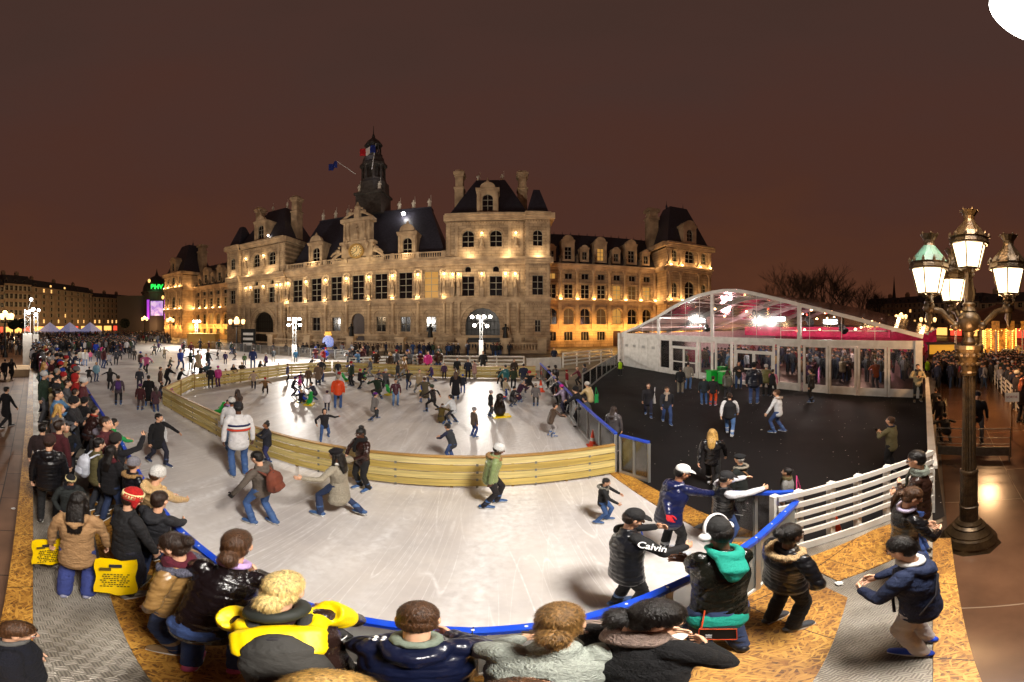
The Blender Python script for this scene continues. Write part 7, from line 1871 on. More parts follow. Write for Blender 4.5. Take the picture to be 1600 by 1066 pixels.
person(418, 722, -95, 'woman in dark navy jacket with hair in a puff, against the curved pine barrier', (406, 664), 0, lod=1, top=('cloth', '171a26'), bot='2a2f60', hair=('highbun', 'black'), skin='brown', hands='phone', skates=1, fat=1.15)
person(247, 726, 142, 'woman in short black coat with a white shoulder bag, arm held out, on the ice', (253, 651), 0, lod=0, pose='walk', top=('wool', '111115'), long=.1, bot='17182a', hair=('short', 'black'), head=(-20, 5), hands=((-.55, .1, 1.0), (.3, .05, .8)), skates=1, whitebag=1, fat=1.1, shoe='2a3a60')
person(505, 688, 172, 'child in black hooded jacket and jeans with arms spread, on the small rink', (507, 641), 0, lod=1, pose='skate2', lean=(0, .02), top=('cloth', '18161c'), bot='34507f', hair=('bald', 'black'), hat=('hood', '18161c'), hands=((-.6, .1, 1.3), (.3, .25, 1.0)), skates=1)

def K(hx, hy, x, y, f, top, bot, hdr, pose, label, z=0.0, **kw):
    kinds = {'p': 'puff', 'c': 'cloth', 'w': 'wool', 'l': 'leather', 'h': 'hoodie'}
    kw['top'] = (kinds[top[0]], top[1:]); kw['bot'] = bot
    hair, _, hat = hdr.partition('/')
    st, _, hc = hair.partition(':'); kw['hair'] = (st or 'short', hc or 'dark')
    if hat: a, _, b_ = hat.partition(':'); kw['hat'] = (a, b_ or '222226')
    kw['pose'] = pose
    person(x, y, f, label, (hx, hy), z, **kw)
# ---- black matting
M = .01
K(1103, 676, 1113, 762, 8, 'l141315', '0e0e10', 'long:b08a4a', 'walk', 'woman with long ginger-blond hair in black leather jacket walking over the matting', M, skates=1, shoe='c8c8d0', hood=False)
K(1151, 718, 1158, 800, -62, 'w1c2220', '111114', 'short:grey/beret:15161a', 'stand', 'man in black coat and flat cap with a tan shoulder strap, on the matting', M, long=.3, strap=2, fur='7a7468')
K(1221, 738, 1232, 815, -75, 'w8a8a88', '222228', 'bun:black', 'stand', 'woman in pale grey cardigan and olive scarf with a pink bag, behind the white fence', M, scarf='5a5030', pinkbag=1)
K(1137, 618, 1140, 680, 5, 'c141418', '4a6a9a', 'short:dark', 'walk', 'man in black varsity vest with white sleeves and light jeans walking to the marquee', M, sleeves='d8d8da', skates=1, shoe='b8b8b8', fat=1.15)
K(1211, 612, 1215, 676, -70, 'cd0d2d6', '2b3f6b', 'short:brown', 'glide', 'woman in white jacket and blue jeans standing alone on the matting', M, skates=1, fur='a09080')
K(1012, 602, 1013, 651, 178, 'c15131a', '232338', 'short:brown', 'walk', 'woman in black coat with a white bag strap walking towards us with a friend', M, skates=1, long=.1, whitebag=1)
K(1041, 608, 1042, 662, 170, 'c1d1f28', '2b3f6b', 'short:brown', 'walk', 'woman in dark jacket and thick beige scarf walking towards us', M, skates=1, scarf='b8a898')
K(968, 563, 969, 587, 0, 'cb8e818', '15151a', 'short:black', 'stand', 'steward in bright yellow safety vest at the corner of the marquee', M, lod=1, sleeves='15161c')
K(1062, 577, 1063, 614, 5, 'c101014', '8a7f6c', 'short:dark', 'stand', 'man in black jacket and khaki trousers near the small marquee door', M, skates=1)
K(1073, 569, 1075, 608, 15, 'c8a8478', '4a6a9a', 'short:dark', 'stand', 'man in pale grey jumper beside the khaki trousers', M, skates=1)
K(1102, 591, 1100, 632, -10, 'c202a30', '34507f', 'short:grey/cap:d0d0d0', 'stand', 'person in dark blue jacket, white cap and jeans in front of the green bins', M, skates=1)
K(1115, 591, 1114, 634, 15, 'c141417', 'd04a10', 'short:dark', 'stand', 'person in black jacket and bright orange trousers', M, skates=1)
K(1134, 582, 1136, 622, 30, 'p5a5a50', '2a2a30', 'long:dark', 'stand', 'woman in grey patterned hooded coat with long brown hair near the bins', M, fur='6a6250')
K(1153, 568, 1154, 608, 172, 'c2a2622', '34507f', 'long:dark', 'phone', 'woman in dark jacket and jeans facing us at the wide marquee doors', M)
K(1177, 570, 1178, 631, 5, 'p1a1e2a', '2b3f6b', 'short:black/beanie:141418', 'stand', 'person in dark navy parka and jeans with back to us before the wide doors', M, skates=1, fat=1.1)
K(1195, 573, 1197, 618, 0, 'p6b6a40', '111114', 'short:grey/beanie:c8c8c4', 'stand', 'person in olive parka with fur hood and pale hat by the wide doors', M, fur='8a7a58', skates=1)
K(1206, 580, 1207, 619, 20, 'c1a1a1e', '131318', 'short:dark', 'stand', 'person in black vest with pink sleeves at the marquee doors', M, sleeves='d07a98')
K(1265, 580, 1268, 629, -75, 'p17181c', '121216', 'short:black', 'stand', 'woman in black quilted jacket with fur collar beside a marquee post', M, fur='7a7058', skates=1)
K(1432, 573, 1434, 627, 172, 'wb8ab88', '16161a', 'short:black', 'phone', 'woman in cream coat and tall suede boots at the far corner of the marquee', M, boots='tall', shoe='8a7a60', scarf='3a3430')
K(1384, 658, 1394, 738, -62, 'c6b6444', '0f0f14', 'short:brown', 'phone', 'man in olive-green jacket looking at a phone inside the fence', M, collar='22283a')
K(952, 640, 958, 704, 30, 'p4a4648', '26262c', 'long:dark', 'stand', 'woman with long hair and striped scarf behind the blue-capped gate post', M, scarf='9a98a8')
# along the outside of the clear barrier
for a in ((897, 607, 903, 666, -68, 'w121116', '17171c', 'short:dark/beanie:121216', 'lean', 'man in black coat and black beanie leaning on the clear barrier', {}),
          (911, 622, 917, 672, -62, 'c3c3f42', '2a3a5c', 'short:black', 'lean', 'man in grey jacket with cropped dark hair at the clear barrier', {}),
          (905, 599, 920, 648, -60, 'pc0a878', '44403c', 'short:grey/beanie:d8d4cc', 'lean', 'person in beige coat with white hood and green bag behind the clear barrier', dict(greenbag=1)),
          (877, 603, 880, 645, -65, 'p8f7f96', '40405a', 'short:dark/beanie:d02a9a', 'lean', 'person in lilac quilted jacket and magenta hat at the clear barrier', {}),
          (866, 592, 872, 630, -60, 'p14161c', '202228', 'short:black', 'lean', 'man in black quilted jacket behind the lilac jacket', {}),
          (859, 582, 866, 620, -55, 'cb0aca4', '2a2a35', 'short:dark', 'lean', 'person in white jumper leaning over the clear barrier', {}),
          (851, 574, 858, 608, -60, 'c1c1a20', '202028', 'short:black', 'stand', 'person in dark jacket furthest along the clear barrier', {}),
          (864, 573, 868, 606, -40, 'p17151a', '1a1a20', 'curly:black', 'stand', 'person with big curly dark hair behind the clear barrier', {}),
          (886, 580, 886, 606, -90, 'w8a1620', 'd0c8c0', 'short:dark/beanie:8a1620', 'stand', 'small child in red coat and red hat on the brown ground', {}),
          (904, 574, 903, 602, -90, 'c6a2430', '17171c', 'bald:light', 'push', 'bald man in dark red jacket by the grey crowd fence', {}),
          (913, 571, 914, 606, -80, 'p15151c', '17171c', 'curly:black', 'stand', 'woman in black coat with yellow patch by the grey crowd fence', {}),
          ): K(*a[:9], a[9], .01, **a[10])
# ---- small rink
for a in ((527, 590, 528, 638, 2, 'pd8481a', '34507f', 'short:grey/beanie:a8a090', 'stand', 'adult in orange and grey coat with fur hat and jeans on the small rink', {}),
          (511, 613, 511, 642, 5, 'pc8c4c8', '202030', 'short:dark/beret:3a1a40', 'stand', 'child in white jacket and purple hat beside the orange coat', {}),
          (593, 614, 586, 656, 62, 'w8a8684', '2a2c30', 'short:dark/beret:6a2a90', 'skate', 'child in light grey coat and violet hat gliding across the small rink', dict(long=.1)),
          (615, 595, 618, 634, 172, 'l4a2430', '5b789f', 'short:black', 'stand', 'boy in plum leather jacket with a green toy behind him', {}),
          (632, 579, 637, 608, 160, 'c1a1a1e', '2b3f6b', 'short:black/hood:1a1a1e', 'skate2', 'skater in black hooded jacket with legs apart behind the plum jacket', {}),
          (672, 589, 664, 629, -20, 'w5c5440', '2c2a26', 'short:brown', 'wobble', 'man in olive-grey coat stooping on the small rink', dict(long=.25)),
          (679, 602, 674, 644, -62, 'l131316', '0f0f12', 'short:dark/beanie:3a4a3a', 'skate', 'child in shiny black jacket striding to one side', {}),
          (694, 626, 690, 662, 20, 'w5a4a1c', '2a2622', 'short:brown', 'crouch', 'adult in brown plaid coat bending over a child', dict(long=.2)),
          (705, 616, 707, 662, -60, 'cc8ccd0', '2a2c34', 'short:black', 'wobble', 'boy in white shirt and dark trousers held by the plaid coat', {}),
          (698, 665, 703, 722, -58, 'c2a2e34', '2b3f6b', 'short:dark/cap:121216', 'lean', 'man in dark vest with navy sleeves behind the curved pine barrier', dict(sleeves='1c2240')),
          (748, 640, 740, 683, 62, 'w5a4c40', '2a3a6a', 'short:grey/beanie:8a8488', 'stand', 'child in brown coat, grey knitted hat and blue trousers', {}),
          (769, 613, 766, 651, 75, 'w1b191b', '3a3a40', 'short:dark/beanie:b0a0a0', 'stand', 'child in black coat holding the penguin skating aid', {}),
          (789, 592, 789, 624, 60, 'ca8987c', '28407f', 'short:dark/beanie:7a4a3a', 'glide', 'child in beige jacket and blue trousers behind the penguin', {}),
          (831, 602, 837, 635, 5, 'w7a7472', '3a3a38', 'short:brown/beanie:a8988a', 'stand', 'child in pale grey coat with back to us near the clear barrier', {}),
          (866, 633, 864, 682, 68, 'p4c3c30', 'a8a4a4', 'short:dark', 'lean', 'girl in brown quilted coat and pale trousers reaching over the clear barrier', {}),
          (711, 583, 712, 625, 0, 'w15131a', '15131a', 'long:brown', 'stand', 'woman in long black coat with long brown hair', dict(long=.4)),
          (722, 587, 723, 614, 5, 'c141a2a', '2a4a8a', 'short:dark/beanie:2050b0', 'stand', 'small boy in dark jacket and bright blue hat', {}),
          (731, 563, 731, 592, 165, 'c1a2034', '15151c', 'short:black', 'stand', 'man in navy jacket near the back pine barrier', {}),
          (741, 565, 742, 592, -60, 'wc09a90', 'b0a090', 'short:dark', 'stand', 'woman in pale pink coat beside the back pine barrier', dict(long=.3)),
          (714, 561, 714, 591, 150, 'c171a17', '8a7a6a', 'short:dark', 'stand', 'man in black jacket and tan trousers at the back pine barrier', {}),
          (692, 569, 694, 592, 170, 'c4a3050', '201c28', 'short:dark', 'stand', 'child in purple jacket at the back of the small rink', {}),
          (781, 575, 781, 600, 20, 'w3a3026', '202024', 'short:dark', 'wobble', 'child in brown coat near the back pine barrier', {}),
          (801, 576, 802, 606, 5, 'c28341c', '17171c', 'short:dark', 'stand', 'child in dark green jacket near the clear barrier', {}),
          (813, 571, 818, 607, 10, 'c1a2038', '2b3f8a', 'short:dark', 'stand', 'man in navy jacket and blue jeans near the clear barrier', {}),
          (803, 563, 803, 594, 150, 'w3a2c22', '17171c', 'short:brown', 'stand', 'person in brown coat at the back corner by the clear barrier', {}),
          (497, 570, 497, 602, 3, 'w7a6654', '15151a', 'short:brown', 'stand', 'adult in camel coat with back to us on the small rink', dict(long=.25)),
          (558, 578, 562, 607, 60, 'w201418', '1a1a20', 'short:dark/beanie:c02a50', 'glide', 'person in dark coat and crimson hat at the back of the small rink', {}),
          (589, 574, 590, 600, 120, 'w34284a', '2a2a50', 'short:black', 'crouch', 'woman in violet coat stooping at the back of the small rink', dict(long=.25)),
          (600, 580, 601, 598, 0, 'c7a1824', '2a2a34', 'short:dark', 'stand', 'very small child in red jacket next to the violet coat', {}),
          (568, 572, 567, 598, 90, 'c1c2434', '22222a', 'short:dark/beanie:2a2040', 'crouch', 'person in dark blue jacket crouching over a green toy', {}),
          (544, 575, 545, 597, 150, 'c7a7268', '3a3a40', 'short:dark', 'sit', 'child in grey jumper sitting on the ice', dict(hip=.3)),
          (527, 566, 528, 590, 170, 'c141824', 'b8b8bc', 'short:black', 'stand', 'child in navy jumper and pale trousers near the pine barrier', {}),
          (457, 588, 459, 618, 100, 'c20202a', '1c1c24', 'short:dark/beanie:3a2a60', 'wobble', 'child in dark jacket and purple hat holding a yellow and blue toy seal', {}),
          (463, 600, 465, 628, 150, 'w241c22', '241c22', 'short:blond/beanie:c8a878', 'sit', 'toddler in dark overalls and cream hat among the toy seals', dict(hip=.4)),
          (472, 580, 471, 606, -30, 'p3a1a30', '202028', 'short:black', 'wobble', 'child in plum jacket near the toy seals', {}),
          (480, 576, 482, 604, 20, 'w6a543c', '2a2622', 'short:brown', 'stand', 'man in brown coat behind the toy seals', {}),
          (484, 592, 490, 626, -70, 'p1c1a34', '15151c', 'short:black', 'crouch', 'adult in dark purple quilted jacket bending over the toy seals', {}),
          (469, 592, 468, 612, 60, 'pc02a8a', '2a2a50', 'short:dark/beanie:c02a8a', 'stand', 'small child in bright magenta jacket among the toy seals', {}),
          (328, 575, 329, 606, 2, 'c15151a', '15151c', 'short:black', 'stand', 'person in black beside the magenta jacket, inside the gapped pine barrier', {}),
          (337, 574, 341, 604, -30, 'pb01a78', '4a1a50', 'short:dark/beanie:c02a8a', 'stand', 'girl in magenta jacket and purple trousers inside the gapped pine barrier', {}),
          (395, 580, 396, 607, 5, 'cb09a88', '202436', 'short:dark', 'glide', 'child in cream jacket with pink backpack near the gapped pine barrier', dict(backpack=('a02060', .8))),
          (363, 613, 372, 668, -40, 'w5a4438', '3a2a24', 'long:dark', 'phone', 'woman with curly brown hair in brown coat behind the curved pine barrier', dict(seed=4)),
          (354, 628, 356, 672, 150, 'c201c26', '2a2a30', 'short:black', 'hold2', 'woman in dark coat and lilac checked scarf at the curved pine barrier', dict(scarf='b090c8')),
          (340, 612, 345, 660, 60, 'c9a1a34', '2a2a30', 'short:dark', 'sit', 'child in raspberry jacket seated beside the checked scarf', {}),
          (450, 570, 449, 597, 90, 'c4a4a6a', '202024', 'short:dark', 'stand', 'person in slate-blue jacket beside the end of the gapped pine barrier', {}),
          ):
    a = list(a)
    if a[8] == 'hold2': a[8] = 'stand'; a[10]['hands'] = 'hold'
    K(*a[:10], 0.0, skates=1, **a[10])
# ---- large ice, near and middle distance
for a in ((172, 575, 171, 609, 20, 'c161418', '15151a', 'long:black', 'skate', 'woman in black gliding away on the large ice, long dark hair', {}),
          (188, 590, 185, 633, 3, 'c4a4046', '15151c', 'short:dark', 'stand', 'skater with a purple backpack and grey jacket seen from behind', dict(backpack=('4a2a70', .9))),
          (219, 577, 218, 608, 5, 'c30323c', '20263c', 'short:grey', 'stand', 'grey-haired skater in slate jacket and navy trousers', {}),
          (222, 603, 219, 641, 20, 'w4a2024', '4a3c3c', 'short:dark/beanie:5a2a60', 'stand', 'child in maroon coat and purple hat by the end of the pine barrier', {}),
          (234, 590, 232, 635, 10, 'w100f12', '15151a', 'short:black', 'stand', 'person in long black coat among the group at the pine barrier end', dict(long=.35)),
          (245, 607, 244, 644, -20, 'w5a3c44', '2a3a6a', 'long:dark', 'stand', 'woman in mauve coat with long plait at the pine barrier end', dict(long=.15)),
          (247, 576, 250, 614, 90, 'c4a3224', '2a2a34', 'short:brown', 'stand', 'man in brown jacket at the pine barrier end', {}),
          (148, 568, 150, 596, 150, 'p6a94a8', '3a4a6a', 'short:blond', 'stand', 'child in pale blue jacket on the large ice', {}),
          (137, 573, 139, 597, 20, 'c1c1a1c', '15151a', 'short:black', 'wobble', 'child in black clothes holding the pale blue jacket', {}),
          (118, 565, 117, 592, 150, 'c26221c', '2a3a5c', 'short:brown', 'stand', 'person in dark green jumper with arms out on the large ice', dict(hands='bal')),
          (153, 546, 154, 571, 5, 'w3c3e42', '2b3f6b', 'short:dark', 'stand', 'tall man in charcoal coat holding a child by the hand', {}),
          (152, 536, 150, 556, 5, 'c1438b0', '2b3f6b', 'short:dark', 'stand', 'skater in vivid blue jacket on the large ice', {}),
          (160, 541, 160, 558, 5, 'cc0207a', '2a2a40', 'short:dark', 'stand', 'child in hot pink jacket beside the vivid blue one', {}),
          (134, 548, 133, 572, 5, 'pd8d8d8', '8aa0c8', 'long:blond', 'stand', 'woman in white jacket and pale jeans seen from behind', {}),
          (127, 548, 126, 570, 20, 'wc8c0b0', '8aa0c8', 'short:brown', 'stand', 'woman in cream jacket beside the white one', {}),
          (141, 549, 141, 565, 20, 'pd06a90', '4a5a8a', 'short:blond', 'stand', 'girl in rose jacket next to the white jackets', {}),
          (174, 547, 171, 571, -20, 'wa8a8b0', '2a2a34', 'short:brown', 'crouch', 'man in pale checked jacket bending forward on the large ice', {}),
          (181, 547, 181, 570, 5, 'c3a3c44', '1c1c24', 'short:black', 'glide', 'skater in slate jumper next to the pale checked jacket', {}),
          (188, 544, 187, 562, 20, 'c1a2230', '15151c', 'short:black', 'wobble', 'skater in midnight blue jacket past the pale checked jacket', {}),
          (163, 527, 163, 541, 5, 'pc8200c', '1c1c24', 'short:dark', 'stand', 'skater in bright red jacket far out on the large ice', {}),
          (168, 528, 168, 541, 5, 'pb83010', '1c1c24', 'short:black', 'stand', 'skater in tomato-red jacket behind the bright red one', {}),
          (204, 541, 203, 560, 5, 'c17171b', '15151a', 'short:black', 'stand', 'tall skater in black with arms down, mid-ice', {}),
          (211, 546, 210, 563, 5, 'c3a3632', '202028', 'short:dark', 'stand', 'child in brown beside the tall black-clad skater', {}),
          (222, 556, 218, 569, 90, 'c2c1c20', '15151a', 'long:dark', 'wobble', 'stooping skater with long dark hair, mid-ice', {}),
          (238, 553, 236, 568, 60, 'pc8c8c8', '28282e', 'short:dark', 'skate', 'skater in white jacket lunging on the large ice', {}),
          (268, 558, 266, 576, 90, 'p4a4a3a', '20242c', 'short:dark', 'wobble', 'skater in khaki jacket bending near the gapped barrier', {}),
          (300, 553, 298, 577, 5, 'c17261c', 'b8b8b0', 'short:black/hood:17261c', 'stand', 'skater in bottle green hooded top with arms spread wide', dict(hands='bal')),
          (314, 553, 313, 568, 5, 'pc8280c', '2a2a34', 'short:dark/beanie:c8280c', 'stand', 'skater in scarlet jacket by the gapped barrier', {}),
          (326, 549, 326, 568, 170, 'c24281c', '3a3a48', 'short:brown', 'stand', 'skater in dark olive holding out both arms', dict(hands='bal')),
          (341, 548, 340, 562, 60, 'c15151a', '15151a', 'short:black', 'skate', 'slim black-clad skater striding behind the dark olive one', {}),
          (353, 551, 352, 569, 5, 'c2a1a48', '4a3c3a', 'short:dark', 'stand', 'skater in deep violet jumper with legs apart', {}),
          (395, 546, 395, 576, 5, 'c1a2a60', '3a4a70', 'short:dark', 'stand', 'big man in royal blue jacket beyond the gapped barrier', {}),
          (382, 554, 382, 571, 5, 'c405a2c', '3a3a48', 'short:dark', 'stand', 'child in moss green jacket beyond the gapped barrier', {}),
          (463, 548, 462, 567, 5, 'c144a68', '202028', 'short:dark', 'stand', 'person in teal jacket at the back corner of the large ice', {}),
          (484, 554, 486, 578, 100, 'c111115', '15151a', 'short:black', 'crouch', 'person in black bending over at the back corner', {}),
          (427, 546, 427, 566, 5, 'c303438', '8a8478', 'short:dark', 'stand', 'person in grey jacket and stone trousers near the back corner', {}),
          (286, 536, 285, 548, 90, 'c17171c', '17171c', 'short:black', 'skate', 'skater in black near the small distant mast', {}),
          (286.5, 533, 287, 546, 5, 'cc8ccd4', '30364a', 'short:dark', 'stand', 'skater in icy white jacket near the small distant mast', {}),
          ):
    K(*a[:10], 0.0, skates=1, **a[10])
# leaning on the gapped barrier from the large-ice side
for i, (hx, hy, x, y, f, t, b_, hd, lb) in enumerate(((269, 571, 262, 606, 55, 'w121115', '17171c', 'short:black', 'person in black coat at the bend of the gapped barrier'), (280, 576, 282, 607, 80, 'w15141a', '17171c', 'short:dark', 'person in black jacket stretching an arm along the gapped barrier'),
     (301, 583, 300, 606, 110, 'c1a1c18', '17171c', 'short:dark', 'person in soot-black jumper bent over the gapped barrier'), (315, 571, 314, 598, 150, 'w18181c', '17171c', 'short:brown', 'man in black coat and brown hair facing us over the gapped barrier'),
     (322, 568, 322, 596, 160, 'c2a4a5a', '17171c', 'short:dark', 'person in petrol blue jacket behind the gapped barrier'), (352, 577, 351, 600, 100, 'w2a221c', '1c1c22', 'short:brown', 'person in dark brown jacket with elbows on the gapped barrier'),
     (363, 570, 364, 598, 150, 'c141418', '17171c', 'long:black', 'woman in black with long hair on the gapped barrier'), (376, 567, 378, 594, 5, 'w2a2018', '15151a', 'short:blond', 'fair-haired person in dark brown coat on the gapped barrier'),
     (405, 565, 406, 590, 120, 'w121214', '15151a', 'long:dark', 'woman slumped over the top board of the gapped barrier'), (434, 568, 434, 587, 90, 'w151518', '15151a', 'short:dark', 'person in black at the far part of the gapped barrier'),
     (248, 600, 252, 622, 90, 'c2a2024', '2a3a5c', 'short:brown', 'child in dark jacket clinging to the end of the curved pine barrier'), (274, 612, 270, 634, -100, 'pc07a90', '2a3a5c', 'short:dark/beanie:c07a90', 'toddler in salmon pink hat at the end of the curved pine barrier'))):
    K(hx, hy, x, y, f, t, b_, hd, 'lean', lb)
# ---- spectators on the deck, left, individually seen
for a in ((78, 692, 76, 812, 8, 'p131316', '101012', 'short:dark/beanie:3a2420', 'stand', 'tall person in black jacket and brown beanie beside the board edge', dict(fat=1.1, lod=0, head=(15, 10))),
          (102, 668, 103, 752, 172, 'w121217', '17171c', 'long:black', 'hold3', 'woman with long black hair facing us with folded hands', dict(lod=1, long=.2, scarf='8a7a60')),
          (70, 670, 66, 765, 12, 'w2a1a1a', '17171c', 'bun:black', 'stand', 'person with dark hair pinned up behind the brown beanie', {}),
          (156, 694, 150, 800, 62, 'c5a5230', '22242c', 'short:black', 'stand', 'young man in olive jacket with a blue and white backpack', dict(lod=0, backpack=('c8ccd8', .95), head=(10, 10))),
          (184, 688, 178, 800, 48, 'w15141a', '17171c', 'short:black/beanie:2a2422', 'stand', 'man in black coat raising a small camera over the rail', dict(lod=0, hands=('hold', 'up'), camera=1)),
          (178, 706, 172, 815, 42, 'w120f14', '1f2c4a', 'long:black', 'stand', 'woman with long black hair and wine-red scarf', dict(lod=0, scarf='5a1420')),
          (216, 726, 206, 838, 60, 'p15141a', '1c1c24', 'short:brown/beanie:8a8890', 'stand', 'person in black jacket with tan fur hood and grey beanie', dict(lod=0, fur='8a6a40')),
          (178, 664, 172, 745, 60, 'c109048', '22242c', 'short:black', 'lean', 'boy in bright green jacket leaning on the rail', dict(h=.85)),
          (157, 678, 150, 765, 60, 'c2a2828', '22242c', 'short:dark/beanie:7a7480', 'stand', 'person with lavender-grey beanie behind the green jacket', {}),
          (166, 656, 158, 735, 60, 'c1c1a1e', '22242c', 'bald:light', 'lean', 'bald man in dark jacket at the rail', {}),
          (153, 639, 143, 718, 62, 'l2c1a18', '1c1c24', 'short:black', 'lean', 'man in brown leather jacket with a rust-red collar at the rail', dict(collar='a03018', fat=1.1)),
          (143, 627, 130, 700, 55, 'w111014', '14141a', 'short:black/beanie:0e0e12', 'stand', 'man in black coat and black beanie behind the leather jacket', {}),
          (125, 613, 116, 684, 55, 'wb09a7c', '1f2438', 'short:dark', 'stand', 'man in cream coat and navy trousers in the row at the rail', {}),
          (77, 590, 78, 652, 75, 'w0f0f14', '1c1c24', 'bald:light', 'stand', 'bald man in black coat standing apart on the tread plates', {}),
          (88, 580, 88, 640, 70, 'c1a1c26', '22304a', 'short:grey', 'stand', 'grey-haired man in navy jacket behind the bald one', {}),
          (102, 592, 98, 650, 60, 'w3a3220', '1a1a20', 'long:blond', 'stand', 'woman in olive coat with fair hair in the row at the rail', {}),
          (126, 594, 118, 660, 62, 'w17161c', '17171c', 'short:black', 'lean', 'man in black jacket turned towards the ice', {}),
          (58, 548, 56, 578, 10, 'c12141c', '17171c', 'short:black', 'stand', 'man in black beside the concrete block', {}),
          (69, 557, 68, 588, 30, 'w15131a', '17171c', 'short:black', 'stand', 'person in black coat with hands joined by the crowd', {}),
          (66, 546, 67, 572, 20, 'c18b048', '22222a', 'short:dark/hood:18b048', 'stand', 'person in vivid green hooded jacket in the crowd', {})):
    a = list(a)
    if a[8] == 'hold3': a[8] = 'stand'; a[10]['hands'] = 'hold'
    K(*a[:10], DK, **a[10])
# walkers on the brown pavement
for a in ((9, 608, 10, 668, 60, 'w0f0e12', '0f0e12', 'short:black', 'walk', 'silhouetted person in long dark coat walking along the pavement', dict(long=.2)),
          (9, 563, 8, 593, 20, 'w120f12', '120f12', 'short:dark', 'walk', 'dark figure walking away past the street lamp', {}), (18, 562, 18, 592, 20, 'w140f10', '140f10', 'long:dark', 'walk', 'woman in knee-length dark coat walking away', dict(long=.3)),
          (3, 570, 3, 590, -30, 'w1a1416', '120f12', 'short:dark', 'walk', 'stooped dark figure at the picture edge', {})): K(*a[:10], GZ+.02, **a[10])
# queue lane on the wet pavement
for a in ((1528, 617, 1527, 690, 178, 'c10131c', '6a7a90', 'short:black/beanie:14182a', 'stand', 'man in navy jacket and light jeans facing us with a bottle', dict(hands=('down', 'hold'))),
          (1480, 640, 1478, 690, -20, 'c0f1016', '15151c', 'short:black/beanie:101018', 'crouch', 'huddled person in black beside the low white wall', {}), (1470, 622, 1468, 672, -30, 'w141016', '15151c', 'short:black', 'stand', 'person in dark clothes against the low white wall', {}),
          (1466, 610, 1462, 650, 0, 'w17141a', '15151c', 'short:dark', 'stand', 'person hidden behind the two at the low white wall', {}), (1448, 562, 1449, 592, 0, 'cb8e018', '15151c', 'short:black', 'stand', 'steward in yellow vest under the dark-roofed shelter', dict(sleeves='15161c')),
          (1586, 575, 1588, 640, 60, 'w241c1c', '1c1c24', 'short:dark/beanie:b0a898', 'stand', 'person in pale knitted hat in the queue by the slanting fence', {}), (1594, 592, 1597, 660, 40, 'w2a1c18', '1c1c24', 'long:ginger', 'stand', 'auburn-haired person in the queue by the slanting fence', {})):
    K(*a[:10], GZ+.026, **a[10])
N_NAMED = len(PEOPLE)
# ---- the rest of the countable crowd: colours, headwear, pose and spot differ; each label is unique
rp = random.Random(42)
CW = [('black', '121216'), ('charcoal', '2a2a2e'), ('navy', '151c38'), ('brown', '3c2a1e'), ('grey', '5c5c60'), ('beige', '9c8a6c'), ('dark green', '1c3020'), ('maroon', '4a141c'), ('white', 'c8c8cc'), ('red', 'a81c18'), ('blue', '1e3a90'), ('purple', '40205a'), ('light blue', '5a86b0'), ('olive', '4a4a24'), ('pink', 'b84a80'), ('tan', '7c5c38'), ('cream', 'b8ac90'), ('teal', '14585c'), ('orange', 'c05a18'), ('plum', '3a1a34')]
BW = [('black trousers', '131317'), ('jeans', '2b3f6b'), ('dark jeans', '1f2c4a'), ('grey trousers', '4a4a4e'), ('brown trousers', '3a2c22'), ('pale trousers', '8a8a88')]
HW = [('dark hair', 'short:dark'), ('black hair', 'short:black'), ('long dark hair', 'long:dark'), ('fair hair', 'long:blond'), ('grey hair', 'short:grey'), ('a black beanie', 'short:dark/beanie:131316'), ('a white beanie', 'short:dark/beanie:c8c8c8'), ('a red beanie', 'short:dark/beanie:a81c20'), ('a grey beanie', 'short:dark/beanie:6a6a6c'), ('a blue beanie', 'short:dark/beanie:2040a0'), ('a hood up', 'short:dark/hood:1a1a1e')]
used = set()
def rand_person(pt, z, where, poses, f, group, hrange=(.92, 1.08), dark=.55, sk=0):
    for _ in range(60):
        cn, ch = rp.choice(CW[:8]) if rp.random() < dark else rp.choice(CW); bn, bh = rp.choice(BW); hn, hh = rp.choice(HW)
        lb = f'person in {cn} top, {bn} and {hn}, {where}'
        if lb not in used: break
    used.add(lb)
    hair, _, hat = hh.partition('/'); st, _, hc = hair.partition(':'); kw = {}
    if hat: a, _, b_ = hat.partition(':'); kw['hat'] = (a, ch if a == 'hood' else b_)
    kd = rp.choice(['cloth', 'puff', 'wool']); kw['long'] = .22 if kd == 'wool' and rp.random() < .6 else 0
    D = sqrt(pt[0]**2+pt[1]**2)
    p = dict(pos=(pt[0], pt[1], z), rot=rp.uniform(0, 6.3) if f is None else f+rp.uniform(-.6, .6), label=lb, D=D, top=(kd, ch), bot=bh, hair=(st, hc), pose=rp.choice(poses), seed=len(PEOPLE)*3, h=rp.uniform(*hrange), group=group, skates=sk, **kw)
    PEOPLE.append(p)
taken = [(p['pos'][0], p['pos'][1]) for p in PEOPLE]
def free(x, y, d=.55):
    if any((x-a)**2+(y-b_)**2 < d*d for a, b_ in taken): return False
    taken.append((x, y)); return True
def rail_y(x):
    for (a, b_), (c, d) in zip(RAIL[:-1], RAIL[1:]):
        if a <= x <= c: return b_+(d-b_)*(x-a)/(c-a)
    return RAIL[0][1]
n = 0; k_ = 0
while n < 62 and k_ < 9000:        # spectators along the rail, 2 to 3 deep
    k_ += 1; x = -4.6-(rp.random()**1.3)*19; dpt = rp.choice([.42, .55, .9, 1.25, 1.6]); y = rail_y(x)-dpt
    if x > -6.5 and dpt > 1.3: continue
    if y < x*UL.y/UL.x+.3 or not free(x, y, .43): continue
    rand_person((x, y), DK, 'at the deck rail' if dpt < .8 else 'in the back deck row', ['lean', 'stand', 'pocket', 'cross'] if dpt < .8 else ['stand', 'phone', 'pocket', 'cross'], rp.choice([0, -.2, .2, -.6]), 'spectators along the blue rail', dark=.75); n += 1
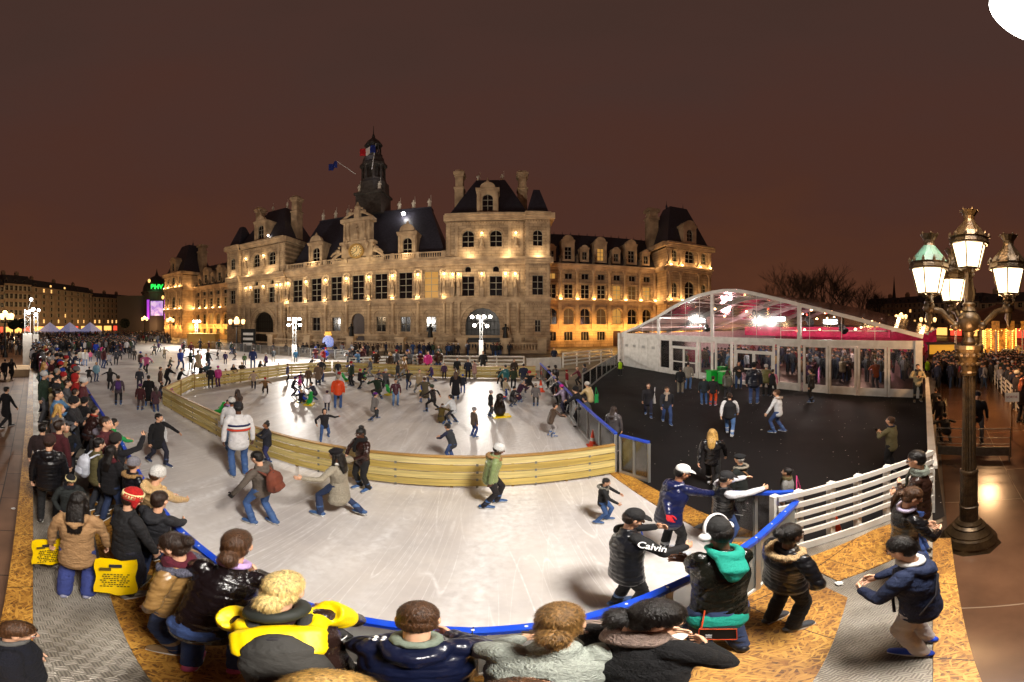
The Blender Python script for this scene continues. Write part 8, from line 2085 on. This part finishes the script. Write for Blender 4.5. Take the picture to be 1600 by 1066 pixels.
n = 0; k_ = 0
while n < 42 and k_ < 6000:       # skaters on the large ice
    k_ += 1; D = 22+58*rp.random()**1.1; phi = rp.uniform(-1.40, -.66); x, y = D*sin(phi), D*cos(phi)
    if y > 28.3 or x > -15.6 or y < rail_y(x)+.8 or (x > -17 and y < 22): continue
    if not free(x, y, .9): continue
    far = 'far out on large ice' if D > 50 else ('mid large ice' if D > 34 else 'near part of large ice')
    rand_person((x, y), 0, far, ['skate', 'skate2', 'glide', 'stand', 'wobble', 'walk'], None, 'skaters on the large ice', (.75, 1.05), .5, 1); n += 1
n = 0; k_ = 0
while n < 16 and k_ < 3000:       # more children and parents on the small rink
    k_ += 1; x, y = rp.uniform(-12, 1.6), rp.uniform(12.5, 20.8)
    if not free(x, y, .8): continue
    rand_person((x, y), 0, 'on the small rink', ['skate', 'wobble', 'glide', 'stand', 'crouch'], None, 'skaters on the small rink', (.6, 1.0), .35, 1); n += 1
n = 0; k_ = 0
while n < 22 and k_ < 3000:       # behind the back fence
    k_ += 1; px_ = rp.uniform(440, 720); D = rp.uniform(24, 27.5) if n % 3 else rp.uniform(29, 36); q = at(px_, D, 0)
    if not (22.6 < q.y < 24.6 or q.y > 26) or not free(q.x, q.y, .6): continue
    rand_person((q.x, q.y), 0 if q.y < 25 else GZ, 'by the white fences', ['stand', 'pocket', 'cross', 'phone'], pi, 'onlookers behind the back fences', dark=.8); n += 1
n = 0
for x_, y_ in ((652, 566), (672, 567), (708, 566), (838, 565), (860, 562)): pass
for px_, D, lb, t in ((636, 24.2, 'person in dark coat and black hat leaning on the back pine barrier', 'w141418'), (669, 24.0, 'person in bright pink jacket behind the back pine barrier', 'pd02a8c'), (755, 24.3, 'person in black jacket behind the back pine barrier, near the mast', 'c15151a'), (866, 34, 'person in navy coat walking before the terrace wall', 'w141a2c')):
    q = at(px_, D, 0 if D < 30 else GZ); kd = {'w': 'wool', 'p': 'puff', 'c': 'cloth'}[t[0]]
    PEOPLE.append(dict(pos=tuple(q), rot=pi-.2, label=lb, D=D, top=(kd, t[1:]), bot='17171c', hair=('short', 'dark'), pose='stand', seed=n, h=1.0)); n += 1

n = 0
while n < 12:
    t_, y = rp.uniform(5, 21.5), .9+2.4*rp.random(); q = T3 @ Vector((t_, y, .03))
    if not free(q.x, q.y, .6): continue
    rand_person((q.x, q.y), .03, 'inside the marquee', ['stand', 'walk', 'phone', 'cross', 'pocket'], None, 'people inside the marquee', (.85, 1.05), .4); n += 1
# ---- build them
def mats_for(p):
    tm = TOPM[p['top'][0]].name
    def cm(base, hexc):
        nm = f'{base}_{hexc}'
        if nm in MATS: return MATS[nm]
        m = bpy.data.materials[base].copy(); m.name = nm; MATS[nm] = m
        for nd in list(m.node_tree.nodes):
            if nd.type == 'OBJECT_INFO':
                rgb = m.node_tree.nodes.new('ShaderNodeRGB'); rgb.outputs[0].default_value = (*lin(hexc), 1)
                for l in list(nd.outputs['Color'].links): m.node_tree.links.new(rgb.outputs[0], l.to_socket)
                m.node_tree.nodes.remove(nd)
        return m
    hc = HAIRC.get(p['hair'][1], p['hair'][1]) if p['hair'][0] != 'bald' else HAIRC['dark']
    return [cm('skin', SKINS[p.get('skin', 'light')]), cm('cloth', p['bot']), cm(tm, p['top'][1]), cm('cloth', p.get('sleeves') or p['top'][1]), cm('hair', hc), cm('wool', p['hat'][1] if p.get('hat') else '222226'), cm('cloth', p.get('scarf') or '333336'), cm('shoe', '2a3650' if p.get('skates') else '26221e')]
LIB = {}; QUEUE = []
for p in PEOPLE:
    lod = p.get('lod'); 
    if lod is None: lod = 0 if p['D'] < 4 else (1 if p['D'] < 16.5 else 2)
    p['lodv'] = lod
    if lod < 2:
        J, parts = build_person(p, lod); p['J'] = J; QUEUE.append((p, J, parts))
    else:
        hd = p.get('hands'); key = (p.get('pose', 'stand'), p['hair'][0], (p['hat'][0] if p.get('hat') else ''), bool(p.get('long')), bool(p.get('sleeves')), str(hd) if hd else '', bool(p.get('scarf')), p['top'][0] == 'puff', p.get('hip'))
        p['key'] = key
        if key not in LIB:
            q = dict(p); q.pop('fur', None)
            if p.get('long'): q['long'] = .25
            q['skates'] = 0; J, parts = build_person(q, 2); LIB[key] = (J, parts)
run_jobs()
for key, (J, parts) in list(LIB.items()):
    L = []
    slot = {0: 0, 1: 1, 2: 2, 3: 3, 4: 4, 5: 5, 6: 6, 7: 7}
    ms = []
    for nm, fn, c_, sub, idx in parts:
        me = fn(); n_ = len(me.vertices); co = np.empty(n_*3); me.vertices.foreach_get('co', co); lv = np.empty(len(me.loops), 'i'); me.loops.foreach_get('vertex_index', lv); lt = np.empty(len(me.polygons), 'i'); me.polygons.foreach_get('loop_total', lt)
        if nm == 'sleeves': idx = 3
        L.append((co.reshape(-1, 3), lv, lt, idx)); bpy.data.meshes.remove(me)
    LIB[key] = mk('person', L, [M_skin, M_cloth, M_cloth, M_cloth, M_hair, M_wool, M_cloth, M_shoe])
ROOTS = []
for p, J, parts in QUEUE:
    p['root'] = finish_person(p, J, parts)
for p in PEOPLE:
    if p['lodv'] == 2:
        o = link('person', LIB[p['key']]); o.location = p['pos']; o.rotation_euler = (0, 0, p['rot']); h = p.get('h', 1.0); k = bulk(p)*p.get('fat', 1.03); o.scale = (h*k, h*k, h)
        for i, m in enumerate(mats_for(p)): o.material_slots[i].link = 'OBJECT'; o.material_slots[i].material = m
        tag(o, p['label'], 'person', p.get('group')); p['root'] = o
print('PEOPLE', len(PEOPLE), 'named', N_NAMED, 'lod', [sum(q['lodv'] == i for q in PEOPLE) for i in range(3)], 'lib', len(LIB), 'jobs', len(JOBS), flush=True)
# ------------------------------------------------------------------ things people wear and carry
def to_world(p, v):
    h = p.get('h', 1.0); c, s = cos(p['rot']), sin(p['rot']); k = h*bulk(p); return Vector((p['pos'][0]+k*(c*v[0]-s*v[1]), p['pos'][1]+k*(s*v[0]+c*v[1]), p['pos'][2]+h*v[2]))
def raw_mesh(name, shells, mats):
    L = [(*arrays_of(s_), i) for i, s_ in enumerate(shells)]; return mk(name, L, mats)
def held(p, name, label, cat, group=None):
    e = empty(name, p['pos'], p['rot'], label, cat, group); h = p.get('h', 1); k = bulk(p)*h; e.scale = (k, k, h); return e
def fused(name, shells, mats, voxel=.011):
    JOBS.clear(); js = [job(s_, voxel, 3, wrinkle(.004, 5, 1, True)) for s_ in shells]; run_jobs(); return mk(name, [(*j['out'], i) for i, j in enumerate(js)], mats)
def colm(nm, c, r=.7, **k): return mat(nm, c, r, **k)
def wrap_text(parent, J, s_, size, zc, cen, m, rx_=.1, ry_=.118, name='lettering'):
    c = bpy.data.curves.new(name, 'FONT'); c.body = s_; c.size = size; c.align_x = 'CENTER'; c.align_y = 'CENTER'; c.extrude = .001; c.offset = size*.03; c.resolution_u = 3
    o = bpy.data.objects.new(name, c); col.objects.link(o); dg = bpy.context.evaluated_depsgraph_get(); me = bpy.data.meshes.new_from_object(o.evaluated_get(dg)); bpy.data.objects.remove(o)
    HC, HR = J['head'], J['HR']
    for v in me.vertices:
        a = cen+v.co.x/.11; q = HC+HR @ V3(sin(a)*(rx_+v.co.z), cos(a)*(ry_+v.co.z)-.012, zc+v.co.y); v.co = q
    me.materials.clear(); me.materials.append(m); return link(name, me, parent)
def cam_angle(p, J):
    """direction of the camera in the head's own frame, clockwise from its face"""
    w = to_world(p, J['head']); d = Vector((-w.x, -w.y)); a = atan2(d.x, d.y)
    f = -p['rot']+R(p.get('head', (0, 0))[0]); return a-f
def backpack(p, J, colr, sc, label):
    s, r, f, pel = J['s'], J['r'], J['fwd'], J['pel']; e = held(p, 'backpack', label, 'backpack'); o = .135*p.get('fat', 1)+.1
    A = Shell(); A.ring_loft([pel+s*.06-f*o, pel+s*.12-f*o, pel+s*.3-f*(o+.01), pel+s*.42-f*(o-.01), pel+s*.47-f*(o-.03)], [.11*sc, .155*sc, .16*sc, .14*sc, .09*sc], [.07*sc, .09*sc, .095*sc, .08*sc, .05*sc], right=r, n=16)
    link('sack', fused('sack', [A], [colm('canvas_'+colr, colr, .8, bump=(40, .4), noise=(6, '1a1a1a', .25))]), e)
    B = Shell(); B.ring_loft([pel+s*.1-f*(o+.08*sc), pel+s*.16-f*(o+.1*sc), pel+s*.25-f*(o+.085*sc)], [.09*sc, .12*sc, .1*sc], [.03, .045, .03], right=r, n=12)
    link('pocket', fused('pocket', [B], [colm('canvas_'+colr, colr)]), e)
    for q in (-1, 1):
        C = Shell(); n_ = J['neck']; C.ring_loft([pel+s*.44-f*(o-.06)+r*q*.07, n_+r*q*.1-s*.005-f*.05, n_+r*q*.12-s*.03+f*.06, pel+s*.33+f*.15*p.get('fat', 1)+r*q*.13, pel+s*.2+f*.1+r*q*.17*p.get('fat', 1)], .026, .012, right=r, n=6)
        link('strap', raw_mesh('strap', [C], [colm('canvas_'+colr, colr)]), e)
    C = Shell(); C.ring_loft([pel+s*.46-f*(o-.02)-r*.05, pel+s*.5-f*(o-.0), pel+s*.46-f*(o-.02)+r*.05], .012, right=f, n=6); link('handle', raw_mesh('handle', [C], [M_ink]), e)
def flat_bag(name, label, loc, rotz, w, h, d, m, parts=None, tilt=0):
    e = empty(name, loc, rotz, label, 'bag'); e.rotation_euler = (tilt, 0, rotz)
    b = MB(); n_ = 8
    vs = []
    for i in range(n_+1):
        for j in range(n_+1):
            u, v = i/n_, j/n_; x, z = (u-.5)*w*(1+.06*sin(v*9)), -h*v+.02*sin(u*7)
            vs.append((x, -d*sin(pi*u)*(.35+.65*v)-.008*sin(u*17+v*11), z))
    k = len(vs); vs += [(x, -y+.006, z) for x, y, z in vs]; fs = []
    for i in range(n_):
        for j in range(n_):
            a = i*(n_+1)+j; q = (a, a+1, a+n_+2, a+n_+1); fs += [q, tuple(t+k for t in q)[::-1]]
    for i in range(n_): 
        for ed in ([(i*(n_+1)+n_, (i+1)*(n_+1)+n_)], [(i, i+1)], [(n_*(n_+1)+i, n_*(n_+1)+i+1)]):
            for a, c in ed: fs.append((a, c, c+k, a+k))
    b.add(vs, fs); b.build('sack', m, e, True)
    return e
M_yel = mat('yellow_plastic', 'f0c800', .35, bump=(9, .6)); M_txt = mat('bag_print', '5a4a10', .6)
def yellow_bag(loc, rotz, label, tilt=0, w=.42, h=.46):
    e = flat_bag('shopping_bag', label, loc, rotz, w, h, .035, M_yel, tilt=tilt)
    b = MB()
    for i in range(7):
        L = (w*.36)*(1-.12*(i % 3)); nn = 9
        for j in range(nn):
            if (i*5+j*3) % 7 == 0: continue
            x = -L+2*L*j/nn; b.box(x, x+2*L/nn*.72, -.052, -.047, -h*.36-i*.034, -h*.36-i*.034+.014)
    b.box(-w*.38, -w*.1, -.05, -.045, -h*.24, -h*.16); b.build('print', M_txt, e)
    b = MB(); b.box(-.055, .055, -.045, -.03, -.085, -.045); b.build('handle_hole', M_ink, e)
WORD_WHITE = mat('print_white', 'e8e8e8', .6)
for p, J, parts in QUEUE:
    root = p['root']; lb = p['label']; s, r, f, pel, neck = J['s'], J['r'], J['fwd'], J['pel'], J['neck']; HC, HR = J['head'], J['HR']; F = 1+(p.get('fat', 1)-1)*.35
    if p.get('backpack'):
        cn = {'33322f': 'charcoal backpack on the blonde woman with the yellow hood', '6e3420': 'rust-brown backpack on the skater in grey', '4a2a70': 'purple backpack on the grey-jacketed skater', 'a02060': 'pink backpack on the child in cream', 'c8ccd8': 'pale blue and white backpack on the olive jacket'}[p['backpack'][0]]
        backpack(p, J, *p['backpack'], cn)
    if p.get('yhood'):
        A = Shell(); nc = neck-s*.02; A.ring_loft([nc+r*.145*sin(a)-f*(.13*cos(a)+.04)-s*(.02+.06*max(0, cos(a))) for a in np.linspace(-2.75, 2.75, 18)], [.035+.03*max(0, cos(a)) for a in np.linspace(-2.75, 2.75, 18)], .032, right=s, n=10)
        A.ring_loft([neck-f*.16-s*.05, neck-f*.24-s*.14, neck-f*.22-s*.24], [.17, .15, .08], [.06, .06, .04], right=r, n=14)
        for q in (-1, 1): A.ring_loft([neck+r*q*.12-s*.04, J['shR' if q > 0 else 'shL']+s*.03, (J['shR' if q > 0 else 'shL']*.6+J['elR' if q > 0 else 'elL']*.4)], [.07, .085, .08], [.07, .085, .08], right=r, n=12)
        link('hood', fused('hood', [A], [colm('yellow_shell', 'f2d000', .5, bump=(7, .8))]), root)
        A = Shell(); A.ring_loft([neck+s*.045+r*.1*sin(a)-f*(.1*cos(a)+.03) for a in np.linspace(-2.9, 2.9, 14)], .034, right=s, n=8); link('hood_lining', raw_mesh('lining', [A], [colm('lining', '20241f')]), root)
    if p.get('teal'):
        A = Shell(); A.ring_loft([neck+s*(.03-.05*max(0, cos(a)))+r*.095*sin(a)-f*(.1*cos(a)+.015) for a in np.linspace(-2.8, 2.8, 16)], [.022+.028*max(0, cos(a)) for a in np.linspace(-2.8, 2.8, 16)], right=s, n=8); A.ring_loft([neck-f*.1-s*.02, neck-f*.17-s*.12, neck-f*.155-s*.2], [.1, .09, .04], [.04, .045, .025], right=r, n=12); A.ring_loft([pel-s*.14, pel-s*.08], [.165*F, .163*F], [.122*F, .12*F], right=r, n=18)
        link('hoodie', fused('hoodie', [A], [colm('teal_fleece', '0a8a78', .85, bump=(60, .5))]), root)
    if p.get('headphones'):
        A = Shell(); A.ring_loft([HC+HR @ V3(.104*sin(a), -.01, .03+.125*cos(a)) for a in np.linspace(-1.65, 1.65, 12)], .013, .008, right=HR @ V3(0, 1, 0), n=8)
        for q in (-1, 1): A.ring_loft([HC+HR @ V3(q*.085, -.0, .0), HC+HR @ V3(q*.112, -.0, .0)], .038, right=HR @ V3(0, 1, 0), n=12)
        link('headphones', raw_mesh('headphones', [A], [colm('headphone_white', 'e4e4e4', .35)]), root)
    if p.get('glasses'):
        A = Shell()
        for q in (-1, 1):
            A.ring_loft([HC+HR @ V3(q*.031+.021*cos(a), .098, .003+.016*sin(a)) for a in np.linspace(0, 6.1, 12)], .0028, right=HR @ V3(0, 1, 0), n=5); A.ring_loft([HC+HR @ V3(q*.053, .094, .008), HC+HR @ V3(q*.08, 0, .008)], .0028, n=5)
        A.ring_loft([HC+HR @ V3(-.01, .1, .005), HC+HR @ V3(.01, .1, .005)], .003, n=5); link('glasses', raw_mesh('glasses', [A], [M_ink]), root)
    if p.get('stripes'):
        for z_, c_ in ((.3, '1c2450'), (.25, 'e4e4e4'), (.2, 'c8402a')):
            A = Shell(); w = 1.12*F; A.ring_loft([pel+s*z_, pel+s*(z_+.038)], [.178*w, .18*w], [.134*w, .136*w], right=r, n=24, round_=(False, False)); link('stripe', raw_mesh('stripe', [A], [colm('stripe_'+c_, c_, .8)]), root)
    def cam_text(s_, c3, size, m, nm='lettering', roll=0.0):
        w = to_world(p, c3); d = (Vector((0, 0, CZ))-w).normalized(); o = text_obj(nm, s_, size, m, (0, 0, 0), (0, 0, 0), None, .0015, bold=.002)
        up_ = Vector((0, 0, 1)); x_ = up_.cross(d).normalized(); y_ = d.cross(x_); M_ = Matrix((x_, y_, d)).transposed().to_4x4() @ Matrix.Rotation(roll, 4, 'Z'); M_.translation = w
        o.parent = root; root_m = Matrix.Translation(root.location) @ Matrix.Rotation(p['rot'], 4, 'Z') @ Matrix.Diagonal((*root.scale, 1)); o.matrix_local = root_m.inverted() @ M_
    if p.get('calvin'):
        a = J['shR']*.45+J['elR']*.55; w = to_world(p, a); dl = (Vector((0, 0, CZ))-w).normalized(); c_, s_2 = cos(-p['rot']), sin(-p['rot']); dd = V3(c_*dl.x-s_2*dl.y, s_2*dl.x+c_*dl.y, dl.z)
        cam_text('Calvin', a+dd*.092, .105, WORD_WHITE, roll=-.25)
        link('zip', raw_mesh('zip', [(lambda A: (A.ring_loft([pel+s*.05+f*.165*F, pel+s*.25+f*.185*F, neck-s*.05+f*.14*F], .007, right=r, n=6), A)[1])(Shell())], [colm('zip_blue', '1c50c8', .4)]), root)
    if 'pale lettering' in lb:
        Q = Shell(); Q.ring_loft([HC+HR @ V3(0, -.012, .028), HC+HR @ V3(0, -.012, .088)], [.1005, .0985], [.1175, .1155], right=HR @ V3(1, 0, 0), n=28, round_=(False, False)); bnd = link('hat_band', raw_mesh('hat_band', [Q], [colm('band_cream', 'd8c890', .9)]), root)
        wrap_text(bnd, J, 'AMSTER', .058, .058, cam_angle(p, J), colm('letter_red', 'b01818', .8), .103, .12); yellow_bag(at(181, 2.86, 1.2), R(64), 'bright yellow shopping bag with dark writing, hanging in front of the black jacket', -.1, .36, .56)
    if 'cream lettered band' in lb:
        Q = Shell(); Q.ring_loft([HC+HR @ V3(0, -.012, .028), HC+HR @ V3(0, -.012, .084)], [.1, .098], [.117, .115], right=HR @ V3(1, 0, 0), n=28, round_=(False, False)); bnd = link('hat_band', raw_mesh('hat_band', [Q], [colm('band_cream', 'd8c890', .9)]), root)
        wrap_text(bnd, J, 'STER', .056, .056, cam_angle(p, J), M_ink, .102, .119)
    if 'tan hooded coat' in lb: yellow_bag(to_world(p, J['wrL']+V3(-.06, .05, -.02)), p['rot']+.5, 'yellow shopping bag half hidden behind the tan coat', 0, .3, .42)
    if p.get('shoulderbag'):
        c3 = pel-s*.14-f*.0; w = to_world(p, c3); d = Vector((-w.x, -w.y, 0)).normalized(); lc = w+d*.17; rz_ = atan2(d.x, -d.y)
        e = empty('shoulder_bag', lc, rz_, 'small black shoulder bag with orange piping and a white three-leaf emblem', 'bag'); e.rotation_euler = (-.25, 0, rz_)
        e.scale = (.58, .6, .58); b = MB(); b.box(-.17, .17, -.03, .05, -.12, .12); b.build('pouch', colm('bag_black', '101012', .45), e)
        b = MB()
        for a, c in (((-.17, -.12), (.17, -.12)), ((.17, -.12), (.17, .12)), ((.17, .12), (-.17, .12)), ((-.17, .12), (-.17, -.12))): b.beam((a[0], -.032, a[1]), (c[0], -.032, c[1]), .01, .012, (0, 1, 0))
        b.build('piping', colm('piping_orange', 'd0502a', .5), e)
        b = MB()
        for a in (-.75, 0, .75): b.add([(-.08+x*cos(a)+z*sin(a), -.0345, -.035-x*sin(a)+z*cos(a)) for x, z in ((0, 0), (.013, .02), (.009, .036), (0, .043), (-.009, .036), (-.013, .02))], [(0, 1, 2, 3, 4, 5)])
        for i in range(3): b.box(-.108, -.052, -.036, -.0345, -.055-i*.012, -.049-i*.012)
        b.build('emblem', WORD_WHITE, e)
        b = MB(); b.tube([(-.15, 0, .12), (-.12, .12, .5), (0, .2, .72)], .009, 6); b.build('strap', colm('piping_orange', 'd0502a', .5), e)
    if p.get('strap'):
        A = Shell(); w = .125*F+.02; q = 1 if p['strap'] == 1 else -1
        A.ring_loft([neck+r*q*.12-s*.01, pel+s*.36+f*(w+.02)+r*q*.06, pel+s*.2+f*(w)-r*q*.06, pel+s*.02+f*.1-r*q*.19*F], .02, .007, right=r, n=6); A.ring_loft([neck+r*q*.12-s*.01, pel+s*.36-f*(w+.0)+r*q*.04, pel+s*.2-f*(w)-r*q*.08, pel+s*.02-f*.06-r*q*.19*F], .02, .007, right=r, n=6)
        link('strap', raw_mesh('strap', [A], [colm('strap_tan', '8a6a48', .6) if p['strap'] == 2 else M_ink]), root)
    for k, c_, nm, lb2, off in (('whitebag', 'd8d8d8', 'cloth_bag', 'white cloth bag on the shoulder of the ' + ('woman with her arm held out' if p['D'] < 10 else 'woman walking from the marquee'), (-.24, -.1)), ('pinkbag', 'd04a80', 'handbag', 'bright pink handbag on the shoulder of the grey cardigan', (.0, -.22)), ('greenbag', '109048', 'rucksack', 'green bag behind the person in beige with a white hood', (.0, -.25))):
        if p.get(k): 
            L_ = to_world(p, V3(pel[0]+off[0]*F, pel[1]+off[1], 1.12)); e = flat_bag(nm, lb2, L_, p['rot']+(pi/2 if k == 'whitebag' else 0), .3, .36, .06, colm('bag_'+k, c_, .7, bump=(12, .5))); 
            b = MB(); b.tube([(-.12, 0, -.02), (0, .03, .3), (.12, 0, -.02)], .01, 6); b.build('strap', colm('bag_'+k, c_), e)
    if p.get('camera'):
        w = J['wrR']+nrm(J['wrR']-J['elR'])*.1; e = empty('compact_camera', to_world(p, w), p['rot'], 'small silver compact camera held up over the rail', 'camera'); b = MB(); b.box(-.05, .05, -.012, .012, -.03, .03); b.lathe([(.02, 0), (.018, .02)], 12, (0, 0, .0)); b.build('body', M_alu, e)
        b = MB(); b.box(-.035, .03, -.0135, -.0125, -.02, .022); b.build('screen', M_pupil, e)
    if lb.startswith('man in navy quilted'):
        b = MB(); b.lathe([(.045, 0), (.045, .004)], 20); o = b.build('badge', WORD_WHITE, root); a = J['shL']*.5+J['elL']*.5; o.location = a-r*.085+s*.03; o.rotation_euler = Vector(-r*.8+s*.5).to_track_quat('Z', 'Y').to_euler()
        b = MB(); b.lathe([(.03, .0045), (.03, .006)], 20); o2 = b.build('badge_centre', colm('badge_navy', '141c3c'), o)
        for i in range(5): b = MB(); b.sphere((0, 0, 0), .011, 6, 4); k = b.build('stud', WORD_WHITE, root); k.location = J['shL']+s*.075+r*(.03+.03*(i % 3))+f*(.03*(i//3)-.02)
    if 'taupe fringed' in lb:
        A = Shell(); 
        for i in range(9): q = .0+i*.012-.05; A.ring_loft([pel+s*.5-r*(.16)+f*q*2, pel+s*.47-r*(.26)+f*q*2.6, pel+s*.42-r*(.36)+f*q*3], .009, n=5)
        link('fringe', raw_mesh('fringe', [A], [colm('fringe_taupe', 'a08f84', .9)]), root)
        w = (J['wrL']+J['wrR'])/2+nrm(J['wrR']-J['elR'])*.1+V3(0, 0, .02); b = MB(); b.box(-.06, .06, -.04, .05, 0, .002); o = b.build('paper_ticket', M_paper); o.location = to_world(p, w); o.rotation_euler = (.3, .2, p['rot']); tag(o, 'small folded paper in the hands of the woman with the taupe scarf', 'paper')
    if p.get('pose') == 'phone' and p['D'] > 4:
        w = (J['wrL']+J['wrR'])/2+V3(0, .09, .03); b = MB(); b.box(-.035, .035, -.005, .005, -.06, .06); o = b.build('phone', M_pupil); o.location = to_world(p, w); o.rotation_euler = (-.5, 0, p['rot']); tag(o, 'phone held by the '+lb.split(' in ')[0]+' in '+' '.join(lb.split(' in ')[1].split()[:4]), 'phone')
# skating aids on the small rink
M_tg, M_ty, M_tb, M_tw = mat('toy_green', '0ea040', .35), mat('toy_yellow', 'f0d000', .35), mat('toy_blue', '1850d0', .35), mat('toy_white', 'e8e8e8', .35)
for x, y, m, lb in ((473, 628, M_tb, 'blue seal skating aid with yellow base'), (484, 632, M_tg, 'green seal skating aid with yellow base, closest to the orange coat'), (539, 596, M_tg, 'green and yellow seal aid beside the seated child'), (568, 592, M_tg, 'green seal aid by the crouching dark blue jacket'), (661, 612, M_tb, 'blue and yellow seal aid beside the olive-grey coat'), (609, 617, M_tg, 'green seal aid behind the plum leather jacket'), (344, 648, M_tg, 'green seal aid behind the curved barrier')):
    e = empty('skating_aid', P(x, y, .002), rnd.uniform(0, 6), lb, 'skating aid', 'seal-shaped skating aids'); e.scale = (.75, .75, .62)
    b = MB(); b.prism([(-.28, -.4), (.28, -.4), (.2, .35), (-.2, .35)], 0, .07); b.tube([(0, -.3, .05), (0, -.1, .15)], [.15, .12], 10); b.build('base', M_ty, e, True)
    b = MB(); b.tube([(0, -.35, .15), (0, -.1, .22), (0, .12, .42), (0, .18, .7), (0, .22, .82)], [.1, .17, .16, .12, .09], 12); b.sphere((0, .25, .86), .12, 10, 8); b.tube([(-.3, .1, .62), (0, .16, .66), (.3, .1, .62)], .025, 8); b.build('body', m, e, True)
e = empty('penguin_aid', P(781, 651, .002), R(-75), 'black and white penguin skating aid with yellow base', 'skating aid')
b = MB(); b.prism([(-.25, -.3), (.25, -.3), (.22, .4), (-.22, .4)], 0, .06); b.build('base', M_ty, e)
b = MB(); b.lathe([(.15, .06), (.24, .25), (.23, .5), (.15, .72), (.13, .8)], 16); b.sphere((0, 0, .86), .15, 12, 8); b.tube([(-.42, .0, .62), (-.2, 0, .66)], [.03, .05], 8); b.tube([(.2, 0, .66), (.42, 0, .62)], [.05, .03], 8); b.build('body', M_pupil, e, True)
b = MB(); b.sphere((0, .1, .42), .19, 12, 8, (.85, .9, 1.6)); b.build('belly', M_tw, e, True); b = MB(); b.tube([(0, .13, .86), (0, .25, .84)], [.04, .01], 8); b.build('beak', M_cone, e)

# ------------------------------------------------------------------ crowds nobody could count
def crowd(name, label, spots, seed):
    r_ = random.Random(seed); b = MB(); hexs = ['16161a', '1a2036', '2a2a2e', '3a2a20', '5a5a5e', '8a8a90', '7a1c1c', 'c0c0c4', '24406a', '2a3a24']; mats = [colm('crowd_'+h_, h_, .85) for h_ in hexs]+[colm('crowd_skin', 'b88a6c'), colm('crowd_hair', '1c1410')]
    for (x, y, z) in spots:
        h = r_.uniform(.9, 1.08); a = r_.uniform(0, pi); c, s = cos(a), sin(a); b.mi = r_.choice([0, 1, 2, 8, 0]); st = r_.uniform(.05, .16)
        for q in (-1, 1): b.tube([(x+q*c*.1+st*q*s, y+q*s*.1-st*q*c, z), (x+q*c*.08, y+q*s*.08, z+.85*h)], [.06, .09], 5)
        b.mi = r_.randrange(10) if r_.random() < .5 else r_.choice([0, 1, 2, 3]); k = len(b.v); b.lathe([(.17, .75*h), (.19, .95*h), (.21, 1.3*h), (.17, 1.42*h), (.06, 1.48*h)], 7, (x, y, z))
        for q in (-1, 1): b.tube([(x+q*c*.2, y+q*s*.2, z+1.36*h), (x+q*c*r_.uniform(.24, .4), y+q*s*.28, z+1.05*h), (x+q*c*.26+s*.15, y+q*s*.26-c*.15, z+.85*h)], [.07, .055, .04], 5)
        b.mi = 10; b.sphere((x, y, z+1.58*h), .1, 7, 5, (1, 1, 1.2)); b.mi = 11 if r_.random() < .75 else r_.randrange(10); b.sphere((x+.02*s, y-.02*c, z+1.63*h), .112, 7, 5, (1, 1, 1.0))
    tag(b.build(name, mats, None, True), label, 'crowd', kind='stuff')
rc_ = random.Random(9); sp_ = []
while len(sp_) < 520:
    D = 58+62*rc_.random()**.8; ph = rc_.uniform(-1.46, -1.02); q = (D*sin(ph), D*cos(ph)); ic = q[0] > -84 and rail_y(q[0]) < q[1] < 31
    if not ic or rc_.random() < .35: sp_.append((q[0], q[1], .01 if ic else GZ))
for i in range(330):
    D = rc_.uniform(40, 58); ph = rc_.uniform(-1.39, -1.12); q = (D*sin(ph), D*cos(ph))
    if rail_y(q[0])+.5 < q[1] < 24: sp_.append((*q, .01))
for i in range(210):
    x = rc_.uniform(-58, -23); sp_.append((x, rail_y(x)-rc_.uniform(.4, 2.2), DK))
for i in range(90):
    D = rc_.uniform(42, 110); ph = -1.433-rc_.uniform(.006, .1); sp_.append((D*sin(ph), D*cos(ph), GZ))
crowd('crowd', 'dense far-off crowd filling the square towards the pyramid tents', sp_, 1)
sp_ = []
for i in range(430):
    D = rc_.uniform(15, 31); ph = rc_.uniform(1.3, 1.6); sp_.append((D*sin(ph), D*cos(ph), GZ))
sp_ = [q for q in sp_ if sqrt(q[0]**2+q[1]**2) > (21 if atan2(q[0], q[1]) < 1.4524 else 15+(1.573-atan2(q[0], q[1]))*70)]
crowd('crowd', 'dark dense crowd between the queue lane and the carousel', sp_, 2)
sp_ = []
for i in range(230):
    q = T3 @ Vector((rc_.uniform(4.5, 22), 3.6+15*rc_.random()**1.2, .03)); sp_.append(tuple(q))
crowd('crowd', 'crowd deep inside the marquee under the pink banner', sp_, 3)
sp_ = []
for i in range(70):
    D = rc_.uniform(41, 45); ph = rc_.uniform(-.83, .02); sp_.append((D*sin(ph), D*cos(ph), GZ))
crowd('crowd', 'line of dark onlookers along the foot of the city hall', sp_, 4)

# text curves become meshes
dg = bpy.context.evaluated_depsgraph_get()
for o in [o for o in S.objects if o.type == 'FONT']:
    me = bpy.data.meshes.new_from_object(o.evaluated_get(dg)); n_ = bpy.data.objects.new(o.name.split('.')[0], me); col.objects.link(n_); n_.parent = o.parent; n_.matrix_local = o.matrix_local.copy()
    if o.parent is None: n_.matrix_world = o.matrix_world.copy()
    bpy.data.objects.remove(o)
